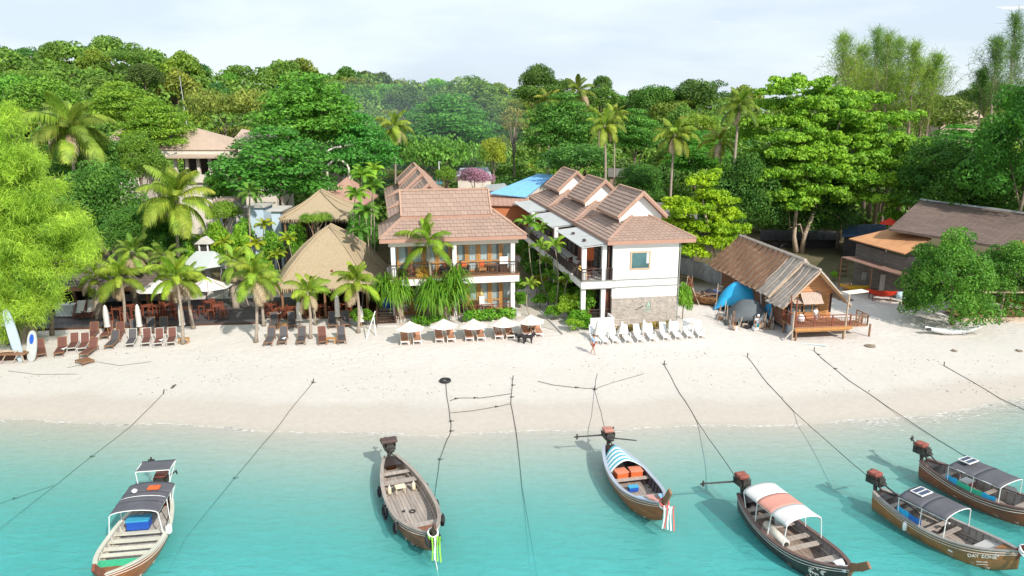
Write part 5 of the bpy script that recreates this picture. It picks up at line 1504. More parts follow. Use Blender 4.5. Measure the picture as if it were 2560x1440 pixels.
def gable_house(name, label, cx, Y, w, d, ze, zr, rm, wm, rz=0.0, cat='building', ov=.5, axis='x', sheets=8, group=None):
 g = ground(cx, Y); t = thing(name, label, cat, (cx, Y, g), rz, group); ze -= g; zr -= g
 MB().bx(-w / 2 + ov, w / 2 - ov, -d / 2 + ov, d / 2 - ov, 0, ze).build('wall', wm, t)
 hx, hy = w / 2, d / 2
 for s in (-1, 1):
  n = sheets
  ro = None
  for k in range(n):
   f0, f1 = -hx + w * k / n + .01, -hx + w * (k + 1) / n - .01
   j = .01 * (k % 2)
   mb = MB()
   if axis == 'x': q = [(f0, s * hy, ze - .1 + j), (f1, s * hy, ze - .1 + j), (f1, 0, zr + j), (f0, 0, zr + j)]
   else:
    g0, g1 = -hy + d * k / n + .01, -hy + d * (k + 1) / n - .01
    q = [(s * hx, g0, ze - .1 + j), (s * hx, g1, ze - .1 + j), (0, g1, zr + j), (0, g0, zr + j)]
   mb.prism(q, (0, 0, -.06)); mb.build('roof_sheet', rm, t)
 if axis == 'x':
  for s in (-1, 1): MB().prism([(s * (hx - ov), -hy + ov, ze), (s * (hx - ov), hy - ov, ze), (s * (hx - ov), 0, zr - .1)], (-.1 * s, 0, 0)).build('gable_wall', wm, t)
  MB().beam((-hx, 0, zr + .03), (hx, 0, zr + .03), .3, .08).build('ridge_cap', rm, t)
 else:
  for s in (-1, 1): MB().prism([(-hx + ov, s * (hy - ov), ze), (hx - ov, s * (hy - ov), ze), (0, s * (hy - ov), zr - .1)], (0, -.1 * s, 0)).build('gable_wall', wm, t)
  MB().beam((0, -hy, zr + .03), (0, hy, zr + .03), .3, .08).build('ridge_cap', rm, t)
 return t
# ---- hall with tan hipped roof, back left
def hall():
 Y = 92.0; a = PY(428, 392, Y); m = mpp(Y, 10)
 o = Vector((PY(505, 400, Y).x, Y, ground(0, Y))); t = thing('resort_hall', 'large hall with stepped tan hipped roof among the trees, back left', 'building', o)
 def q(px, py, dy=0): return PY(px, py, Y + dy) - o
 # upper hip roof
 A, B = q(375, 375, 3), q(585, 372, 3); R0, R1 = q(452, 320, 8), q(492, 320, 8)
 A = Vector((A.x, 3, A.z)); B = Vector((B.x, 3, A.z)); D = Vector((A.x, 14, A.z)); E_ = Vector((B.x, 14, A.z))
 mb = MB(); mb.add([A, B, E_, D, R0, R1], [(0, 1, 5, 4), (1, 2, 5), (2, 3, 4, 5), (3, 0, 4), (3, 2, 1, 0)]); mb.build('upper_roof', TAN, t)
 MB().bx(A.x + .6, B.x - .3, 3.2, 13.5, A.z - 1.0, A.z - .05).build('clerestory', CREAM, t)
 z1 = q(500, 372, 2.5).z - .75; z0 = q(500, 392, 0).z
 lo = MB(); x0, x1 = q(395, 390).x, q(598, 390).x
 lo.add([(x0, 0, z0), (x1, 0, z0), (x1 - 1.5, 3.1, z1), (x0 + 1.5, 3.1, z1), (x0, 0, z0 - .2), (x1, 0, z0 - .2)], [(0, 1, 2, 3), (0, 4, 5, 1)]); lo.build('lower_roof', TAN, t)
 lo = MB(); lo.add([(x1, 0, z0), (x1, 16, z0), (x1 - 1.5, 14, z1), (x1 - 1.5, 3.1, z1)], [(0, 1, 2, 3)]); lo.build('lower_roof', TAN, t)
 MB().bx(x0 + 1.2, x1 - 1.2, 1.6, 14, -1, z0 - 3.2).build('wall', CREAM, t)
 MB().bx(x0 + 1.0, x1 - 1.0, 1.2, 1.5, z0 - 3.3, z0 - 2.3).build('parapet', CREAM, t)
 MB().bx(x0 + 1.6, x1 - 1.6, 3.4, 3.6, z0 - 3.2, z0 - .2).build('room_back', DARK_IN, t)
 for k in range(6):
  x = x0 + 1.4 + (x1 - x0 - 2.8) * k / 5
  MB().bx(x - .18, x + .18, 1.3, 1.65, z0 - 3.2, z0 - .1).build('pillar', CREAM, t)
 for k in range(3):
  x = x0 + 5 + k * 1.8; MB().bx(x, x + 1.2, 2.2, 2.5, z0 - 2.9, z0 - 1.7).build('seat', WOOD_R, t)
hall()
def hip_small(name, label, px0, px1, pye, pxr, pyr, Y, d, m, wm, wall=2.5):
 A, B = PY(px0, pye, Y), PY(px1, pye, Y); R0 = PY(pxr, pyr, Y + d / 2)
 o = Vector(((A.x + B.x) / 2, Y, ground(A.x, Y))); t = thing(name, label, 'building', o)
 a = A - o; b = B - o; b.z = a.z; r0 = R0 - o
 MB().add([a, b, b + Vector((0, d, 0)), a + Vector((0, d, 0)), r0, a - Vector((0, 0, .2)), b - Vector((0, 0, .2)), b + Vector((0, d, -.2))], [(0, 1, 4), (1, 2, 4), (2, 3, 4), (3, 0, 4), (0, 5, 6, 1), (1, 6, 7, 2)]).build('roof', m, t)
 MB().bx(a.x + .7, b.x - .7, .7, d - .7, 0, a.z).build('wall', wm, t)
 return t
hip_small('resort_hall', 'tan hipped roof right of the hall, half hidden by the dark layered tree', 575, 690, 357, 605, 322, 95.0, 9, TAN, CREAM)
hip_small('resort_hall', 'small tan roof peeking out left of the hall', 262, 345, 352, 300, 321, 96.0, 7, TAN, CREAM)
hip_small('resort_villa', 'brown villa roof behind the second thatched pavilion', 775, 905, 515, 868, 442, 80.0, 10, BROWN_R, CREAM)
hip_small('resort_villa', 'pale roof corner above the second thatched pavilion', 780, 862, 385, 835, 352, 96.0, 8, TAN, CREAM)
def arch():
 Y = 88.0; o = PY(848, 445, Y); o.z = ground(o.x, Y); t = thing('arched_gate', 'pale arched gable with dark glass behind the thatched pavilion', 'gateway', o)
 c = PY(845, 425, Y) - o; m = mpp(Y, 10); pts = [(c.x + 1.3 * math.cos(a), 0, c.z + 1.15 * math.sin(a)) for a in np.linspace(0, math.pi, 13)]
 MB().tube([(c.x + 1.3, 0, 0)] + pts + [(c.x - 1.3, 0, 0)], .14, 6).build('arch', CREAM, t, True)
 MB().prism([(p[0], .12, p[2]) for p in pts], (0, .1, 0)).build('pane', DARK_IN, t)
 pts = [(c.x + .6 - 2.4 * math.cos(a), .5, c.z + 1.2 + 1.5 * math.sin(a)) for a in np.linspace(.6, 1.5, 8)]
 MB().tube(pts, .12, 6).build('arch_rib', CREAM, t, True)
arch()
# white patches: low villas glimpsed through the planting
for i, (px, py, w, Y) in enumerate(((575, 480, 50, 86), (560, 520, 60, 78), (640, 535, 60, 76), (690, 545, 36, 74))):
 q = PY(px, py, float(Y)); g = ground(q.x, Y)
 t = thing('villa_wall', ['white villa wall under the dark layered tree', 'white villa wall left of the drooping small palm', 'pale blue white wall right of the drooping small palm', 'pale blue corner beside the second thatched eave'][i], 'building', (q.x, Y, g))
 W_ = w * .62 * mpp(Y); MB().bx(-W_ / 2, W_ / 2, 0, 3, 0, q.z - g + .7).build('wall', [WHITE, WHITE, mat('pale_blue', (.50, .62, .72), .7, .05), mat('pale_blue', (.5, .6, .7), .7, .05)][i], t)
 MB().bx(-W_ / 2 - .3, W_ / 2 + .3, -.3, 3.3, q.z - g + .7, q.z - g + .85).build('roof', [TAN, TAN, CONCRETE, CONCRETE][i], t)
 MB().bx(-W_ / 4, W_ / 4, -.04, 0, .8, 2.0).build('window', DARK_IN, t)
# ---- roofs between the blocks
def poly_roof(name, label, pts, Y0, m, wm, thick=.12, wall=True, sheets=7, dz=0.0):
 """roof plane whose corners were sighted: front-left, front-right, back-right, back-left as (px,py,Y)"""
 q = [PY(px, py, Y) for px, py, Y in pts]; cen = sum(q, Vector()) / 4
 o = Vector((cen.x, cen.y, ground(cen.x, cen.y))); t = thing(name, label, 'building', o); q = [p - o for p in q]
 for k in range(sheets):
  a, b = k / sheets + .002, (k + 1) / sheets - .002
  c = [q[0].lerp(q[1], a), q[0].lerp(q[1], b), q[3].lerp(q[2], b), q[3].lerp(q[2], a)]
  up = Vector((0, 0, .012 * (k % 2)))
  MB().prism([p + up for p in c], (0, 0, -thick)).build('roof_sheet', m, t)
 if wall:
  c = sum(q, Vector()) / 4; w_ = [c + (p - c) * .9 for p in q]
  MB().add([(p.x, p.y, 0) for p in w_] + [(p.x, p.y, p.z - thick - .05) for p in w_], [(0, 1, 5, 4), (1, 2, 6, 5), (2, 3, 7, 6), (3, 0, 4, 7)]).build('wall', wm, t)
 return t
poly_roof('blue_roofed_house', 'house with large bright blue metal roof between the hotel blocks', [(1225, 482, 88), (1315, 492, 88), (1385, 437, 100), (1345, 434, 104)], 0, BLUE_R, CREAM, sheets=8)
poly_roof('low_house', 'low brown roofed house with orange boards at the end of the path', [(1222, 512, 84), (1330, 514, 84), (1315, 486, 91), (1222, 482, 91)], 0, BROWN_R, mat('orange_boards', (.50, .17, .07), .7, .15, 2, stretch=(1, 1, 8)), sheets=9)
poly_roof('teal_roofed_hut', 'small teal roofed hut behind the left hotel gables', [(1058, 462, 100), (1105, 458, 100), (1100, 442, 106), (1055, 447, 106)], 0, TEAL_R, CREAM, sheets=4)
poly_roof('grey_roofed_house', 'pale grey roofed house behind the bougainvillea', [(1140, 440, 100), (1232, 446, 100), (1222, 418, 107), (1150, 420, 107)], 0, mat('pale_grey_sheet', (.48, .55, .62), .6, .1), CREAM, sheets=6)
poly_roof('low_house', 'low grey roof left of the bright blue roof', [(1215, 476, 94), (1275, 476, 94), (1262, 458, 100), (1215, 462, 100)], 0, mat('grey_sheet', (.38, .42, .42), .6, .1), CREAM, sheets=4)
poly_roof('low_house', 'dark roofed shack under the palms behind the white block', [(1520, 440, 98), (1610, 445, 98), (1610, 425, 104), (1520, 420, 104)], 0, GREY_W, mat('shack_boards', (.30, .22, .15), .8, .3, 2), sheets=5)
poly_roof('low_house', 'dark grey roof behind the brown gables at the yellow almond tree', [(1650, 545, 76), (1745, 552, 76), (1740, 515, 84), (1640, 505, 84)], 0, GREY_W, GREY_W, sheets=6)
poly_roof('low_house', 'pale pink roof glimpsed above the palms on the right', [(1725, 324, 120), (1785, 328, 120), (1775, 302, 126), (1725, 304, 126)], 0, TAN, CREAM, sheets=3)
gable_house('low_house', 'tan cliff side roof glimpsed on the far right hill', PY(2385, 285, 140).x, 140, 8, 5, PY(2385, 292, 140).z, PY(2385, 272, 140).z, TAN, TAN)
# lamp mast between blocks
q = PY(1098, 435, 96); t = thing('light_mast', 'thin white mast standing behind the left hotel gables', 'mast', (q.x, 96, ground(q.x, 96)))
MB().tube([(0, 0, 0), (0, 0, PY(1098, 404, 96).z - t.location.z)], .08, 6).build('pole', WHITE, t)
MB().box((.1, 0, PY(1098, 404, 96).z - t.location.z), (.4, .15, .1)).build('lamp_head', METAL_G, t)
q = PY(455, 250, 118); t = thing('radio_mast', 'thin radio mast with a bushy climber rising behind the tan roof', 'mast', (q.x, 118, ground(q.x, 118)))
zt = PY(447, 190, 118).z - t.location.z
MB().tube([(.8, 0, 0), (0, 0, zt)], [.12, .05], 5).build('pole', METAL_G, t)
link('climber', crown('shrub', 0), t, (.25, 0, zt * .62), None, (.5, .5, 1.6), (1.2, 1.2, .8))
# ---- wooden hut on the right
def wooden_hut():
 # footprint read from the deck corners on the sand
 a = R_(7.5); o = Vector((21.55, 52.9, 0))
 D = Vector((-math.sin(a), math.cos(a), 0)); Rr = Vector((math.cos(a), math.sin(a), 0))
 t = thing('wooden_hut', 'orange wooden beach hut on posts with long ribbed thatch roof', 'building', o, a)
 Wd = 4.15; z0 = 1.95; g = 1.0
 LOG = mat('hut_boards', (.50, .24, .11), .7, .22, 2.5, rnd=.14, stretch=(.4, .4, 6)); DB = mat('hut_dark_boards', (.19, .10, .065), .8, .25, 2, rnd=.15, stretch=(.4, .4, 6))
 y0 = 2.2; zt = 4.15; zr = 6.2
 Lh = 13.2
 # front gable wall boards
 n = 10
 for k in range(n):
  za, zb = z0 + (zt - z0) * k / n + .008, z0 + (zt - z0) * (k + 1) / n - .004
  if z0 + .45 < (za + zb) / 2 < zt - .25:
   MB().bx(2.75, 3.7, y0 - .03, y0 + .03, za, zb).build('board', LOG, t)
  else: MB().bx(.25, Wd - .25, y0 - .03, y0 + .03, za, zb).build('board', LOG, t)
 for k in range(9):
  za, zb = zt + (zr - .35 - zt) * k / 9 + .008, zt + (zr - .35 - zt) * (k + 1) / 9 - .004
  f = 1 - (zb - zt) / (zr - zt); hw = max(.1, (Wd / 2 - .15) * f)
  MB().bx(Wd / 2 - hw, Wd / 2 + hw, y0 - .04, y0 + .02, za, zb).build('board', LOG, t)
 MB().bx(.3, Wd - .3, y0 + .05, y0 + .12, z0, zt).build('inner_room', DARK_IN, t)
 # side walls: horizontal dark boards in bays
 for s, x in ((0, .2), (1, Wd - .2)):
  for b in range(4):
   ya, yb = y0 + .1 + b * 3.2, y0 + .1 + (b + 1) * 3.2 - .08
   if b == 3: yb = ya + 2.6
   for k in range(10):
    za, zb = g + .3 + 2.75 * k / 10 + .01, g + .3 + 2.75 * (k + 1) / 10
    MB().bx(x - .03 - .012 * (k % 2), x + .03, ya, yb, za, zb).build('board', DB, t)
   MB().bx(x - .07, x + .05, yb, yb + .08, g, zt).build('post', METAL_G, t)
 # windows with frames and sun blind
 wf = MB(); 
 for xx in (.55, 1.25, 1.6, 2.3, 2.65): wf.bx(xx - .04, xx + .04, y0 - .08, y0 - .03, z0 + .5, zt - .35)
 for zz in (z0 + .5, z0 + 1.1, zt - .35): wf.bx(.55, 2.65, y0 - .08, y0 - .03, zz - .04, zz + .04)
 fo = wf.build('window', WOOD_O, t)
 MB().bx(.6, 1.4, y0 - .055, y0 - .045, z0 + .55, zt - .4).build('pane', GLASS, fo); MB().bx(1.65, 2.6, y0 - .055, y0 - .045, z0 + .55, zt - .4).build('pane', GLASS, fo)
 bl = mat('blind_strips', (.46, .36, .30), .85, .3, 4, stretch=(9, 1, 1))
 for k in range(10):
  x = 1.15 + k * .165; MB().add([(x, y0 - .12, zt - .05), (x + .155, y0 - .12, zt - .05), (x + .155 + .03, y0 - .75, zt - .85), (x + .03, y0 - .75, zt - .85)], [(0, 1, 2, 3)]).build('blind_strip', bl, t)
 for k in range(5): MB().add([(.45 + k * .14, y0 - .12, zt - .6), (.58 + k * .14, y0 - .12, zt - .6), (.6 + k * .14, y0 - .65, zt - .8), (.46 + k * .14, y0 - .65, zt - .8)], [(0, 1, 2, 3)]).build('blind_strip', bl, t)
 for k in range(11): MB().bx(2.85, 3.5, y0 - .09, y0 - .04, z0 + .3 + k * .14, z0 + .4 + k * .14).build('louvre_slat', WOOD_O, t)
 # roof: front small roof (silver) and the long ribbed thatch behind
 ov = .75; ap = (Wd / 2, zr)
 def strip(ya, yb, dz, m, nm, seg):
  for s in (-1, 1):
   for k in range(seg):
    y_a, y_b = ya + (yb - ya) * k / seg, ya + (yb - ya) * (k + 1) / seg - .02
    mb = MB(); ex = Wd / 2 + s * (Wd / 2 + ov)
    ez = zt - (zr - zt) * ov / (Wd / 2)
    rr = random.Random(k * 3 + s)
    def fn(u, v, y_a=y_a, y_b=y_b):
     x = Wd / 2 + (ex - Wd / 2) * v; z = zr + (ez - zr) * v + dz + .05 * math.sin(v * 9 + k) + .05 * math.sin(u * math.pi)
     z += .014 * (1 if int(v * 14) % 2 else -1)
     return Vector((x + (rr.uniform(0, .15) * s if v == 1 else 0), y_a + (y_b - y_a) * u, z))
    mb.grid(fn, 4, 28); so = mb.build(nm, m, t)
    so_m = so.modifiers.new('thickness', 'SOLIDIFY'); so_m.thickness = .12
   # raised ribs
   for k in range(seg + 1):
    y_ = ya + (yb - ya) * k / seg
    ex = Wd / 2 + s * (Wd / 2 + ov + .05); ez = zt - (zr - zt) * (ov + .05) / (Wd / 2)
    pts = [(Wd / 2 + (ex - Wd / 2) * f, y_ + .12 * math.sin(f * 5 + k), zr + (ez - zr) * f + dz + .12 + .04 * math.sin(f * 9 + k)) for f in np.linspace(0, 1, 9)]
    MB().tube(pts, .05, 5).build('thatch_rib', WOOD_B if m is THATCH2 else THATCH3, t, True)
 strip(y0 - 1.0, y0 + 1.6, -.25, THATCH3, 'thatch_panel', 3)
 strip(y0 + 1.3, y0 + 3.3, .1, THATCH3, 'thatch_panel', 2)
 strip(y0 + 3.3, y0 + Lh, .1, THATCH2, 'thatch_panel', 10)
 MB().tube([(Wd / 2, y0 + 1.2, zr + .15), (Wd / 2, y0 + Lh, zr + .12)], .16, 6).build('ridge_roll', THATCH3, t)
 MB().tube([(Wd / 2, y0 - 1.05, zr - .12), (Wd / 2, y0 + 1.6, zr - .1)], .12, 6).build('ridge_roll', THATCH3, t)
 for s in (-1, 1):
  ex = Wd / 2 + s * (Wd / 2 + ov); ez = zt - (zr - zt) * ov / (Wd / 2)
  MB().beam((ex, y0 - 1.05, ez - .32), (Wd / 2, y0 - 1.05, zr - .3), .05, .2).build('bargeboard', WOOD_O, t)
  MB().beam((ex, y0 - 1.15, ez - .25), (Wd / 2, y0 - 1.15, zr - .2), .05, .1).build('bargeboard', THATCH3, t)
  MB().beam((ex, y0 + 1.25, ez + .02), (Wd / 2, y0 + 1.25, zr + .02), .05, .2).build('bargeboard', BARK_PALE, t)
 # deck with planks, beams, posts, railing
 DK = mat('deck_plank', (.34, .17, .10), .7, .2, 3, rnd=.15, stretch=(1, 5, 1))
 for k in range(18): MB().bx(-.15, Wd + .2, .02 + k * .125, .125 + k * .125, z0 - .1, z0 - .02).build('deck_plank', DK, t)
 MB().beam((-.2, -.02, z0 - .2), (Wd + .3, -.02, z0 - .2), .1, .2).build('deck_beam', WOOD_O, t); MB().beam((-.1, .05, z0 - .36), (Wd + .1, .05, z0 - .36), .08, .1).build('deck_beam', WOOD_O, t)
 for (x, y) in ((0, .1), (Wd - .3, .1), (0, 2.0), (Wd - .2, 2.0), (2.2, 2.0), (6.2, .4)): MB().tube([(x, y, g - .4), (x, y, z0 - .1)], .08, 6).build('post', WOOD_B, t)
 for k in range(7): MB().bx(Wd + .25, Wd + 1.75, .3 + k * .22, .5 + k * .22, z0 - .25, z0 - .18).build('deck_plank', DK, t)
 railing(t, (-.1, .08), (Wd + .15, .08), z0 - .02, .85, .13, 1.5, True, WOOD_R)
 railing(t, (-.1, .1), (-.1, 2.1), z0 - .02, .85, .13, 1.0, False, WOOD_R)
 railing(t, (Wd + .3, .35), (Wd + 1.75, .35), z0 - .2, .85, .3, .7, False, WOOD_B)
 railing(t, (Wd + 1.75, .35), (Wd + 1.75, 1.8), z0 - .2, .85, .3, .7, False, WOOD_B)
 MB().tube([(Wd - .25, .05, g - .2), (Wd - .2, .05, z0 + 2.6)], .08, 6).build('post', BARK_PALE, t)
 MB().box((Wd + .4, .3, z0 + 2.55), (2.0, .7, .08), .25).build('signboard', mat('white_board', (.72, .68, .6), .7, .1), t)
 MB().tube([(-.15, .1, z0), (-.15, .1, zt + .1)], .06, 6).build('post', WOOD_R, t)
 MB().tube([(-.1, .9, z0), (-.2, .9, zt + .1)], .05, 6).build('post', WOOD_R, t)
 # lean stair at left
 MB().beam((-.9, .1, g), (-.1, .1, z0 - .05), .06, .12).build('stair_rail', THATCH3, t)
 return t, o, a
HUT, HUTO, HUTA = wooden_hut()
# ---- corrugated fence
def fence():
 pts = [G(1978, 850), G(1950, 806), G(1905, 768), G(1850, 737), G(1790, 712), G(1740, 694), G(1700, 684)]
 o = pts[0]; t = thing('corrugated_fence', 'grey corrugated metal fence between the tarps and the wooden hut', 'fence', o)
 m = mat('corrugated_metal', (.30, .33, .36), .5, .22, 2.5, rnd=.14, metal=.3)
 n = 26; L_ = [0]
 for p, q in zip(pts, pts[1:]): L_.append(L_[-1] + (q - p).length)
 def at(s):
  for i in range(len(pts) - 1):
   if s <= L_[i + 1] + 1e-6: return pts[i].lerp(pts[i + 1], (s - L_[i]) / (L_[i + 1] - L_[i]))
  return pts[-1]
 for k in range(n):
  mb = MB(); s0, s1 = L_[-1] * k / n, L_[-1] * (k + 1) / n; q_ = 8; h = 1.9 + random.uniform(-.05, .05)
  ps = [at(s0 + (s1 - s0) * j / q_) for j in range(q_ + 1)]
  d = (ps[-1] - ps[0]).normalized(); nn = Vector((-d.y, d.x, 0)) * .035
  for j in range(q_):
   a = ps[j] - o + nn * (1 if j % 2 else -1); b = ps[j + 1] - o + nn * (-1 if j % 2 else 1)
   mb.add([(a.x, a.y, -.2), (b.x, b.y, -.2), (b.x, b.y, h), (a.x, a.y, h)], [(0, 1, 2, 3)])
  mb.build('fence_panel', m, t)
 for k in range(0, n + 1, 4):
  p = at(L_[-1] * k / n) - o; MB().tube([(p.x, p.y + .05, -.2), (p.x, p.y + .05, 2.15)], .05, 5).build('post', METAL_G, t)
 MB().tube([(.0, -.1, -.2), (.0, -.1, 2.3)], .07, 6).build('post', BARK_PALE, t)
fence()
# ---- right restaurant: long roof, rust annex, lower awning, deck
def right_restaurant():
 Y = 66.0
 o = Vector((PY(2400, 700, Y).x, Y, GZ)); t = thing('beach_restaurant', 'long dark restaurant with grey brown tiled roof at the right edge', 'building', o)
 def q(px, py, Yq): return PY(px, py, Yq) - o
 # big slope: eave front-left to right, ridge behind
 A, B, D, E_ = q(2222, 572, 68), q(2535, 622, 61), q(2300, 500, 78), q(2640, 545, 70)
 mb = MB(); mb.prism([A, B, E_, D], (0, 0, -.2)); ro = mb.build('roof', GREY_TILE, t)
 bud = Budget(220); tile_slope(ro, A, B, D, E_, .95, .42, GREY_TILE, bud, .05); bud.mb.build('roof_tiles', GREY_TILE, ro, kind='stuff')
 back = MB(); back.prism([D, E_, E_ + Vector((2, 6, -3.5)), D + Vector((2, 6, -3.5))], (0, 0, -.15)); back.build('roof', GREY_TILE, t)
 MB().beam(D + Vector((0, 0, .1)), E_ + Vector((0, 0, .1)), .35, .15).build('ridge_cap', METAL_G, t)
 # orange gable at right edge
 MB().prism([q(2522, 622, 61.3), q(2640, 680, 61.0), q(2640, 560, 61.0)], (0, .1, 0)).build('gable_wall', mat('orange_wall', (.62, .20, .06), .6, .12, 3, stretch=(.5, .5, 6)), t)
 for k in range(3): MB().beam(q(2540, 622 + k * 16, 61.2), q(2640, 626 + k * 16, 60.9), .05, .08).build('board', WOOD_O, t)
 # rust annex roof
 a, b, c, d = q(2122, 596, 70), q(2262, 634, 64.5), q(2330, 596, 66), q(2232, 570, 71)
 for k in range(5):
  f0, f1 = k / 5 + .003, (k + 1) / 5 - .003
  MB().prism([a.lerp(b, f0), a.lerp(b, f1), d.lerp(c, f1), d.lerp(c, f0)], (0, 0, -.1)).build('roof_sheet', ORANGE_R, t)
 # upper wall of boards under the annex, then lower lean-to, then dark ground floor
 a2, b2 = q(2142, 604, 70.2), q(2270, 642, 64.8)
 for k in range(6):
  dz0, dz1 = -.15 - k * .36, -.15 - (k + 1) * .36 + .015
  MB().add([a2 + Vector((0, 0, dz0)), b2 + Vector((0, 0, dz0)), b2 + Vector((0, .02 * (k % 2), dz1)), a2 + Vector((0, .02 * (k % 2), dz1))], [(0, 1, 2, 3)]).build('board', GREY_W, t)
 l0, l1 = q(2103, 642, 68.5), q(2270, 694, 62.2); u0, u1 = q(2138, 640, 70.2), q(2300, 688, 64.6)
 MB().prism([l0, l1, u1, u0], (0, 0, -.08)).build('lean_to_roof', mat('brown_awning', (.22, .13, .10), .8, .15, 1), t)
 w0, w1 = q(2135, 716, 69.8), q(2290, 770, 63.2)
 MB().add([(a2.x, a2.y, a2.z - 2.3), (b2.x, b2.y, b2.z - 2.3), (b2.x, b2.y, -.5), (a2.x, a2.y, -.5)], [(0, 1, 2, 3)]).build('wall', GREY_W, t)
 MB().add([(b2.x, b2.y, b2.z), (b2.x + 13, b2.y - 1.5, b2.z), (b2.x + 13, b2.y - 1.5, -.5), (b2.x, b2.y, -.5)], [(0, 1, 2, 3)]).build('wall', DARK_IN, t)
 for f in (0.02, .5, .98):
  p = l0.lerp(l1, f); MB().tube([(p.x, p.y + .1, -.2), (p.x, p.y + .1, p.z - .05)], .06, 6).build('post', WOOD_B, t)
 p = a2.lerp(b2, .62); MB().bx(p.x - .4, p.x + .4, p.y - .12, p.y - .05, 0, 1.9).build('door', CONCRETE, t)
 p = a2.lerp(b2, .25); MB().bx(p.x - .35, p.x + .35, p.y - .14, p.y - .05, .9, 1.7).build('window', METAL_G, t)
 # deck
 g0 = G(2385, 802) - o; g1 = G(2600, 800) - o
 for k in range(14):
  y = g0.y - .1 + k * .2; MB().bx(g0.x + .5, g1.x + 2, y, y + .18, .12, .2).build('deck_plank', mat('deck_plank', (.34, .17, .10), .7, .2, 3, rnd=.15), t)
 MB().bx(g0.x + .5, g1.x + 2, g0.y - .15, g0.y - .1, -.2, .22).build('deck_beam', BARK_PALE, t)
 for px in (2403, 2492, 2560):
  p = G(px, 800) - o; MB().tube([(p.x, g0.y - .05, -.2), (p.x, g0.y - .05, 2.4)], .08, 6).build('post', BARK_PALE, t)
 MB().bx(g0.x + 1.6, g1.x + 2, g0.y - .2, g0.y + 2.4, 2.3, 2.42).build('porch_roof', mat('yellow_awning', (.55, .46, .28), .8, .15), t)
 railing(t, (G(2498, 800).x - o.x, g0.y + .0), (G(2600, 800).x - o.x, g0.y + .0), .2, .8, .2, 1.5, False, WOOD_B)
 OR = mat('orange_cloth', (.62, .12, .035), .75, .15)
 for i, (px, py, s) in enumerate(((2448, 782, .55), (2508, 775, .5), (2530, 772, .45), (2478, 768, .5), (2550, 780, .5))):
  p = G(px, py); a_ = thing('dining_chair', ['orange covered box chair at the left end of the right restaurant deck', 'red chair behind the railing of the right restaurant deck', 'second red chair behind the railing of the right restaurant deck', 'red chair at the back of the right restaurant deck', 'red chair at the right edge of the restaurant deck'][i], 'chair', (p.x, max(p.y, o.y + g0.y + .4), GZ + .2), i * .5)
  MB().bx(-s, s, -s * .8, s * .6, 0 if i == 0 else .3, .45).build('seat', OR, a_, bevel=.03); MB().bx(-s, s, s * .5, s * .7, .4, .95).build('backrest', OR if i else WOOD_R, a_, bevel=.03)
right_restaurant()
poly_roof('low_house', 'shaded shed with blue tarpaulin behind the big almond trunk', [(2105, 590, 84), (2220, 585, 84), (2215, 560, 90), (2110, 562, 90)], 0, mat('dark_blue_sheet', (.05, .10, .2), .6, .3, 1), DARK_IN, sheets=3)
poly_roof('low_house', 'house coloured dark as shade directly behind the almond trunks', [(1900, 600, 90), (2100, 600, 90), (2100, 578, 95), (1900, 575, 95)], 0, DARK_IN, DARK_IN, sheets=5)  # the almond tree's shade is put into this near-black roof and wall colour
q = PY(2225, 548, 80); t = thing('red_parasol', 'red parasol top left of the long restaurant roof', 'parasol', (q.x, 80, GZ)); hz = q.z - GZ
MB().tube([(0, 0, 0), (0, 0, hz)], .05, 5).build('pole', WHITE, t); MB().lathe([(1.1, hz - .5), (.5, hz - .15), (.02, hz + .1)], 8).build('canopy', mat('red_canvas', (.62, .04, .02), .7, .08), t)
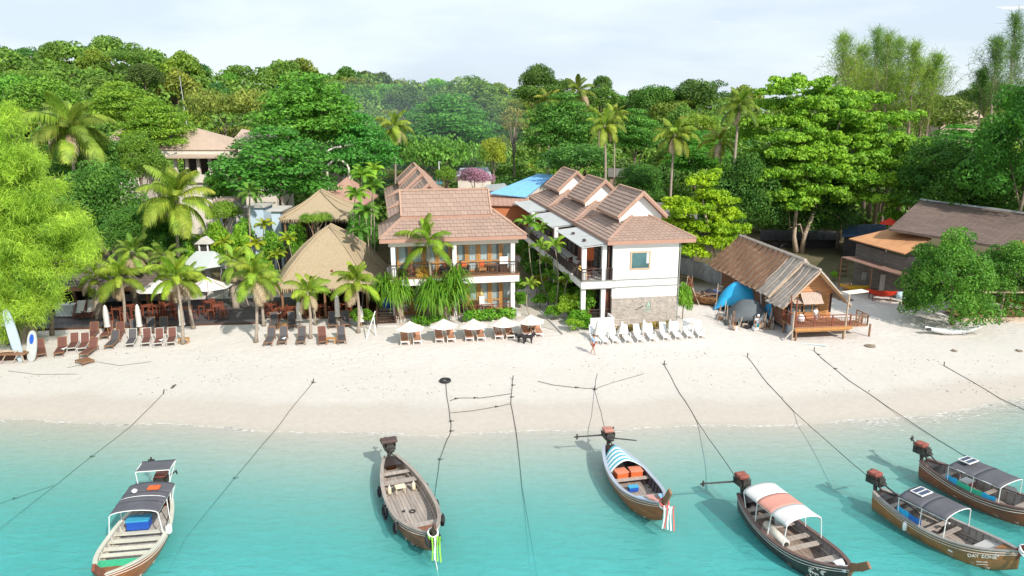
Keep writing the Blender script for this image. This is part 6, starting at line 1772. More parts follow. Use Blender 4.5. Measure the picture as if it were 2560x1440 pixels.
# ---- beach club: deck, bar, tents, parasols
def beach_club():
 a, b = G(105, 826), G(640, 810)
 o = Vector((a.x, a.y, ground(a.x, a.y))); t = thing('beach_club_deck', 'dark board terrace of the beach club behind the left sun beds', 'terrace', o)
 d = (b - a); d.z = 0; L_ = d.length; ang = math.atan2(d.y, d.x); t.rotation_euler.z = ang
 DBm = mat('dark_deck_board', (.085, .075, .08), .55, .25, 2, rnd=.18, stretch=(.3, 3, 1))
 nb = 34
 for k in range(nb):
  mb = MB().bx(-3, L_ + (.5 if k < 20 else 7), k * .24, k * .24 + .225, .1, .16); mb.build('deck_board', DBm, t)
 MB().bx(-3, L_ + .5, -.05, -.005, -.3, .17).build('deck_edge', WOOD_D, t)
 return o, ang
DKO, DKA = beach_club()
def bar():
 Y = 60.5; zE = PY(200, 718, Y).z
 xl, xr = PY(112, 700, Y).x, PY(430, 700, Y).x
 o = Vector(((xl + xr) / 2, Y, GZ)); t = thing('beach_bar', 'long open beach bar with dark shingled roof and brown fascia at the left', 'building', o)
 x0, x1, z = xl - o.x, xr - o.x, zE - GZ
 rf = MB(); rf.prism([(x0, -.2, z), (x1, -.2, z), (x1 - .5, 4, z + 1.3), (x0 + .5, 4, z + 1.3)], (0, 0, -.12)); rf.prism([(x0, 8.2, z), (x1, 8.2, z), (x1 - .5, 4, z + 1.3), (x0 + .5, 4, z + 1.3)], (0, 0, -.12))
 ro = rf.build('roof', mat('dark_shingle', (.15, .12, .105), .9, .3, 3, bump=.4), t)
 bud = Budget(120); tile_slope(ro, (x0, -.2, z), (x1, -.2, z), (x0 + .5, 4, z + 1.3), (x1 - .5, 4, z + 1.3), .9, .5, _M['dark_shingle'], bud); bud.mb.build('roof_shingles', _M['dark_shingle'], ro, kind='stuff') if bud.mb.v else None
 MB().beam((x0, -.25, z - .12), (x1, -.25, z - .12), .06, .32).build('fascia', WOOD_B, t)
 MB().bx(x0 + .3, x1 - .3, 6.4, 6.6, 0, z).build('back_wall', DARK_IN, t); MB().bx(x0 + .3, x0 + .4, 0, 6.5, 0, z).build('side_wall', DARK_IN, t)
 for f in np.linspace(.02, .98, 6): MB().bx(x0 + (x1 - x0) * f - .1, x0 + (x1 - x0) * f + .1, 0, .2, 0, z - .1).build('post', WOOD_B if f > .5 else WOOD_D, t)
bar()
def counter():
 p = G(168, 795); t = thing('bar_counter', 'white bar counter with bottles under the beach bar roof', 'counter', (p.x, p.y, GZ + .16))
 MB().bx(-.75, .75, -.3, .3, 0, .95).build('body', mat('pale_panel', (.58, .62, .65), .6, .1), t); MB().bx(-.85, .85, -.38, .38, .95, 1.0).build('top', WHITE, t)
 for k in range(7):
  MB().lathe([(.045, 1.0), (.045, 1.18), (.018, 1.24), (.018, 1.32)], 6, (-.6 + k * .19, random.uniform(-.2, .2), 0)).build('bottle', [DARK_IN, GLASS, METAL_G][k % 3], t)
counter()
for i, (px, py, lab) in enumerate(((200, 800, 'white slatted lounge chair beside the bar counter'), (226, 798, 'second white slatted lounge chair right of the bar counter'))):
 p = G(px, py); a = thing('deck_chair', lab, 'chair', (p.x, p.y, GZ + .16), .1, 'white deck chairs in the beach bar')
 MB().add([(-.35, -.4, .5), (.35, -.4, .5), (.35, .3, .35), (-.35, .3, .35), (.35, .8, 1.25), (-.35, .8, 1.25)], [(0, 1, 2, 3), (3, 2, 4, 5)]).build('sling', WHITE, a)
 for s in (-1, 1):
  f = MB(); f.beam((s * .38, -.5, 0), (s * .38, .8, 1.3), .05, .05); f.beam((s * .38, .6, 0), (s * .38, -.45, .6), .05, .05); f.build('frame', WOOD_R, a)
 for k in range(3): MB().beam((-.36, -.42 - k * .02, .15 + k * .12), (.36, -.42 - k * .02, .15 + k * .12), .04, .04).build('slat', WOOD_R, a)
def chair_set(lab, p, rz, group=None, high=True):
 t = thing('bar_chair' if high else 'dining_chair', lab, 'chair', p, rz, group); h = .75 if high else .46
 MB().bx(-.22, .22, -.22, .22, h - .04, h).build('seat', WOOD_R, t)
 for (u, v) in ((-.2, -.2), (.2, -.2), (-.2, .2), (.2, .2)): MB().beam((u * 1.1, v * 1.1, 0), (u, v, h + (.5 if v > 0 else 0)), .045, .045).build('leg', WOOD_R, t)
 b = MB()
 for k in range(3): b.beam((-.2, .21, h + .15 + k * .14), (.2, .21, h + .15 + k * .14), .03, .06)
 b.build('backrest', WOOD_R, t)
 st = MB()
 for (u, v, w_, x) in ((-.21, -.21, .21, -.21), (-.21, .21, .21, .21), (-.21, -.21, -.21, .21), (.21, -.21, .21, .21)): st.beam((u, v, h * .35), (w_, x, h * .35), .03, .03)
 st.build('stretcher', WOOD_R, t)
 return t
def table_set(lab, p, rz=0, high=True, w=.8, group=None):
 t = thing('bar_table' if high else 'dining_table', lab, 'table', p, rz, group); h = 1.05 if high else .74
 MB().bx(-w / 2, w / 2, -w / 2, w / 2, h - .05, h).build('table_top', WOOD_R, t)
 for (u, v) in ((-1, -1), (1, -1), (-1, 1), (1, 1)): MB().beam((u * (w / 2 - .06), v * (w / 2 - .06), 0), (u * (w / 2 - .06), v * (w / 2 - .06), h - .05), .06, .06).build('leg', WOOD_R, t)
 return t
WR2 = mat('red_wood', (0.27, 0.075, 0.035))
sets = [(525, 790, 'beside the foot of the large white parasol'), (548, 800, 'in front of the large white parasol'), (425, 798, 'between the second and third parasol'), (400, 800, 'left of the third closed parasol'),
  (330, 800, 'behind the bright young palm'), (300, 808, 'left of the bright young palm'), (470, 806, 'behind the middle young palm'), (372, 800, 'behind the second closed parasol')]
for i, (px, py, wh) in enumerate(sets):
 p = G(px, py); p.z = GZ + .16
 table_set('red brown high table ' + wh, p, i * .3, True, .8, 'high tables on the beach club terrace')
 for k, (dx, dy, sd) in enumerate(((-.55, -.35, 'left'), (.55, -.25, 'right'), (.1, .65, 'behind'))[:3 if i < 4 else 2]):
  chair_set('red brown bar chair %s of the table %s' % (sd, wh), p + Vector((dx, dy, 0)), math.atan2(-dy, -dx) + math.pi / 2 + random.uniform(-.3, .3) + math.pi, 'bar chairs on the beach club terrace')
for i, (px, py, wh) in enumerate(((700, 800, 'at the left end of the thatched restaurant'), (735, 795, 'left of the entrance of the thatched restaurant'), (800, 790, 'in the middle of the thatched restaurant'), (850, 785, 'at the right side of the thatched restaurant'), (680, 786, 'behind the two palms left of the thatched roof'))):
 p = G(px, py); p.z = GZ + .16
 table_set('low red brown table ' + wh, p, i * .2, False, .9, 'dining tables of the thatched restaurant')
 for k, (dx, dy, sd) in enumerate(((-.75, 0, 'left'), (.75, 0, 'right'), (0, -.75, 'in front'))):
  chair_set('red chair %s of the table %s' % (sd, wh), p + Vector((dx, dy, 0)), math.atan2(-dy, -dx) - math.pi / 2, 'dining chairs of the thatched restaurant', False)
def big_parasol(lab, px, py_e, wpx, pbase):
 b = G(*pbase); t = thing('large_parasol', lab, 'parasol', b, 0, 'large white parasols of the beach club'); c = PY(px, py_e, b.y) - b; w = wpx * mpp(b.y, 3) / 2
 MB().tube([(0, 0, 0), (c.x, 0, c.z + .6)], .05, 6).build('pole', WOOD_B, t)
 m = mat('white_canvas', (.76, .75, .73), .8, .04, 1, trans=.2)
 n = 8
 for k in range(n):
  a0, a1 = 6.283 * (k + .5) / n, 6.283 * (k + 1.5) / n
  A = Vector((c.x + w * math.cos(a0), w * math.sin(a0), c.z)); B = Vector((c.x + w * math.cos(a1), w * math.sin(a1), c.z)); T = Vector((c.x, 0, c.z + .85))
  mb = MB(); mb.grid(lambda u, v: A.lerp(B, u).lerp(T, v) - Vector((0, 0, .1 * math.sin(v * math.pi))), 3, 4); mb.build('canopy_panel', m, t, True)
 for k in range(n):
  a0 = 6.283 * (k + .5) / n; MB().beam((c.x, 0, c.z + .75), (c.x + w * math.cos(a0), w * math.sin(a0), c.z - .02), .03, .03).build('rib', WOOD_B, t)
big_parasol('large open white parasol left of the middle young palm', 395, 722, 110, (400, 785))
big_parasol('large open white parasol over the bar tables right of the middle young palm', 520, 716, 118, (515, 780))
def tent():
 Y = 64.0; o = PY(498, 655, Y); g = ground(o.x, Y); t = thing('grey_tent', 'faceted pale grey tent roof behind the white parasols', 'tent', (o.x, Y, g)); z = PY(498, 668, Y).z - g; zr = PY(498, 628, Y + 1.5).z - g
 m = mpp(Y, 6); w = 52 * m; m_ = mat('grey_canvas', (.46, .50, .50), .8, .05, 1)
 rdg = [(-.45 * w, 1.5, zr), (.45 * w, 1.5, zr)]
 for q in ([(-w, 0, z), (-.2 * w, -.6, z - .3), (-.45 * w, 1.5, zr)], [(-.2 * w, -.6, z - .3), (.45 * w, -.4, z), (.45 * w, 1.5, zr), (-.45 * w, 1.5, zr)], [(.45 * w, -.4, z), (w, .6, z), (.45 * w, 1.5, zr)], [(-w, 0, z), (-.9 * w, 3, z), (-.45 * w, 1.5, zr)], [(w, .6, z), (.9 * w, 3, z), (.45 * w, 1.5, zr)], [(-.9 * w, 3, z), (.9 * w, 3, z), (.45 * w, 1.5, zr), (-.45 * w, 1.5, zr)]):
  MB().prism(q, (0, 0, -.04)).build('canvas_panel', m_, t)
 for (x, y) in ((-w * .9, .1), (w * .9, .6), (-w * .8, 2.9), (w * .8, 2.9)): MB().tube([(x, y, 0), (x, y, z)], .05, 5).build('pole', METAL_G, t)
tent()
def spirit_house():
 p = PY(515, 640, 66.0); g = ground(p.x, 66); t = thing('spirit_house', 'small stone spirit house with curved roof behind the grey tent', 'shrine', (p.x, 66, g)); z = PY(515, 628, 66).z - g
 MB().lathe([(.5, 0), (.3, .3), (.25, z - .3), (.6, z)], 8).build('pedestal', CONCRETE, t); MB().bx(-.35, .35, -.3, .3, z, z + .75).build('shrine_room', DARK_IN, t)
 for x in (-.38, .38): MB().bx(x - .06, x + .06, -.4, -.28, z, z + .75).build('pillar', WHITE, t)
 MB().prism([(-.75, -.6, z + .75), (.75, -.6, z + .75), (.35, -.6, z + 1.05), (0, -.6, z + 1.35), (-.35, -.6, z + 1.05)], (0, 1.2, 0)).build('roof', CONCRETE, t)
spirit_house()
def smoke():
 """thin bluish smoke drifting in front of the wood behind the left hotel"""
 m = bpy.data.materials.new('smoke'); m.use_nodes = True; t = m.node_tree; t.nodes.clear(); o = t.nodes.new('ShaderNodeOutputMaterial'); v = t.nodes.new('ShaderNodeVolumePrincipled')
 v.inputs['Color'].default_value = (.72, .84, 1, 1); v.inputs['Density'].default_value = .006; v.inputs['Anisotropy'].default_value = .2; t.links.new(v.outputs[0], o.inputs['Volume'])
 vs = []; mb = MB(); c = PY(1010, 330, 112)
 mb.lathe([(.01 + 1.0 * math.sin(math.pi * i / 10), -math.cos(math.pi * i / 10)) for i in range(11)], 18)
 mb.v = [(c.x + x * 19, c.y + y * 16, c.z + z * 10 + x * 1.5 + .8 * math.sin(x * 4 + y * 3)) for x, y, z in mb.v]
 props(mb.build('smoke', m), 'thin bluish smoke drifting before the trees behind the left hotel block', None, None, 'stuff')
smoke()
# ================================================================== sun beds, parasols, beach things
DK_SLING = mat('dark_sling', (.085, .08, .085), .8, .12, 3, rnd=.15)
BR_SLING = mat('brown_sling', (.14, .06, .047), .8, .12, 3, rnd=.12)
TAN_SLING = mat('tan_sling', (.40, .20, .12), .8, .08, 3, rnd=.06)
WHITE_P = mat('white_plastic', (.80, .80, .78), .35, .02, 1)
WFRAME = mat('white_frame', (.74, .74, .72), .5, .04, 2)
def lounger_proto(kind):
 t = thing('sun_lounger', 'x', 'sun lounger', (0, 0, -50))
 sl, fr = {'dark': (DK_SLING, WOOD_B), 'brown': (BR_SLING, WOOD_B), 'darkwhite': (DK_SLING, mat('worn_white_frame', (.5, .48, .44), .6, .1)), 'brownwhite': (BR_SLING, mat('worn_white_frame', (.5, .48, .44), .6, .1)), 'tan': (TAN_SLING, WFRAME), 'plastic': (WHITE_P, WHITE_P)}[kind]
 W_, Lf = .66, 1.95; h = .34; bx_ = .62; bl = .82; ba = R_(56)
 # local: foot towards -y, back rest towards +y
 yh = .35
 if kind == 'plastic':
  mb = MB(); mb.grid(lambda u, v: Vector(((u - .5) * W_, -1.25 + 1.6 * v, h + .03 * math.cos((u - .5) * 5) - .03 * math.sin(v * 3))), 4, 6); so = mb.build('seat', sl, t, True); s_ = so.modifiers.new('thickness', 'SOLIDIFY'); s_.thickness = .04
  mb = MB(); mb.grid(lambda u, v: Vector(((u - .5) * W_ * (1 - .12 * v), yh + .55 * v, h + .78 * v + .05 * math.sin(v * 3.14) + .06 * abs(u - .5))), 4, 6); so = mb.build('backrest', sl, t, True); s_ = so.modifiers.new('thickness', 'SOLIDIFY'); s_.thickness = .04
  for s in (-1, 1):
   a = MB(); a.tube([(s * W_ * .5, -.35, h), (s * (W_ * .5 + .05), -.28, h + .22), (s * (W_ * .5 + .05), .15, h + .24), (s * W_ * .48, .38, h + .1)], .03, 6); a.build('armrest', WHITE_P, t, True)
 else:
  MB().box((0, (-1.25 + yh) / 2, h), (W_ - .08, 1.25 + yh, .025)).build('seat', sl, t)
  M = Matrix.Rotation(ba, 3, 'X'); MB().box((0, yh + bl / 2 * math.cos(ba), h + bl / 2 * math.sin(ba)), (W_ - .08, bl, .025), 0, M).build('backrest', sl, t)
 f = MB()
 if kind != 'plastic':
  for s in (-1, 1):
   x = s * (W_ / 2 - .02)
   f.beam((x, -1.28, h - .01), (x, .72, h - .01), .05, .07); f.beam((x, yh, h), (x, yh + (bl + .03) * math.cos(ba), h + (bl + .03) * math.sin(ba)), .045, .045)
  f.beam((-W_ / 2, -1.28, h - .01), (W_ / 2, -1.28, h - .01), .05, .07); f.beam((-W_ / 2, yh + bl * math.cos(ba), h + bl * math.sin(ba)), (W_ / 2, yh + bl * math.cos(ba), h + bl * math.sin(ba)), .045, .045)
  f.beam((0, .7, h - .05), (0, yh + bl * .6 * math.cos(ba), h + bl * .6 * math.sin(ba)), .03, .03)
  f.build('frame', fr, t)
 for (x, y) in ((-1, -1.15), (1, -1.15), (-1, .55), (1, .55)):
  MB().tube([(x * (W_ / 2 - .03), y, h - .03), (x * (W_ / 2 - .01), y + (.05 if y > 0 else -.05), 0)], .035, 5).build('leg', fr, t)
 return t
PROTO = {}
def lounger(kind, px, py, rz, lab, group, s=1.0):
 """px,py = sand point under the middle of the sun bed"""
 p = G(px, py)
 if kind not in PROTO: PROTO[kind] = o = lounger_proto(kind)
 else: o = copy_tree(PROTO[kind])
 p.z = max(p.z, GZ - .15) 
 o.location = (p.x, p.y, ground(p.x, p.y) - .01); o.rotation_euler = (0, 0, rz - math.atan2(p.x, p.y)); o.scale = (s,) * 3
 o['label'] = lab; o['category'] = 'sun lounger'; o['group'] = group
 return o
gl = 'dark and brown sun loungers of the beach club'
LS = .92
for (k, px, py, rz, lab) in [
 ('brown', 103, 884, 0, 'brown lounger nearest the leaning paddle boards'),
 ('brown', 155, 880, -.2, 'brown lounger with pale wicker head and a white towel on its foot'),
 ('brownwhite', 186, 868, -.19, 'brown lounger with white frame, left of a pair beside the wicker headed one'),
 ('brownwhite', 212, 868, -.2, 'brown lounger with white frame behind the turned wooden one'),
 ('brown', 228, 882, -.45, 'turned wooden lounger standing skew in front of the row'),
 ('brown', 234, 840, -.25, 'brown lounger at the left end of the back row by the bar chairs'),
 ('brown', 270, 838, -.25, 'brown lounger behind the leftmost closed parasol'),
 ('brown', 300, 840, -.2, 'brown lounger right of the leftmost closed parasol pole'),
 ('dark', 285, 862, -.32, 'dark lounger on the sand under the bright young palm'),
 ('darkwhite', 331, 858, -.18, 'dark lounger with white frame in front of the second closed parasol'),
 ('dark', 338, 832, -.05, 'dark lounger in the back row left of the second closed parasol'),
 ('brownwhite', 368, 856, -.12, 'brown lounger with white frame right of the second closed parasol'),
 ('dark', 378, 826, -.12, 'black lounger in the back row, first right of the second closed parasol'),
 ('dark', 410, 826, -.12, 'black lounger in the back row, second right of the second closed parasol'),
 ('brownwhite', 399, 856, -.12, 'brown lounger with a white strip on the foot, middle of the front row of three'),
 ('brownwhite', 431, 854, -.12, 'brown lounger beside the trunk of the middle young palm'),
 ('dark', 677, 854, -.2, 'dark lounger leftmost in the row before the thatched restaurant'),
 ('dark', 709, 852, -.1, 'dark lounger with white towel, second from the left before the thatched restaurant'),
 ('dark', 755, 852, -.08, 'dark lounger in the middle of the row before the thatched restaurant'),
 ('brown', 806, 852, 0, 'brownish lounger left of the small orange table before the thatched restaurant'),
 ('dark', 854, 850, .02, 'dark lounger right of the small orange table before the thatched restaurant'),
 ('dark', 686, 814, -.05, 'dark lounger in the back row, left of the small orange table by the restaurant'),
 ('dark', 730, 812, 0, 'dark lounger in the back row under the closed parasol of the restaurant'),
 ('dark', 831, 812, 0, 'dark lounger in the back row left of the tall closed parasol'),
 ('dark', 864, 810, .02, 'dark lounger in the back row right of the tall closed parasol')]:
 lounger(k, px, py, rz, lab, gl, LS)
a = thing('lounger_base', 'broken wooden lounger frame lying in front of the turned lounger', 'sun lounger', G(212, 908), -.6)
for k in range(6): MB().bx(-.5, .5, -.4 + k * .14, -.3 + k * .14, .22, .26).build('slat', WOOD_B, a)
MB().beam((-.5, -.4, .2), (-.5, .45, .2), .06, .08).build('side_rail', WOOD_B, a); MB().beam((.5, -.4, .2), (.5, .45, .2), .06, .08).build('side_rail', WOOD_B, a)
for (x, y) in ((-.45, -.38), (.45, -.38), (-.45, .4), (.45, .4)): MB().tube([(x, y, 0), (x, y, .2)], .035, 5).build('leg', WOOD_B, a)
tw = mat('white_cloth', (.78, .78, .78), .85, .04)
for i, (px, py, lab) in enumerate(((160, 884, 'white towel lying on the foot of the wicker headed lounger'), (708, 858, 'white towel on the second lounger before the thatched restaurant'), (402, 862, 'narrow white cloth on the foot of a brown lounger'))):
 p = G(px, py); a = thing('towel', lab, 'towel', (p.x, p.y - .3, p.z + .42)); MB().grid(lambda u, v: Vector((u * .25, v * .45, .03 * math.sin(u * 6 + v * 5))), 5, 5).build('cloth', tw, a, True)
gt = 'tan sun loungers in pairs under the white parasols'
tanx = [(1011, 852), (1042, 850), (1097, 846), (1126, 845), (1171, 843), (1200, 842), (1244, 838), (1272, 837), (1313, 833), (1343, 832)]
pn = ['first', 'second', 'third', 'fourth', 'fifth']
for i, (px, py) in enumerate(tanx):
 lounger('tan', px, py, .03 + .013 * i, '%s tan lounger with white frame under the %s open white parasol from the left' % (['left', 'right'][i % 2], pn[i // 2]), gt, .95)
gw = 'white plastic sun loungers in front of the stone wall'
whx = [(1485, 850), (1508, 852), (1533, 850), (1564, 848), (1595, 847), (1626, 845), (1660, 842), (1690, 840), (1719, 838), (1747, 837)]
on = ['leftmost white plastic lounger behind the walking man', 'second white plastic lounger, right beside the walking man', 'third white plastic lounger from the walking man', 'white plastic lounger right of the second closed parasol of its row', 'white plastic lounger left of the middle closed parasol of its row',
      'white plastic lounger right of the middle closed parasol of its row', 'white plastic lounger left of the fourth closed parasol of its row', 'white plastic lounger right of the fourth closed parasol of its row', 'last but one white plastic lounger before the wooden hut side', 'rightmost white plastic lounger of the row']
for i, (px, py) in enumerate(whx): lounger('plastic', px, py, .24, on[i], gw, .87)
# ---- open parasols
CANV = mat('cream_canvas', (.74, .70, .64), .8, .03, 1, trans=.15)
def parasol(px, pyc, pyb, lab, grp, wpx=91, n=8):
 b = G(px, pyb); t = thing('parasol', lab, 'parasol', b, 0, grp); c = PY(px, pyc, b.y) - b; w = wpx * mpp(b.y, 3) / 2
 MB().tube([(0, 0, 0), (0, 0, c.z + .5)], .028, 6).build('pole', WOOD_O, t)
 for k in range(n):
  a0, a1 = 6.283 * (k + .5) / n, 6.283 * (k + 1.5) / n
  A = Vector((w * math.cos(a0), w * math.sin(a0), c.z)); B = Vector((w * math.cos(a1), w * math.sin(a1), c.z)); T = Vector((0, 0, c.z + .55))
  mb = MB(); mb.grid(lambda u, v: A.lerp(B, u).lerp(T, v) + Vector((0, 0, -.05 * math.sin(v * math.pi) - .03 * math.sin(u * math.pi) * (1 - v))), 4, 4); mb.build('canopy_panel', CANV, t, True)
  MB().beam((0, 0, c.z + .48), tuple(A - Vector((0, 0, .02))), .02, .02).build('rib', WOOD_O, t)
 MB().lathe([(.03, 0), (.03, .06), (0, .1)], 6, (0, 0, c.z + .53)).build('finial', WOOD_O, t)
gp = 'open cream parasols in front of the left hotel block'
parasol(1026, 820, 862, 'open cream parasol furthest left, over the first pair of tan loungers', gp, 74)
parasol(1110, 814, 855, 'open cream parasol second from the left, below the large screw pine', gp, 74)
parasol(1184, 814, 850, 'open cream parasol in the middle of the row of five', gp, 74)
parasol(1260, 809, 846, 'open cream parasol over the woman reading on a lounger', gp, 74)
parasol(1326, 803, 840, 'open cream parasol furthest right, at the mouth of the sandy path', gp, 74)
def closed_parasol(px, pyt, pyb, lab, grp, w=.2, conic=False, white=WHITE_P, base=True):
 b = G(px, pyb); t = thing('closed_parasol', lab, 'parasol', b, 0, grp); T = PY(px, pyt, b.y) - b; h = T.z
 MB().tube([(0, 0, 0), (0, 0, h)], .03, 6).build('pole', WOOD_O, t)
 n = 14; mb = MB(); r = random.Random(px)
 prof = [(.02, h + .05), (.09, h - .05), (w * .62, h - .3), (w * .8, h * .72), (w * (1.5 if conic else .75), h * .42), (w * (1.75 if conic else .95), h * .33)]
 vs, fs = [], []
 for (q, z) in prof:
  for k in range(n): a_ = 6.283 * k / n; f = q * (1 + (.22 if k % 2 else -.18)); vs.append((f * math.cos(a_), f * math.sin(a_), z))
 for i in range(len(prof) - 1):
  for k in range(n): k2 = (k + 1) % n; fs.append((i * n + k, i * n + k2, (i + 1) * n + k2, (i + 1) * n + k))
 mb.add(vs, fs); mb.build('canopy', CANV, t, True)
 MB().tube([(w * .7, 0, h * .62), (0, w * .7, h * .62), (-w * .7, 0, h * .62), (0, -w * .7, h * .62), (w * .7, 0, h * .62)], .02, 4).build('tie', WHITE_P, t)
 if base: MB().lathe([(.24, -.02), (.22, .08), (.05, .1)], 10).build('base', CONCRETE, t)
g1 = 'closed white parasols of the beach club'
for a in ((272, 764, 842, 'leftmost closed white parasol by the bar chairs'), (352, 762, 842, 'second closed white parasol of the beach club, between the lounger rows'), (458, 761, 838, 'closed white parasol beside the middle young palm trunk'),
          (750, 752, 822, 'closed white parasol left of the leaning palms at the restaurant'), (846, 736, 818, 'tall closed white parasol left of the bushy corner palm'), (904, 766, 822, 'small closed white parasol under the bushy corner palm')):
 closed_parasol(*a, g1, .22)
g2 = 'closed white parasols behind the white plastic loungers'
for a in ((1494, 802, 850, 'wide tied white parasol at the left end of the plastic loungers', True), (1553, 804, 846, 'half closed white parasol second from the left of the plastic loungers', True), (1608, 800, 843, 'closed white parasol in the middle of the plastic loungers', False), (1673, 799, 840, 'closed white parasol fourth along the plastic loungers', False)):
 closed_parasol(*a[:4], g2, .19, a[4])
b = G(1731, 838); t = thing('shower_post', 'thin white post with a flat white board at the right end of the plastic loungers', 'post', b)
MB().tube([(0, 0, 0), (0, 0, PY(1731, 800, b.y).z - b.z)], .05, 6).build('pole', WHITE_P, t); MB().box((-.25, .2, PY(1731, 802, b.y).z - b.z), (.9, .7, .05), .5).build('board', WHITE_P, t)
# ---- small tables, steps, bin
for i, (px, py, lab) in enumerate(((829, 858, 'small orange table between two loungers before the thatched restaurant'), (706, 822, 'small orange table in the back row before the thatched restaurant'), (461, 858, 'small orange wooden stool at the foot of the middle young palm'))):
 p = G(px, py); a = thing('side_table', lab, 'table', p, .05 * i, 'small orange side tables')
 MB().bx(-.35, .35, -.22, .22, .36, .41).build('table_top', WOOD_O, a)
 for (x, y) in ((-.3, -.18), (.3, -.18), (-.3, .18), (.3, .18)): MB().bx(x - .03, x + .03, y - .03, y + .03, 0, .36).build('leg', WOOD_O, a)
p = G(966, 812); t = thing('wooden_steps', 'dark wooden steps with a white landing below the left screw pine', 'steps', p, .1)
for k in range(5): MB().bx(-.7, .7, k * .28, k * .28 + .3, .1 + k * .16, .16 + k * .16).build('tread', WOOD_D, t)
MB().bx(-.78, -.7, 0, 1.4, 0, 1.4).build('side_rail', WOOD_D, t); MB().bx(.7, .78, 0, 1.4, 0, 1.4).build('side_rail', WOOD_D, t); MB().bx(-.7, .9, -.6, -.05, 0, .12).build('landing', CONCRETE, t)
p = G(966, 800); t = thing('blue_barrel', 'blue barrel above the dark wooden steps', 'barrel', (p.x, p.y + 1.0, GZ + .8)); MB().lathe([(.38, 0), (.45, .2), (.46, .7), (.38, 1.0), (.1, 1.05)], 14).build('body', mat('blue_plastic', (.02, .09, .42), .35, .08), t, True); MB().lathe([(.47, .3), (.49, .33), (.47, .36)], 14).build('hoop', mat('blue_plastic', (.02, .09, .42)), t)
for i, (x0, y0, x1, y1) in enumerate(((915, 848, 938, 778), (940, 840, 934, 790))):
 p = G(x0, y0); q = PY(x1, y1, p.y + 1.2) - p; t = thing('prop_pole', ['long pale pole leaning against the left screw pine', 'short pale pole propping the left screw pine'][i], 'pole', p); MB().tube([(0, 0, 0), tuple(q)], .04, 6).build('pole', WHITE, t)
# ---- left edge: paddle boards, sign board, table with clutter
p = G(66, 905)
for i, (dx, lean, w, m_, lab) in enumerate(((-.35, (-1.15, .9, 3.6), .35, mat('pale_blue_board', (.42, .50, .54), .4, .08), 'tall pale blue paddle board leaning against the casuarina'), (.35, (-.25, 1.0, 2.0), .36, mat('glassy_board', (.44, .46, .44), .35, .06), 'shorter pale paddle board with a blue pad'))):
 t = thing('paddle_board', lab, 'paddle board', (p.x + dx, p.y, p.z)); v = Vector(lean); sd = v.cross(Vector((0, 1, 0))).normalized(); nn = sd.cross(v).normalized()
 pts = []
 for k in range(24): a_ = 6.283 * k / 24; u = math.cos(a_); s = math.sin(a_); pts.append(v * (.5 - .5 * u) + sd * (w * abs(s) ** .7 * (1 if s > 0 else -1)))
 MB().prism([q - nn * .05 for q in pts], nn * .1).build('board', m_, t)
 if i: c = v * .72; MB().prism([c + sd * (.16 * math.cos(a_)) + v.normalized() * (.36 * math.sin(a_)) - nn * .075 for a_ in np.linspace(0, 6.1, 14)], nn * .02).build('pad', mat('blue_plastic', (.02, .09, .42)), t)
 MB().prism([v * .12 + nn * .05 - sd * .02, v * .12 + nn * .22, v * .2 + nn * .06 + sd * .02], sd * .02).build('fin', DARK_IN, t)
p = G(34, 890); t = thing('sign_board', 'white rounded sign board on a pale post at the left edge', 'sign', (p.x, p.y, p.z)); MB().tube([(0, 0, 0), (-.1, .1, 3.2)], .09, 6).build('post', mat('pale_blue_board', (.62, .70, .74)), t); MB().box((-.25, 0, 2.75), (.45, .08, 1.0), .2).build('panel', WHITE_P, t, bevel=.12)
p = G(18, 905); t = thing('driftwood_table', 'rough table loaded with driftwood and bottles at the left edge', 'table', p, .05)
MB().bx(-1.2, 1.5, -.4, .4, .62, .7).build('table_top', WOOD_B, t)
for (x, y) in ((-1.1, -.35), (1.4, -.35), (-1.1, .35), (1.4, .35)): MB().beam((x, y, 0), (x * .9, y, .65), .07, .07).build('leg', BARK_PALE, t)
for k in range(3): MB().beam((-1 + k * .8, -.4, .02), (-.6 + k * .8, -.4, .6), .05, .05).build('brace', BARK_PALE, t)
r = random.Random(2)
for k in range(12): MB().tube([(r.uniform(-1.1, .8), r.uniform(-.3, .3), .75), (r.uniform(-.8, 1.4), r.uniform(-.3, .3), .8)], [.05, .03], 5).build('driftwood', BARK_PALE, t)
MB().bx(-1.2, 1.5, .3, .38, 0, .6).build('back_panel', WOOD_D, t)
p = G(12, 860); t = thing('canvas_shelter', 'low beige canvas shelter under the casuarina at the left edge', 'tent', p, .1); MB().prism([(-1.2, 0, 0), (1.3, 0, 0), (1.1, 0, .9), (.1, 0, 1.5), (-1.1, 0, 1.0)], (0, 2, 0)).build('canvas', mat('beige_canvas', (.50, .42, .33), .85, .1), t); MB().tube([(-1.2, -.1, 0), (.1, -.1, 1.6)], .04, 5).build('pole', WOOD_O, t)
p = G(45, 866); t = thing('leaning_tree', 'dark leaning trunk behind the paddle boards at the left edge', 'tree', p)
MB().tube([(0, 0, 0), (-.3, .4, 1.6), (-1.2, .8, 4)], [.28, .22, .15], 7).build('trunk', BARK, t, True)
for i, (bx1, by1, tx, ty, lab) in enumerate(((84, 868, 78, 760, 'thick split trunk behind the paddle boards at the beach club'), (130, 838, 122, 742, 'slim bark covered trunk at the left front of the dark terrace'))):
 b = G(bx1, by1); q = PY(tx, ty, b.y + .4) - b; t = thing('tree_trunk', lab, 'tree', b); MB().tube([(0, 0, 0), tuple(q * .5 + Vector((.1, 0, 0))), tuple(q)], [.3 if i == 0 else .2, .2 if i == 0 else .14, .18 if i == 0 else .1], 8).build('trunk', BARK, t, True)
 for k in range(3): MB().tube([tuple(q * .6), tuple(q * .8 + Vector((.5 * (k - 1), .2, .3)))], [.07, .03], 5).build('branch', BARK, t)
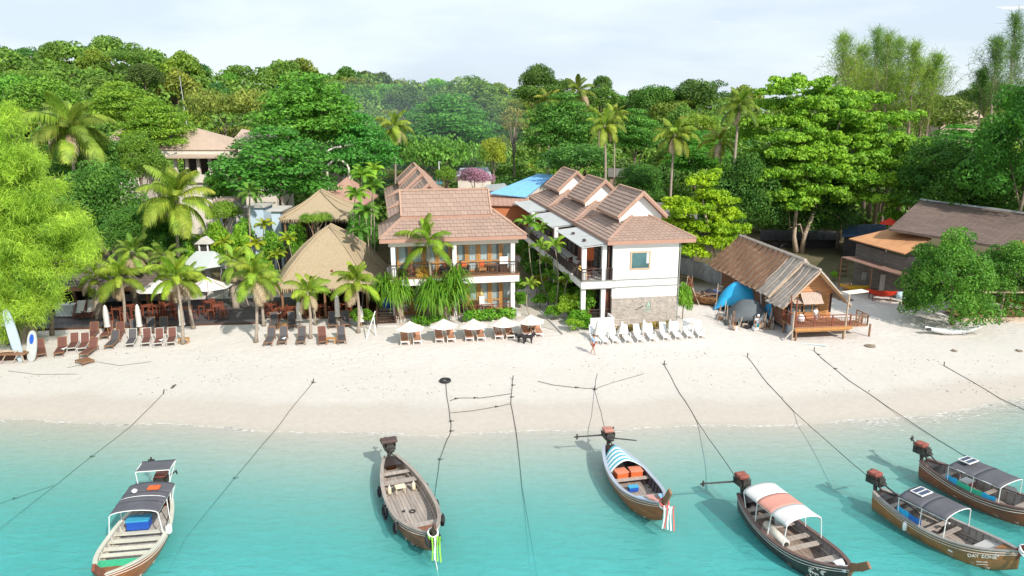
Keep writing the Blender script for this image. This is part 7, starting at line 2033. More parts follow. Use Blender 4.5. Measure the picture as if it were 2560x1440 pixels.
b = G(250, 800); t = thing('palm_stump', 'thick scaly palm trunk in the middle of the dark terrace', 'tree', b); MB().tube([(0, 0, 0), (0, 0, 1.5), (-.1, 0, 3)], [.42, .36, .3], 10).build('trunk', PALM_BARK, t, True)
for k in range(14): MB().box((.4 * math.cos(k * 2.4), .4 * math.sin(k * 2.4), .2 * k + .2), (.22, .22, .1), k * 2.4).build('bark_scale', BARK, t)
# ---- kayaks, canoe, driftwood near the right hut
def hull_mesh(L_, B, h, m, nm, up=True, rocker=.12):
 mb = MB()
 def fn(u, v):
  x = (u - .5) * L_; w = B * max(0.0, 1 - abs(2 * u - 1) ** 2.4); a = math.pi * v
  return Vector((x, w * math.cos(a), -h * math.sin(a) * (.4 + .6 * (1 - abs(2 * u - 1) ** 2)) + h + rocker * (2 * u - 1) ** 2))
 mb.grid(fn, 22, 8)
 mb.grid(lambda u, v: Vector(((u - .5) * L_, B * max(0.0, 1 - abs(2 * u - 1) ** 2.4) * (1 - 2 * v), h + rocker * (2 * u - 1) ** 2 + .05 * math.sin(math.pi * v))), 22, 4)
 return mb
red = mat('red_hull', (.55, .045, .02), .35, .12, 2); yel = mat('yellow_hull', (.72, .42, .03), .35, .1, 2)
p = G(2208, 752); t = thing('kayak', 'red and white kayak resting on trestles by the dark restaurant wall', 'kayak', p, -.38)
hull_mesh(2.6, .42, .5, red, 'hull').build('hull', red, t, True, loc=(-.2, 0, .35)); MB().lathe([(.05, 0), (.36, .1), (.38, .5), (.2, .85), (.0, .9)], 12).build('bow_cap', mat('pale_cyan', (.55, .72, .75), .4, .08), t, True, loc=(.95, 0, .62), rot=(0, R_(90), 0))
for x in (-.9, .6):
 f = MB(); f.beam((x, -.4, 0), (x, .1, .5), .06, .06); f.beam((x, .4, 0), (x, -.1, .5), .06, .06); f.build('trestle', WOOD_B, t)
p = G(2135, 728); t = thing('kayak', 'yellow and orange kayak lying behind the wooden hut', 'kayak', p, -.3); hull_mesh(2.6, .45, .5, yel, 'h').build('hull', yel, t, True); MB().lathe([(.02, 0), (.3, .5), (.38, 1.0)], 10).build('bow_cap', mat('rust_sheet', (.50, .25, .12)), t, True, loc=(-1.35, 0, .4), rot=(0, R_(90), 0))
p = G(2382, 836); t = thing('canoe', 'long white canoe with faded grey lettering lying on the sand under the round tree', 'canoe', p, .05)
hull_mesh(4.6, .42, .38, WHITE_P, 'h', rocker=.3).build('hull', WHITE_P, t, True)
gm = mat('faded_grey', (.35, .38, .40), .7, .15)
cu = bpy.data.curves.new('lettering', 'FONT'); cu.body = '# AONANG'; cu.size = .34; cu.extrude = .004; cu.materials.append(gm); lo = text_obj(cu); lo.parent = t; lo.location = (-.95, -.43, .14); lo.rotation_euler = (R_(72), 0, 0); pass
MB().box((-2.1, -.16, .5), (.35, .1, .18), 0).build('bow_patch', DARK_IN, t)
for i, (px, py, sz, lab) in enumerate(((2175, 866, .38, 'round brown driftwood slab on the sand before the wooden hut'), (2385, 878, .2, 'small brown coconut husk on the sand right of the middle'), (2548, 878, .22, 'small brown husk on the sand at the right edge'), (2120, 750, .45, 'brown triangular plank lying in the shade behind the wooden hut'))):
 p = G(px, py); t = thing('driftwood', lab, 'driftwood', p, i); MB().lathe([(.02, .12), (sz, .07), (sz * 1.05, .02), (sz * .9, -.02)], 9).build('slab', BARK, t); MB().tube([(-sz, 0, .08), (sz, .1, .1)], .03, 5).build('stick', BARK, t)
p = G(2028, 862); t = thing('paddle', 'pale blue paddle lying on the sand in front of the wooden hut', 'paddle', p, -.35); MB().tube([(-.7, 0, .05), (.6, 0, .05)], .03, 6).build('shaft', mat('pale_cyan', (.55, .72, .75)), t); MB().box((.8, 0, .05), (.5, .16, .03)).build('blade', mat('pale_cyan', (.55, .72, .75)), t, bevel=.01)
# potted plant, rack behind hut
p = G(2085, 700); t = thing('shrub', 'small round green bush on the sand behind the wooden hut', 'bush', p); MB().tube([(0, 0, 0), (0, 0, .5)], .04, 5).build('stem', BARK, t); link('leaves', crown('shrub', 1), t, (0, 0, .5), None, (.45, .45, .5), (1.2, 1.4, .8))
for i, (px, py) in enumerate(((2105, 690), (2150, 694))):
 p = G(px, py); t = thing('drying_rack', ['cluttered dark rack with nets under the awning of the right restaurant', 'grey metal frame standing by the right restaurant wall'][i], 'rack', p, -.4)
 for (x, y) in ((-.4, -.3), (.4, -.3), (-.4, .3), (.4, .3)): MB().bx(x - .03, x + .03, y - .03, y + .03, 0, 1.6).build('leg', METAL_G if i else WOOD_B, t)
 for z in (.5, 1.0, 1.55): MB().bx(-.45, .45, -.33, .33, z, z + .04).build('shelf', METAL_G if i else WOOD_D, t)
# ---- fisher camp: brush pile, old boat, tarpaulins, clutter
r = random.Random(12)
p = G(1722, 760); t = thing('pole_stack', 'stack of brown poles leaning together beside the white block', 'pole stack', p)
for k in range(26):
 a_ = r.uniform(0, 6.283); MB().tube([(r.uniform(.5, 1.1) * math.cos(a_), r.uniform(.5, 1.0) * math.sin(a_), 0), (r.uniform(-.2, .2), r.uniform(-.2, .2), r.uniform(1.6, 2.6))], [.05, .03], 5).build('pole', [WOOD_B, BARK_PALE, WOOD_R][k % 3], t)
p = G(1782, 762); t = thing('old_boat', 'derelict brown boat hull heaped with nets and rags by the grey fence', 'boat', p, -.42)
hull_mesh(4.6, .95, .75, WOOD_B, 'h').build('hull', mat('rotten_wood', (.24, .12, .05), .9, .5, 5, bump=.8), t, True)
for k in range(40): MB().tube([(r.uniform(-2, 2), r.uniform(-.9, .9), r.uniform(.6, 1)), (r.uniform(-2, 2), r.uniform(-.9, .9), r.uniform(.8, 1.4))], [.03, .02], 4).build('stick', [WOOD_B, BARK_PALE, DARK_IN][k % 3], t)
def rag(nm, par, c, sz, m, seed, h=.25):
 s = Vector((seed * 3.1, 0, 0))
 o = MB().grid(lambda u, v: Vector((c[0] + (u - .5) * sz[0], c[1] + (v - .5) * sz[1], c[2] + h * noise.noise(Vector((u * 3, v * 3, seed))) - .5 * h * ((2 * u - 1) ** 4 + (2 * v - 1) ** 4))), 10, 10).build(nm, m, par, True); s_ = o.modifiers.new('thickness', 'SOLIDIFY'); s_.thickness = .03; return o
rag('white_sheet', t, (1.3, 0, 1.15), (1.3, 1.4), mat('old_sheet', (.60, .60, .57), .85, .12, 2), 1, .35); rag('dark_net', t, (-.2, .3, 1.1), (1.9, 1.3), mat('dark_net', (.03, .035, .05), .9, .5, 6), 2, .6); rag('blue_rag', t, (.2, .1, 1.25), (.6, .5), mat('blue_rag', (.05, .09, .30), .8, .2), 3, .3)
MB().box((1.5, 1.3, 1.1), (1.0, .8, .06), .4).build('board', BARK_PALE, t)
MB().lathe([(.25, 0), (.3, .5), (.05, .55)], 8, (.4, 1.5, .9)).build('basket', BARK_PALE, t)
def tarp(nm, lab, c_px, wx, wy, h, m, rz=0, dark=None):
 p = G(*c_px); t = thing(nm, lab, 'tarpaulin', p, rz)
 def fn(u, v):
  x = (u - .5) * 2; y = (v - .5) * 2; return Vector((x * wx, y * wy, max(0.02, h * (1 - abs(x) ** 2.4) * (1 - .75 * max(0, -y) ** 2 - .3 * max(0, y) ** 2)) + .05 * noise.noise(Vector((x * 2, y * 2, wx)))))
 o = MB().grid(fn, 18, 14).build('sheet', m, t, True); s_ = o.modifiers.new('thickness', 'SOLIDIFY'); s_.thickness = .02
 for (x, y) in ((-.9, -.6), (.9, -.6), (-.9, .6), (.9, .6)): MB().tube([(x * wx, y * wy, 0), (x * wx, y * wy, h * .8)], .035, 5).build('pole', BARK_PALE, t)
 return t
tarp('blue_tarpaulin', 'bright blue tarpaulin arched over the fisher camp by the grey fence', (1852, 772), 2.3, 1.3, 2.45, mat('blue_tarp', (.03, .33, .70), .45, .15, 1.2, col2=(.04, .50, .80)), -.3)
tarp('grey_tarpaulin', 'dark grey tarpaulin in front of the blue one at the fisher camp', (1868, 806), 1.9, 1.35, 1.95, mat('grey_tarp', (.10, .115, .125), .5, .12, 1.5), -.2)
tarp('blue_tarpaulin', 'small blue tarpaulin bag right of the dark grey one', (1924, 806), .5, .6, 1.7, mat('blue_tarp', (.03, .33, .70)), .2)
items = [((1815, 800), 'clutter of sticks and nets left of the dark grey tarpaulin', 3), ((1845, 822), 'pile of white and brown odds and ends before the dark grey tarpaulin', 4), ((1905, 822), 'heap of bags and a basket at the right of the fisher camp', 5)]
for (px_, lab, sd) in items:
 p = G(*px_); t = thing('camp_clutter', lab, 'clutter', p); r = random.Random(sd)
 for k in range(14): 
  x, y = r.uniform(-.9, .9), r.uniform(-.4, .4)
  MB().tube([(x, y, 0), (x + r.uniform(-.3, .3), y + r.uniform(-.2, .2), r.uniform(.5, 1.5))], [.035, .025], 4).build('stick', [BARK_PALE, WOOD_B, METAL_G][k % 3], t)
 for k in range(6):
  MB().box((r.uniform(-.8, .8), r.uniform(-.5, .3), .15 + .1 * (k % 2)), (r.uniform(.2, .5), r.uniform(.2, .4), r.uniform(.2, .45)), r.uniform(0, 3)).build('box', [WHITE_P, BARK_PALE, DARK_IN, WOOD_B][k % 4], t, bevel=.03)
p = G(1856, 745); t = thing('sat_board', 'white oval board on two posts behind the blue tarpaulin', 'board', p); p2 = PY(1856, 706, p.y).z - p.z
MB().tube([(-.35, 0, 0), (-.35, 0, p2)], .035, 5).build('post', WHITE, t); MB().tube([(.45, 0, 0), (.45, 0, p2)], .035, 5).build('post', WHITE, t); MB().prism([(.75 * math.cos(a_), .25 * math.sin(a_), p2) for a_ in np.linspace(0, 6.0, 16)], (0, 0, .08)).build('top', WHITE, t)
p = G(1905, 800); t = thing('pole', 'leaning white pole between the grey fence and the tarpaulins', 'pole', p); MB().tube([(0, 0, 0), (-.3, .3, 3.0)], .045, 6).build('shaft', WHITE, t)
# ---- tyre, ropes
RUB = mat('black_rubber', (.03, .03, .035), .7, .2, 5); ROPE = mat('old_rope', (.13, .125, .10), .9, .3, 6); ROPE_D = mat('dark_rope', (.06, .06, .055), .9, .3, 6)
def torus(mb, c, R0, r0, n=16, k=6, ax='z', M=None):
 pts = []
 for i in range(n + 1):
  a_ = 6.2832 * i / n; q = Vector((R0 * math.cos(a_), R0 * math.sin(a_), 0)); q = (M @ q) if M else q; pts.append(q + Vector(c))
 return mb.tube(pts, r0, k, False)
p = G(1113, 954); t = thing('tyre', 'black tyre lying on the sand at the end of a mooring rope', 'tyre', p); torus(MB(), (0, 0, .08), .3, .1).build('ring', RUB, t, True)
def rope(lab, pts, r=.02, m=None, sag=.0, anchor=True, knots=(), endz=None):
 """pts are sand points (px,py) or world vectors"""
 P3 = []
 for q in pts:
  if isinstance(q, Vector): P3.append(q)
  else: g = G(*q); P3.append(Vector((g.x, g.y, max(g.z, -0.35) + .03)))
 o = P3[0]; t = thing('mooring_rope', lab, 'rope', o, 0, 'mooring ropes across the beach'); out = []
 for a_, b_ in zip(P3, P3[1:]):
  n = max(4, int((b_ - a_).length / 1.2))
  for i in range(n):
   f = i / n; q = a_.lerp(b_, f); q.z -= sag * 4 * f * (1 - f); q.x += .05 * noise.noise(q * .7); 
   gz = max(ground(q.x, q.y), -3) + .02
   if q.z < gz: q.z = gz
   out.append(q - o)
 out.append(P3[-1] - o)
 MB().tube(out, r * .85, 5, False).build('line', m or ROPE, t, True)
 for i, (f) in enumerate(knots):
  q = out[int(f * (len(out) - 1))]; MB().lathe([(.02, -.06), (.06, -.03), (.07, .04), (.03, .07)], 7, tuple(q)).build('knot', ROPE_D, t); MB().tube([tuple(q), tuple(q + Vector((.2, .05, .02)))], .02, 4).build('loose_end', ROPE_D, t)
 if anchor: MB().tube([(0, 0, -.1), (.05, .1, .25)], .035, 5).build('anchor_stake', ROPE_D, t)
 return t
# ================================================================== long-tail boats
GREYW = mat('weathered_planks', (.36, .31, .27), .8, .22, 2.5, rnd=.12, stretch=(.5, 5, 1), bump=.2)
VARN = mat('varnished_hull', (.22, .065, .025), .3, .35, 1.5, stretch=(.5, 2, 3), spec=.5, col2=(.36, .13, .04))
DKHULL = mat('dark_hull', (.045, .035, .032), .35, .3, 1.5, spec=.5)
CANVD = mat('charcoal_canvas', (.10, .10, .115), .75, .1, 2)
ENG = mat('engine_metal', (.07, .065, .06), .5, .4, 9, metal=.4); ENGR = mat('engine_red', (.26, .08, .06), .5, .45, 7)
LINE_W = mat('white_line_paint', (.70, .68, .62), .5, .08, 3)
class Boat:
 def __init__(s, lab, stern_px, bow_px, B=1.05, hullm=VARN, rim=GREYW, inner=GREYW, line=LINE_W, floor_z=.14, zg=.62, L_=None, prow=(.95, 1.05), prowm=WOOD_D, scale=1.0):
  a, b = P(*stern_px, .8), P(*bow_px, 1.0); d = b - a; d.z = 0
  s.L = L_ or d.length; s.B = B; s.zg0 = zg
  s.rz = math.atan2(d.y, d.x); a.z = 0
  s.t = thing('longtail_boat', lab, 'boat', a, s.rz, 'long-tail boats moored off the beach')
  s.M = Matrix.Translation(a) @ Matrix.Rotation(s.rz, 4, 'Z')
  s.rim, s.inner, s.fz = rim, inner, floor_z
  T = s.t; Lh = s.L
  n = 30
  def sec(u, v, off=0.0, zmin=None):
   """u along, v across -1..1"""
   w = max(0.015, s.w(u) - off); zg = s.zg(u); zk = s.zk(u) + off
   a_ = abs(v) * math.pi / 2; y = w * math.sin(a_) ** .85 * (1 if v > 0 else -1); z = zk + (zg - zk) * (1 - math.cos(a_)) ** 1.05
   if zmin is not None: z = max(z, zmin)
   return Vector((u * Lh, y, z))
  s.sec = sec
  mb = MB(); mb.grid(lambda u, v: sec(u, 2 * v - 1), n, 12)
  # transom
  mb.add([sec(0, -1 + i / 6) for i in range(13)], [tuple(range(13))])
  mb.build('hull', hullm, T, True)
  mb = MB(); mb.grid(lambda u, v: sec(.01 + u * .97, 2 * v - 1, .05, .06), n, 12); mb.build('inner_hull', inner, T, True)
  for sd in (-1, 1):
   pts = [sec(i / n, sd) + Vector((0, 0, .02)) for i in range(n + 1)]
   g = MB()
   for i in range(n):
    p, q = pts[i], pts[i + 1]; k = Vector((0, sd * .06, 0)); k2 = Vector((0, -sd * .11, 0)); h = Vector((0, 0, .05))
    g.add([p + k, q + k, q + k2, p + k2, p + k + h, q + k + h, q + k2 + h, p + k2 + h], [(4, 5, 6, 7), (0, 1, 5, 4), (2, 3, 7, 6)])
   g.build('gunwale', rim, T)
   for (dv, mm, ww) in ((.965, line, .018), (.9, line, .014)):
    l = MB(); l.tube([sec(i / n, sd * dv) + Vector((0, sd * .012, 0)) for i in range(n + 1)], ww, 4); l.build('trim_line', mm, T)
  # end decks
  for (u0, u1, nm, mm) in ((.0, .11, 'stern_deck', DKHULL), (.86, .985, 'fore_deck', hullm if hullm is not DKHULL else WOOD_D)):
   d_ = MB(); d_.grid(lambda u, v: Vector(((u0 + (u1 - u0) * u) * Lh, (s.w(u0 + (u1 - u0) * u) - .04) * (2 * v - 1), s.zg(u0 + (u1 - u0) * u) + .0 - .02 * (2 * v - 1) ** 2)), 6, 6); d_.build(nm, mm, T, True)
  # prow post
  zt = s.zg(1); pr = MB(); pl, ph = prow
  prof = [(-.3, -.5, .16), (.0, .1, .12), (.3 * pl, .42 * ph, .11), (.6 * pl, .85 * ph, .1)]
  for (x0, z0, w0), (x1, z1, w1) in zip(prof, prof[1:]):
   A, B_ = Vector((Lh + x0, 0, zt + z0)), Vector((Lh + x1, 0, zt + z1)); dd = (B_ - A).normalized(); nn = Vector((-dd.z, 0, dd.x))
   vs = [];
   for q, w_, hh in ((A, w0, .2), (B_ + dd * .01, w1, .17)):
    for (i, j) in ((-1, -1), (1, -1), (1, 1), (-1, 1)): vs.append(q + Vector((0, i * w_ * .55, 0)) + nn * (j * hh * .8))
   pr.add(vs, [(0, 1, 2, 3), (7, 6, 5, 4), (0, 4, 5, 1), (1, 5, 6, 2), (2, 6, 7, 3), (3, 7, 4, 0)])
  pr.build('prow_post', prowm, T, bevel=.03)
  s.prow_tip = Vector((Lh + .6 * pl, 0, zt + .85 * ph))
 def w(s, u):
  if u < .5: f = .30 + .70 * (1 - (1 - 2 * u) ** 2.0)
  else: f = max(0.0, 1 - (2 * u - 1) ** 2.6)
  return s.B * f
 def zg(s, u): return s.zg0 + .30 * max(0, .5 - u) ** 1.5 * 1.6 + .75 * max(0, u - .45) ** 2.0 * 2.6
 def zk(s, u): return -.42 + .25 * max(0, .25 - u) * 2 + 1.05 * max(0, u - .72) ** 1.5 * 6.2 * .9
 def ribs(s, u0=.13, u1=.85, n=16, m=None):
  m = m or s.rim
  for i in range(n):
   u = u0 + (u1 - u0) * i / (n - 1)
   for sd in (-1, 1):
    pts = [s.sec(u, sd * v, .06, s.fz) for v in (.55, .7, .85, .97)]
    MB().tube(pts, .035, 4).build('rib', m, s.t)
 def stringer(s, u0=.14, u1=.84, m=None):
  for sd in (-1, 1):
   pts = [s.sec(u0 + (u1 - u0) * i / 14, sd * .78, .1) for i in range(15)]
   MB().tube(pts, .045, 4).build('stringer', m or s.rim, s.t)
 def floor(s, u0=.11, u1=.87, n=9, m=None):
  m = m or s.inner
  wm = s.B * .86
  for k in range(n):
   y0, y1 = -wm + 2 * wm * k / n + .006, -wm + 2 * wm * (k + 1) / n - .006
   ym = max(abs(y0), abs(y1))
   us = [u for u in np.linspace(u0, u1, 40) if s.w(u) * .93 > ym]
   if len(us) < 2: continue
   a, b = us[0] * s.L, us[-1] * s.L; j = random.uniform(-.004, .008)
   MB().bx(a, b, y0, y1, s.fz - .03 + j, s.fz + j).build('floor_plank', m, s.t)
 def thwart(s, u, wd=.28, m=None, dz=-.12):
  w = s.w(u) - .05; x = u * s.L; z = s.zg(u) + dz
  MB().bx(x - wd / 2, x + wd / 2, -w, w, z - .045, z).build('thwart', m or s.rim, s.t)
 def bow_platform(s, u0=.74, u1=.87, dz=-.1, m=None):
  d_ = MB(); d_.grid(lambda u, v: Vector(((u0 + (u1 - u0) * u) * s.L, (s.w(u0 + (u1 - u0) * u) - .08) * (2 * v - 1), s.zg(u0 + (u1 - u0) * u) + dz)), 4, 4); d_.build('bow_platform', m or s.rim, s.t)
 def engine(s, tail=(-2.2, .7, .35), handle=(1.6, -.5, .35), cover=ENGR, tank_w=.26, up=.95):
  z = s.zg(0); e = MB(); e.tube([(-.05, 0, z - .25), (-.12, 0, z + .28)], .09, 8); e.tube([(.15, .2, z), (-.1, 0, z + .3)], .04, 5); e.tube([(.15, -.2, z), (-.1, 0, z + .3)], .04, 5)
  eo = e.build('engine_mount', ENG, s.t); zc = z + .3
  b = MB(); b.bx(-.5, .25, -.2, .2, zc, zc + .36); b.bx(-.42, .15, -.28, .28, zc + .08, zc + .26)
  for k in range(6): b.tube([(-.4 + k * .1, -.26, zc + .1), (-.42 + k * .1, -.3, zc + .42)], .025, 5); b.tube([(-.4 + k * .1, .26, zc + .1), (-.42 + k * .1, .3, zc + .4)], .025, 5)
  b.lathe([(.16, 0), (.18, .05), (.16, .1)], 10, (.25, 0, zc + .12)); b.build('engine_block', ENG, eo, bevel=.015)
  c = MB(); c.bx(-.46, .06, -tank_w, tank_w, zc + .4, zc + .58); c.build('engine_cover', cover, eo, bevel=.06)
  c = MB(); c.bx(-.3, .2, -.15, .15, zc + .36, zc + .42); c.build('radiator_cap', ENG, eo)
  c = MB(); c.tube([(-.3, 0, zc + .15), (tail[0], tail[1], zc + tail[2])], [.05, .035], 6); c.build('tail_shaft', ENG, eo)
  c = MB(); tx = Vector((tail[0], tail[1], zc + tail[2])); c.box(tx, (.03, .3, .08)); c.box(tx, (.03, .08, .3)); c.build('propeller', ENG, eo)
  c = MB(); c.tube([(.2, 0, zc + .2), (handle[0], handle[1], zc + handle[2])], [.04, .03], 6); c.build('tiller', ENG, eo)
  c = MB(); c.tube([(-.3, .3, zc + .3), (-.7, .5, zc + .35), (-.9, .45, zc + .1)], .04, 5); c.build('exhaust', ENG, eo)
 def canopy(s, u0, u1, w, h, m, rise=.22, posts=4, sheets=None, frame=WFRAME, arch=True):
  x0, x1 = u0 * s.L, u1 * s.L; n = sheets or [m]; k = len(n)
  zb = s.zg((u0 + u1) / 2)
  cf = MB()
  for i in range(posts // 2 + 1):
   x = x0 + (x1 - x0) * i / (posts // 2); u = x / s.L
   for sd in (-1, 1): cf.tube([(x, sd * (s.w(u) - .08), s.zg(u)), (x, sd * w, zb + h)], .022, 5)
   cf.tube([(x, w * math.sin(a_), zb + h + rise * (math.cos(a_) if arch else 0)) for a_ in np.linspace(-math.pi / 2, math.pi / 2, 9)], .022, 5)
  for sd in (-1, 1): cf.tube([(x0, sd * w, zb + h), (x1, sd * w, zb + h)], .022, 5)
  co = cf.build('canopy_frame', frame, s.t)
  for i, mm in enumerate(n):
   a, b = x0 + (x1 - x0) * i / k, x0 + (x1 - x0) * (i + 1) / k
   q = MB(); q.grid(lambda u, v: Vector((a + (b - a) * u, w * 1.02 * math.sin((2 * v - 1) * math.pi / 2), zb + h + .025 + (rise * math.cos((2 * v - 1) * math.pi / 2) if arch else 0) - .02 * math.sin(u * math.pi))), 6, 14)
   o = q.build('canopy_sheet', mm, co, True); sm = o.modifiers.new('thickness', 'SOLIDIFY'); sm.thickness = .015
  return co
 def wp(s, x, y, z): return s.M @ Vector((x, y, z))
 def fender(s, u, sd, lab, n=1):
  for k in range(n):
   p = s.wp(u * s.L + k * .25, sd * (s.w(u) + .12), s.zg(u) - .35); t = thing('fender_tyre', lab, 'tyre', p, s.rz + .3 * k, 'tyre fenders hung on the old grey boat')
   torus(MB(), (0, 0, 0), .22, .065, 14, 6, M=Matrix.Rotation(R_(82), 3, 'X')).build('ring', RUB, t, True); MB().tube([(0, 0, .22), (0, -sd * .12, .42)], .012, 4).build('cord', LINE_W, t)
 def garland(s, cols, lab, n=3):
  p = s.wp(s.L + .12, 0, s.zg(1) + .05); t = thing('prow_ribbon', lab, 'ribbon', p, s.rz)
  for k in range(2): torus(MB(), (0, 0, .12 * k), .2, .04, 12, 5, M=Matrix.Rotation(R_(35), 3, 'Y')).build('wrap', cols[k % len(cols)], t, True)
  for k in range(n): MB().grid(lambda u, v, k=k: Vector((.22 + .04 * k + .08 * math.sin(v * 4 + k), -.1 + .1 * k + .06 * (u - .5), .1 - 1.15 * v)), 1, 8).build('streamer', cols[k % len(cols)], t)
white = mat('white_cloth', (.78, .78, .78))
# --- boat at the lower left, dark canopies
b = Boat('white and green rimmed long-tail boat with two dark canopies, at the lower left', (405, 1228), (258, 1452), 1.15, VARN, mat('cream_rim', (.58, .57, .47), .5, .1, 2), mat('grey_inner', (.45, .42, .39), .8, .15, 2), prow=(1.0, .9), prowm=WOOD_R)
b.ribs(n=14); b.floor(); b.stringer()
for u in (.42, .50, .585, .66): b.thwart(u, .22)
b.bow_platform(.72, .87, -.14, mat('green_paint', (.05, .48, .24), .5, .1))
b.engine(tail=(-1.7, -.9, .5), handle=(1.2, .5, .2))
b.canopy(.16, .50, .95, 1.0, CANVD, .2, 4, [CANVD, CANVD, CANVD])
b.canopy(-.02, .12, .72, 1.5, CANVD, 0, 2, [CANVD], arch=False)
p = b.wp(.36 * b.L, -.2, .5); t = thing('cool_box', 'blue cool box under the canopy of the lower left boat', 'box', p, b.rz); MB().bx(-.25, .25, -.45, .45, 0, .4).build('body', mat('blue_plastic', (.02, .09, .42)), t, bevel=.03); MB().bx(-.27, .27, -.47, .47, .4, .46).build('lid', mat('cyan_plastic', (.05, .35, .55), .4, .05), t)
p = b.wp(.25 * b.L, .0, b.zg(.3) + 1.26); t = thing('roof_bundle', 'orange lamp and white floats tied on the dark canopy of the lower left boat', 'float', p, b.rz); MB().box((0, .3, 0), (.3, .5, .1)).build('lamp', mat('orange_cloth', (.62, .12, .035)), t, bevel=.03); MB().lathe([(.0, 0), (.1, .03), (.12, .1), (.05, .16)], 8, (.3, -.4, -.02)).build('float', WHITE_P, t)
p = b.wp(.48 * b.L, 1.25, .8); t = thing('white_bucket', 'white plastic can hung outside the canopy of the lower left boat', 'can', p, b.rz); MB().lathe([(.1, -.2), (.13, -.1), (.13, .15), (.05, .22)], 10).build('body', WHITE_P, t, True); torus(MB(), (0, 0, .3), .16, .015, 10, 4, M=Matrix.Rotation(R_(80), 3, 'X')).build('handle', RUB, t)
# --- old grey open boat
b2 = Boat('old open grey wooden long-tail boat with tyre fenders, second from the left', (975, 1140), (1081, 1348), 1.05, mat('old_hull', (.25, .10, .05), .5, .4, 1.5, stretch=(.5, 2, 3)), GREYW, GREYW, prow=(.8, .75), prowm=WOOD_D)
b2.ribs(n=20, m=mat('rib_wood', (.50, .38, .28), .8, .15, 3)); b2.floor(n=11); b2.stringer()
b2.thwart(.27, .34); b2.thwart(.17, .25); b2.bow_platform(.76, .87, -.16)
b2.engine(tail=(-1.6, .1, -.1), handle=(.9, -.2, .25), cover=mat('engine_cap', (.085, .055, .05), .6, .2), tank_w=.42)
p = b2.wp(.33 * b2.L, -.1, .2); t = thing('boat_stool', 'cream plastic stool on the floor of the old grey boat', 'stool', p, b2.rz); MB().bx(-.2, .2, -.25, .25, .3, .36).build('seat', mat('cream_plastic', (.68, .58, .42), .5, .05), t, bevel=.03)
for (x, y) in ((-.15, -.2), (.15, -.2), (-.15, .2), (.15, .2)): MB().tube([(x, y, 0), (x, y, .3)], .02, 4).build('leg', mat('cream_plastic', (.68, .58, .42)), t)
for i, (u, y) in enumerate(((.33, .55), (.33, -.62))): 
 p = b2.wp(u * b2.L, y, .2); t = thing('cream_float', ['cream bottle float left of the stool in the old grey boat', 'cream bundle right of the stool in the old grey boat'][i], 'float', p, b2.rz); MB().lathe([(.06, 0), (.1, .1), (.09, .35), (.03, .42)], 8).build('body', mat('cream_plastic', (.68, .58, .42)), t, True); MB().lathe([(.03, .42), (.03, .47), (.0, .48)], 6).build('cap', WHITE_P, t)
p = b2.wp(.55 * b2.L, .05, .19); t = thing('deck_ring', 'small black rope ring on the floor of the old grey boat', 'rope', p, 0); torus(MB(), (0, 0, 0), .12, .03).build('ring', RUB, t, True); torus(MB(), (-.4, .0, 0), .05, .03, 8, 5).build('knot', RUB, t)
for u, sd, l in ((.30, -1, 'tyre fender nearest the engine, outer left side of the old grey boat'), (.50, -1, 'pair of tyre fenders at the middle left side of the old grey boat'), (.54, -1, 'second of the pair of tyre fenders on the left side of the old grey boat'), (.72, -1, 'tyre fender with white ties low at the left bow of the old grey boat'),
                 (.36, 1, 'tyre fender high on the right side of the old grey boat'), (.56, 1, 'tyre fender at the middle right side of the old grey boat'), (.74, 1, 'tyre fender at the right bow of the old grey boat')): b2.fender(u, -sd * -1, l)
p = b2.wp(b2.L + .05, .0, b2.zg(1) - .15); t = thing('fender_tyre', 'black tyre hung over the bow of the old grey boat', 'tyre', p, b2.rz); torus(MB(), (.05, 0, 0), .27, .085, 14, 6, M=Matrix.Rotation(R_(70), 3, 'Y')).build('ring', RUB, t, True); MB().tube([(-.1, 0, .2), (.1, 0, .32)], .02, 4).build('cord', LINE_W, t)
gr = mat('green_cloth', (.25, .55, .06), .8, .1); b2.garland([gr, white, gr], 'green and white ribbons hanging from the prow of the old grey boat', 4)
# --- striped tarp boat with red crates
b3 = Boat('long-tail boat with blue and white striped cover and two red crates, near the middle', (1522, 1112), (1657, 1272), 1.0, VARN, mat('grey_blue_rim', (.36, .40, .47), .45, .08, 2), mat('dark_inner', (.10, .09, .10), .7, .2, 2), prow=(1.05, 1.15), prowm=WOOD_B, line=LINE_W)
b3.ribs(n=14, m=DKHULL); b3.floor(m=GREYW); b3.thwart(.46, .25, GREYW); b3.bow_platform(.70, .78, -.2, GREYW)
d_ = MB(); u0, u1 = .78, .965
for k, (v0, v1) in enumerate(((.0, .2), (.8, 1.0))): d_.grid(lambda u, v: Vector(((u0 + (u1 - u0) * u) * b3.L, (b3.w(u0 + (u1 - u0) * u) - .06) * (2 * (v0 + (v1 - v0) * v) - 1), b3.zg(u0 + (u1 - u0) * u) + .012)), 4, 2)
d_.build('bow_stripe', mat('light_blue_paint', (.30, .55, .80), .5, .05), b3.t)
d_ = MB(); d_.grid(lambda u, v: Vector(((u0 + (u1 - u0) * u) * b3.L, (b3.w(u0 + (u1 - u0) * u) - .06) * .22 * (2 * v - 1), b3.zg(u0 + (u1 - u0) * u) + .014)), 4, 2); d_.build('bow_stripe', mat('pink_paint', (.62, .30, .27), .5, .05), b3.t)
b3.engine(tail=(-.5, -1.6, .1), handle=(.6, 1.3, .1), cover=mat('engine_salmon', (.42, .19, .14), .5, .25))
x0, x1 = .12 * b3.L, .37 * b3.L; ns = 10
p = b3.wp((x0 + x1) / 2, 0, b3.zg(.25)); t = thing('striped_cover', 'blue and white striped tarpaulin stretched over the stern half of a boat', 'boat cover', p, b3.rz)
bm1, bm2 = mat('stripe_blue', (.10, .42, .52), .7, .06), mat('stripe_white', (.78, .78, .76), .7, .03)
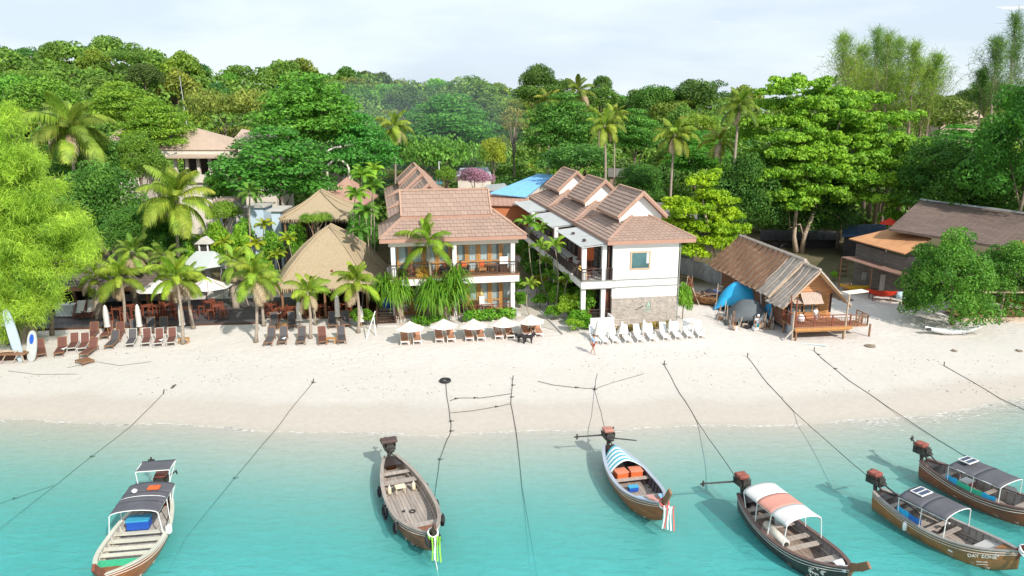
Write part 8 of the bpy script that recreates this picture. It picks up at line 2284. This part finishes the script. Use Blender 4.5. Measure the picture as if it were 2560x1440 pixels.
for k in range(ns):
 a_, c_ = x0 + (x1 - x0) * k / ns, x0 + (x1 - x0) * (k + 1) / ns
 def fn(u, v):
  x = a_ + (c_ - a_) * u; w = b3.w(x / b3.L) * .92; q = 2 * v - 1
  return Vector((x - (x0 + x1) / 2 + .22 * abs(q) ** 2 * -1 * (-1), w * q, .42 * (1 - abs(q) ** 1.6) + .05))
 MB().grid(fn, 2, 10).build('stripe', bm2 if k % 2 else bm1, t, True)
for i, y in enumerate((.38, -.38)):
 p = b3.wp(.405 * b3.L, y, .32); t = thing('red_crate', ['left red plastic crate behind the striped cover', 'right red plastic crate behind the striped cover'][i], 'crate', p, b3.rz + (.12 if i else -.06), 'red crates in the striped cover boat')
 MB().bx(-.25, .25, -.3, .3, 0, .42).build('body', mat('red_orange_plastic', (.62, .13, .04), .5, .06), t, bevel=.03); MB().bx(-.27, .27, -.32, .32, .42, .48).build('lid', mat('faded_red_plastic', (.60, .22, .13), .5, .06), t, bevel=.015)
p = b3.wp(.55 * b3.L, -.12, .2); t = thing('blue_box', 'small blue box on the floor in front of the red crates', 'box', p, b3.rz); MB().bx(-.13, .13, -.24, .24, 0, .22).build('body', mat('blue_plastic', (.02, .09, .42)), t, bevel=.03); MB().bx(-.14, .14, -.25, .25, .22, .25).build('lid', mat('cyan_plastic', (.05, .35, .55), .4, .05), t)
b3.garland([white, mat('red_ribbon', (.60, .12, .10), .7, .08), white], 'red and white ribbons hanging from the prow of the striped cover boat', 5)
# --- white and pink canopy boat
b4 = Boat('dark long-tail boat with white and salmon arched canopy at the bottom right', (1858, 1232), (2128, 1436), 1.05, DKHULL, mat('dark_brown_rim', (.16, .10, .09), .45, .12, 2), mat('grey_violet_inner', (.30, .27, .28), .8, .2, 2), prow=(1.25, .8), prowm=WOOD_B)
b4.ribs(n=16, m=GREYW); b4.floor(m=mat('brown_grey_plank', (.30, .23, .19), .8, .2, 2, rnd=.15, stretch=(.5, 5, 1))); b4.stringer(m=GREYW)
for u in (.16, .24, .36, .5, .60): b4.thwart(u, .26, GREYW)
b4.bow_platform(.76, .86, -.12, GREYW)
b4.engine(tail=(-.7, -1.7, .1), handle=(1.0, 1.3, -.05))
sal = mat('salmon_canvas', (.60, .28, .22), .75, .05); wc = mat('white_canvas', (.76, .75, .73))
b4.canopy(.17, .60, .85, .95, wc, .28, 6, [wc, sal, wc])
p = b4.wp(.40 * b4.L, -.6, .45); t = thing('cargo_roll', 'pale rolled mat lying along the canopy side of the bottom right boat', 'roll', p, b4.rz); MB().tube([(-.2, 0, .3), (1.3, -.15, .3)], .17, 10).build('roll', mat('pale_mat', (.62, .58, .50), .8, .06), t, True); MB().tube([(1.28, -.15, .3), (1.34, -.155, .3)], .1, 8).build('core', DARK_IN, t)
p = b4.wp(.30 * b4.L, .5, .2); t = thing('clear_bag', 'pale blue bag under the canopy of the bottom right boat', 'bag', p, b4.rz); MB().lathe([(.2, 0), (.26, .2), (.2, .5), (.05, .6)], 8).build('body', mat('pale_cyan', (.55, .72, .75)), t, True); MB().lathe([(.08, .6), (.05, .7)], 6).build('knot', mat('blue_plastic', (.02, .09, .42)), t)
p = b4.wp(.93 * b4.L, 0, b4.zg(.93) + .03); t = thing('bow_cloth', 'white cloth folded on the foredeck of the bottom right boat', 'cloth', p, b4.rz); rag('cloth', t, (0, 0, .05), (.7, .4), white, 5, .12)
# faded white mark on the dark bow side
fm_ = MB(); r = random.Random(1)
for k in range(26):
 u = .80 + .09 * r.random(); v = -(.60 + .28 * r.random()); q = b4.sec(u, v) + Vector((0, -.012, 0)); fm_.box(q, (r.uniform(.05, .16), .01, r.uniform(.02, .07)), 0)
fm_.build('bow_marking', LINE_W, b4.t, kind='stuff')
# --- brown boat with black canopy and lettering
b5 = Boat('varnished brown long-tail boat with black canopy and painted name on its bow, lower right', (2192, 1226), (2550, 1392), .98, mat('brown_orange_hull', (.20, .11, .045), .35, .4, 1.3, spec=.5, col2=(.42, .16, .045)), mat('grey_rim', (.33, .31, .29), .5, .12, 2), mat('grey_inner', (.45, .42, .39)), prow=(1.0, .9), prowm=WOOD_R)
b5.ribs(n=16, m=GREYW); b5.floor(m=GREYW); b5.stringer(m=GREYW)
for u in (.16, .24, .46, .55): b5.thwart(u, .2, GREYW)
b5.bow_platform(.74, .86, -.12, mat('pale_deck', (.50, .49, .46), .7, .08))
b5.engine(tail=(-.8, .8, -.35), handle=(2.3, -.45, -.1))
b5.canopy(.26, .60, .85, .85, CANVD, .22, 4, [CANVD, CANVD])
def solar(bt, u, lab):
 p = bt.wp(u * bt.L, 0, bt.zg(.43) + .85 + .24); t = thing('solar_panel', lab, 'solar panel', p, bt.rz, 'solar panels on boat canopies'); MB().bx(-.25, .25, -.35, .35, .02, .05).build('cells', mat('solar_cells', (.05, .07, .12), .3, .2), t)
 f = MB(); f.bx(-.28, .28, -.38, -.34, .01, .06); f.bx(-.28, .28, .34, .38, .01, .06); f.bx(-.28, -.24, -.34, .34, .01, .06); f.bx(.24, .28, -.34, .34, .01, .06); f.bx(-.02, .02, -.34, .34, .012, .062); f.build('frame', WFRAME, t)
solar(b5, .33, 'small white framed solar panel on the black canopy of the boat with a painted name')
def side_tarp(bt, u0, u1, sd, lab, cols):
 p = bt.wp(0, 0, 0); t = thing('side_tarp', lab, 'tarpaulin', p, bt.rz)
 for k, m in enumerate(cols):
  a_, c_ = u0 + (u1 - u0) * k / len(cols), u0 + (u1 - u0) * (k + 1) / len(cols)
  MB().grid(lambda u, v: Vector(((a_ + (c_ - a_) * u) * bt.L, sd * (bt.w(a_ + (c_ - a_) * u) - .1), bt.zg(a_) + .02 + .3 * v + .02 * math.sin(u * 9))), 6, 2).build('panel', m, t)
bp_ = mat('blue_tarp2', (.03, .16, .50), .5, .15); gp_ = mat('green_tarp', (.05, .50, .30), .5, .1)
side_tarp(b5, .24, .44, -1, 'blue printed tarpaulin along the near side of the boat with a painted name', [mat('blue_tarp', (.03, .33, .70)), bp_])
p = b5.wp(.52 * b5.L, .1, .35); t = thing('boat_cushion', 'black cushion standing under the canopy front of the boat with a painted name', 'cushion', p, b5.rz); MB().box((0, 0, .25), (.12, .4, .6), 0, Matrix.Rotation(.5, 3, 'Y')).build('pad', DARK_IN, t, bevel=.04); MB().box((.12, 0, .5), (.05, .1, .1)).build('label', white, t)
p = b5.wp(.34 * b5.L, -.95, .45); t = thing('white_fender', 'white sausage fender hanging on the near side of the boat with a painted name', 'fender', p, b5.rz); MB().lathe([(.02, -.3), (.09, -.24), (.1, .05), (.04, .14)], 10).build('body', WHITE_P, t, True); MB().tube([(0, 0, .14), (.02, .1, .3)], .015, 4).build('cord', LINE_W, t)
def letters(bt, txt, u, v, size, lab='lettering', m=LINE_W):
 q = bt.sec(u, v); q2 = bt.sec(u + .03, v); e = (q2 - q).normalized(); up = (bt.sec(u, v - .08) - q).normalized(); n = e.cross(up).normalized(); up = n.cross(e)
 cu = bpy.data.curves.new('lettering', 'FONT'); cu.body = txt; cu.size = size; cu.extrude = .004; cu.align_x = 'CENTER'; cu.offset = .003; cu.materials.append(m)
 o = text_obj(cu); o.parent = bt.t
 M = Matrix((e, up, n)).transposed().to_4x4(); M.translation = q + n * .03; o.matrix_local = M
letters(b5, 'DAY ZONE', .835, -.80, .2); letters(b5, 'KOH LIPE', .835, -.66, .09)
cu_ = MB(); cu_.tube([b5.sec(.805 + .012 * i, -.56 - .02 * math.sin(i * .6)) + Vector((0, -.02, 0)) for i in range(6)], .012, 4); cu_.build('lettering_swash', LINE_W, b5.t)
for (u, v) in ((.66, -.78), (.90, -.9)): q = b5.sec(u, v); MB().box(q + Vector((0, -.02, 0)), (.18, .012, .06)).build('badge', white, b5.t)
b5.garland([white, white], 'white ropes wound round the prow of the boat with a painted name', 3)
# --- reddish boat at the right edge
b6 = Boat('reddish brown long-tail boat with black canopy cut by the right edge', (2308, 1150), (2655, 1290), .98, mat('red_brown_hull', (.16, .045, .025), .3, .3, 1.3, spec=.5, col2=(.26, .075, .03)), mat('dark_brown_rim', (.16, .10, .09)), mat('grey_inner', (.45, .42, .39)), prow=(1.0, .9), prowm=WOOD_R)
b6.ribs(n=14, m=GREYW); b6.floor(m=GREYW); b6.thwart(.2, .25, GREYW); b6.thwart(.5, .2, GREYW); b6.bow_platform(.72, .86, -.12, GREYW)
b6.engine(tail=(-1.1, .6, .3), handle=(.9, -.4, .1))
b6.canopy(.28, .66, .85, .85, CANVD, .1, 4, [CANVD, CANVD])
solar(b6, .34, 'small white framed solar panel on the black canopy of the right edge boat')
side_tarp(b6, .26, .64, -1, 'blue and green tarpaulin along the near side of the right edge boat', [mat('blue_tarp', (.03, .33, .70)), gp_, gp_, mat('blue_tarp', (.03, .33, .70))])
side_tarp(b6, .36, .64, 1, 'white tarpaulin along the far side of the right edge boat', [white, white])
p = b6.wp(.33 * b6.L, .3, .2); t = thing('cool_box', 'red cool box in the right edge boat', 'box', p, b6.rz); MB().bx(-.2, .2, -.28, .28, 0, .35).build('body', red, t, bevel=.03); MB().bx(-.22, .22, -.3, .3, .35, .4).build('lid', white, t)
# ---- ropes from the beach to the boats
def stern(bt): return bt.wp(-.15, 0, bt.zg(0) + .35)
rope('thin dark rope from the sand at the far left into the lower left water', [(408, 985), (330, 1065), (150, 1205), (-60, 1385)], .02, knots=(.55,))
rope('long rope from the knotted anchor on the sand past the lower left boat', [(782, 958), (700, 1060), (560, 1230), (470, 1345), (420, 1450)], .022, knots=(.05, .5), m=ROPE)
rope('rope from the black tyre down the beach beside the old grey boat', [(1114, 960), (1124, 1032), (1128, 1062), (1125, 1085), (1098, 1150), (1085, 1260)], .022, knots=(.38, .55, .8), m=ROPE_D)
rope('rope running down the beach right of the old grey boat into the water', [(1281, 950), (1277, 1010), (1290, 1080), (1305, 1220), (1342, 1460)], .022, knots=(.08, .18), m=ROPE_D)
rope('tangled upper cross rope lying between the two middle mooring ropes', [(1126, 1003), (1145, 996), (1200, 996), (1278, 985)], .025, knots=(.3, .6), anchor=False)
rope('lower cross rope lying between the two middle mooring ropes', [(1127, 1033), (1180, 1028), (1240, 1018), (1277, 1010)], .022, knots=(.7,), anchor=False)
rope('rope from the three way knot to the stern of the striped cover boat', [(1486, 975), stern(b3)], .022, knots=(.02, .12), m=ROPE_D, sag=.04)
rope('weedy side rope lying left of the three way knot', [(1486, 973), (1440, 970), (1380, 963), (1345, 954)], .022, knots=(.4,), anchor=False)
rope('thin side rope lying right of the three way knot', [(1486, 973), (1540, 955), (1610, 935)], .016, anchor=False)
rope('thin rope rising up the sand from the three way knot', [(1494, 935), (1486, 973)], .016, anchor=False)
rope('rope from the sand to the stern of the white and salmon canopy boat', [(1660, 912), (1700, 985), (1745, 1057), stern(b4)], .022, knots=(.01,), m=ROPE_D, sag=.05)
rope('rope from the sand to the stern of the boat with a painted name', [(1868, 893), (1920, 960), (1985, 1030), stern(b5)], .022, m=ROPE_D, sag=.04)
rope('double rope from before the wooden hut towards the right edge boat', [(2035, 878), (2055, 897), (2122, 952), (2215, 1015), (2390, 1128), (2420, 1146)], .024, knots=(.12, .3, .95), m=ROPE_D, sag=.03)
rope('dark taut rope at the right edge of the beach', [(2360, 915), (2500, 997), (2580, 1035)], .024, m=ROPE_D)
rope('short line lying on the sand in front of the broken lounger', [(168, 920), (240, 905), (300, 915), (378, 905)], .014, anchor=False)
rope('rope lying on the sand below the left loungers', [(20, 928), (90, 937), (190, 936)], .016, anchor=False)
rope('old line under water at the far left with a dark float', [(-40, 1275), (35, 1248), (135, 1215)], .018, knots=(.5,), anchor=False)
rope('bow line sinking from the old grey boat', [b2.wp(b2.L, 0, .6), b2.wp(b2.L + .9, 0, -.3)], .02, anchor=False, m=LINE_W)
p = G(428, 972); t = thing('rope_knot', 'lone dark knotted rope end on the sand above the leftmost rope', 'rope', p); MB().tube([(0, 0, .05), (.1, .2, .08), (-.05, .35, .05), (.1, .5, .08)], .05, 5).build('knot', ROPE_D, t)
# small seaweed scraps and footprints debris
r = random.Random(31); mb = MB()
cl = [(r.uniform(20, 2540), 880 + 100 * r.random() ** 1.5) for _ in range(26)]
for k in range(420):
 cx, cy = cl[k % 26]; px, py = (r.gauss(cx, 60), r.gauss(cy, 5)) if k % 4 else (r.uniform(20, 2540), r.uniform(880, 1000))
 q = G(px, py); s = r.uniform(.012, .045); a_ = r.uniform(0, 3); mb.box(q + Vector((0, 0, .012)), (s * 2.2, s, .02), a_)
props(mb.build('beach_debris', mat('dry_seaweed', (.20, .16, .11), .9, .3)), 'scattered scraps of dry seaweed and shell on the sand', None, None, 'stuff')
# ================================================================== people and dogs
SKIN = mat('skin', (.46, .27, .18), .6, .08); HAIR = mat('dark_hair', (.03, .02, .015), .6, .2)
def skin_fig(name, verts, edges, radii, m, par, sub=2, root=0):
 me = bpy.data.meshes.new(name); me.from_pydata([tuple(v) for v in verts], edges, []); me.materials.append(m)
 o = link(name, me, par); sm = o.modifiers.new('skin', 'SKIN'); me.skin_vertices or None
 sv = me.skin_vertices[0].data if me.skin_vertices else None
 for i, v in enumerate(sv): v.radius = (radii[i], radii[i]) if not hasattr(radii[i], '__len__') else radii[i]; v.use_root = (i == root)
 sm.use_smooth_shade = True
 if sub: s2 = o.modifiers.new('subsurf', 'SUBSURF'); s2.levels = s2.render_levels = sub
 return o
def person(lab, loc, rz, J, shirt, shorts, hair=True, cap=None, scale=1.0, long_hair=False, skin=SKIN):
 """J: joints of one continuous body. x right, y forward (facing -y is rz=0 + pi), z up"""
 t = thing('person', lab, 'person', loc, rz); t.scale = (scale,) * 3
 names = list(J); V = [J[k] for k in names]; ix = {k: i for i, k in enumerate(names)}
 E = [('hip', 'waist'), ('waist', 'chest'), ('chest', 'neck'), ('neck', 'head'), ('head', 'crown'), ('chest', 'shl'), ('shl', 'ell'), ('ell', 'wrl'), ('wrl', 'hal'), ('chest', 'shr'), ('shr', 'elr'), ('elr', 'wrr'), ('wrr', 'har'),
         ('hip', 'hpl'), ('hpl', 'knl'), ('knl', 'anl'), ('anl', 'tol'), ('hip', 'hpr'), ('hpr', 'knr'), ('knr', 'anr'), ('anr', 'tor')]
 Rr = dict(hip=.13, waist=.12, chest=.13, neck=.055, head=.095, crown=.085, shl=.06, shr=.06, ell=.042, elr=.042, wrl=.028, wrr=.028, hal=.032, har=.032, hpl=.085, hpr=.085, knl=.058, knr=.058, anl=.038, anr=.038, tol=.035, tor=.035)
 skin_fig('body', V, [(ix[a_], ix[b_]) for a_, b_ in E], [Rr[k] for k in names], skin, t)
 def sub(nm, keys, edges, rr, m, lerps={}):
  pts = []
  for k in keys: pts.append(Vector(J[k]) if k in J else lerps[k])
  jx = {k: i for i, k in enumerate(keys)}; skin_fig(nm, pts, [(jx[a_], jx[b_]) for a_, b_ in edges], rr, m, t)
 ml = Vector(J['shl']).lerp(Vector(J['ell']), .6); mr_ = Vector(J['shr']).lerp(Vector(J['elr']), .6)
 sub('shirt', ['hip', 'waist', 'chest', 'shl', 'shr', 'ml', 'mr'], [('hip', 'waist'), ('waist', 'chest'), ('chest', 'shl'), ('chest', 'shr'), ('shl', 'ml'), ('shr', 'mr')], [.145, .14, .15, .08, .08, .065, .065], shirt, {'ml': ml, 'mr': mr_})
 if shorts:
  kl = Vector(J['hpl']).lerp(Vector(J['knl']), .7); kr = Vector(J['hpr']).lerp(Vector(J['knr']), .7)
  sub('shorts', ['hip', 'hpl', 'hpr', 'kl', 'kr'], [('hip', 'hpl'), ('hip', 'hpr'), ('hpl', 'kl'), ('hpr', 'kr')], [.15, .11, .11, .105, .105], shorts, {'kl': kl, 'kr': kr})
 H = Vector(J['head']); Cn = Vector(J['crown'])
 u = (Cn - H).normalized()
 hm = MB(); hm.lathe([(.0, -.02), (.1, .0), (.108, .05), (.085, .11), (.0, .135)], 12); o = hm.build('hair' if not cap else 'cap', cap or HAIR, t, True, loc=tuple(H + u * .05 + Vector((0, .012, 0))))
 if cap: MB().box(tuple(H + Vector((0, -.13, .07))), (.15, .12, .015)).build('cap_peak', cap, t)
 if long_hair: MB().tube([tuple(H + Vector((0, .05, .05))), tuple(H + Vector((0, .1, -.1))), tuple(H + Vector((.05, .08, -.25)))], [.09, .08, .04], 8).build('long_hair', HAIR, t, True)
 f = MB()
 for s in (-1, 1): f.lathe([(0, -.01), (.012, 0), (0, .01)], 6, (H.x + s * .035, H.y - .1, H.z + .03))
 f.build('eyes', HAIR, t); MB().box((H.x, H.y - .11, H.z + .005), (.02, .03, .035)).build('nose', skin, t); MB().box((H.x, H.y - .1, H.z - .035), (.045, .01, .01)).build('mouth', mat('lips', (.35, .10, .09), .5, .05), t)
 for s in (-1, 1): MB().box((H.x + s * .098, H.y, H.z + .01), (.02, .035, .05)).build('ear', skin, t, bevel=.008)
 for k, s in (('hal', -1), ('har', 1)):
  h = Vector(J[k]); wv = (h - Vector(J['wrl' if s < 0 else 'wrr'])).normalized(); sd = wv.cross(Vector((0, 0, 1)))
  sd = sd.normalized() if sd.length > .1 else Vector((1, 0, 0)); nn = wv.cross(sd).normalized()
  for q in range(4): 
   a_ = h + sd * (.012 * (q - 1.5) * 1.4); l_ = (.055, .065, .06, .045)[q]; MB().tube([tuple(a_), tuple(a_ + wv * l_ * .6), tuple(a_ + wv * l_ + nn * .02)], [.011, .01, .008], 5).build('finger', skin, t)
  MB().tube([tuple(h - wv * .02 + sd * .02), tuple(h + sd * .05 + wv * .02)], [.012, .009], 5).build('thumb', skin, t)
 return t
walk = dict(hip=(0, 0, .92), waist=(0, -.01, 1.08), chest=(0, -.03, 1.30), neck=(0, -.04, 1.47), head=(0, -.06, 1.58), crown=(0, -.055, 1.66), shl=(-.18, -.02, 1.40), ell=(-.25, .08, 1.15), wrl=(-.24, -.02, .93), hal=(-.24, -.05, .87), shr=(.18, -.02, 1.40), elr=(.25, -.06, 1.14), wrr=(.22, -.2, .96), har=(.21, -.24, .92),
   hpl=(-.09, 0, .86), knl=(-.1, -.16, .50), anl=(-.1, -.22, .10), tol=(-.1, -.36, .04), hpr=(.09, 0, .86), knr=(.1, .03, .48), anr=(.1, .25, .12), tor=(.1, .16, .03))
p = G(1482, 885)
person('man in blue shirt, dark red shorts and cap walking past the white plastic loungers', p, R_(55), walk, mat('blue_shirt', (.22, .38, .55), .8, .06), mat('maroon_shorts', (.26, .06, .045), .8, .15), cap=mat('dark_cap', (.10, .05, .04), .7, .1), scale=.86)
def seat(hz): return dict(hip=(0, 0, hz + .12), waist=(0, .04, hz + .3), chest=(0, .08, hz + .52), neck=(0, .08, hz + .68), head=(0, .04, hz + .79), crown=(0, .03, hz + .87), shl=(-.18, .07, hz + .6), ell=(-.24, -.08, hz + .38), wrl=(-.1, -.26, hz + .42), hal=(-.06, -.3, hz + .45), shr=(.18, .07, hz + .6), elr=(.24, -.08, hz + .38), wrr=(.1, -.26, hz + .42), har=(.06, -.3, hz + .45),
   hpl=(-.1, -.04, hz + .1), knl=(-.16, -.42, hz + .3), anl=(-.13, -.72, hz + .05), tol=(-.13, -.85, hz + .05), hpr=(.1, -.04, hz + .1), knr=(.16, -.42, hz + .3), anr=(.13, -.72, hz + .05), tor=(.13, -.85, hz + .05))
p = G(1244, 838); pt_ = person('dark haired woman in white reading on a tan lounger under the fourth open parasol', (p.x, p.y - .1, p.z + .36), .05, seat(0), mat('white_cloth', (.78, .78, .78)), mat('white_cloth', (.78, .78, .78)), long_hair=True, scale=.95)
t = thing('book', 'open grey book held by the woman on the lounger', 'book', (p.x, p.y - .42, p.z + .82)); MB().box((-.07, 0, 0), (.14, .02, .2), .25).build('page', mat('grey_paper', (.40, .42, .40), .7, .1), t); MB().box((.07, 0, 0), (.14, .02, .2), -.25).build('page', mat('grey_paper', (.40, .42, .40)), t)
p = G(1328, 836); person('person in a pale yellow top sitting at the left lounger of the fifth open parasol', (p.x, p.y, p.z + .34), .3, seat(0), mat('pale_yellow_cloth', (.66, .54, .34), .8, .05), mat('dark_trousers', (.05, .04, .04), .8, .1), scale=.95)
p = G(1893, 826); person('person in a white hat and turquoise shorts sitting bent beside the dark grey tarpaulin', (p.x, p.y, p.z + .35), -.3, seat(0), mat('grey_white_cloth', (.55, .58, .62), .8, .2), mat('turquoise_cloth', (.05, .42, .48), .8, .1), cap=mat('white_cloth', (.78, .78, .78)), scale=1.0)
Mh = Matrix.Translation(HUTO) @ Matrix.Rotation(HUTA, 4, 'Z')
q = Mh @ Vector((2.1, 1.2, 0)); person('person in white leaning forward on the deck of the wooden hut', (q.x, q.y, 1.95 + .3), HUTA + .5, seat(0), white, white, scale=1.0)
q = Mh @ Vector((.95, 1.3, 0)); t = thing('white_bundle', 'white cloth bundle on the deck of the wooden hut', 'bundle', (q.x, q.y, 1.95)); MB().lathe([(.25, 0), (.32, .25), (.2, .55), (.05, .65)], 9).build('cloth', white, t, True); MB().box((0, 0, .05), (.5, .5, .1)).build('stool', WOOD_B, t)
FUR = mat('black_fur', (.022, .02, .02), .8, .3)
def dog(lab, px, py, rz, lying=False, sc=1.0):
 p = G(px, py); t = thing('dog', lab, 'dog', p, rz, 'black dogs by the loungers'); t.scale = (sc,) * 3; z = .28 if lying else .5
 V = [(0, 0, z), (.3, 0, z + .02), (-.28, 0, z), (.42, 0, z + .14), (.54, 0, z + .2), (.68, 0, z + .16), (-.45, 0, z + .1), (-.6, 0, z + .18)]; E = [(0, 1), (0, 2), (1, 3), (3, 4), (4, 5), (2, 6), (6, 7)]; Rd = [.13, .15, .12, .09, .09, .045, .04, .02]
 for s in (-1, 1):
  for (i, x) in ((1, .3), (2, -.28)):
   k = len(V); fw = .18 if lying else 0
   V += [(x + .02, s * .1, z * .62), (x + (fw if x > 0 else .08), s * .11, z * .3), (x + fw + (.02 if x > 0 else -.02), s * .11, .03), (x + fw + .08, s * .11, .02)]; E += [(i, k), (k, k + 1), (k + 1, k + 2), (k + 2, k + 3)]; Rd += [.07, .045, .032, .03]
 skin_fig('body', V, E, Rd, FUR, t)
 for s in (-1, 1): MB().prism([(.5, s * .05, z + .27), (.56, s * .07, z + .27), (.52, s * .08, z + .36)], (0, s * .015, 0)).build('ear', FUR, t)
dog('black dog lying on the sand left of the fifth pair of tan loungers', 1293, 846, R_(170), True, .9)
dog('black dog standing in front of the left lounger of the fifth open parasol', 1318, 858, R_(10), False, 1.0)
dog('second black dog standing close behind the first before the fifth open parasol', 1306, 855, R_(200), False, .95)
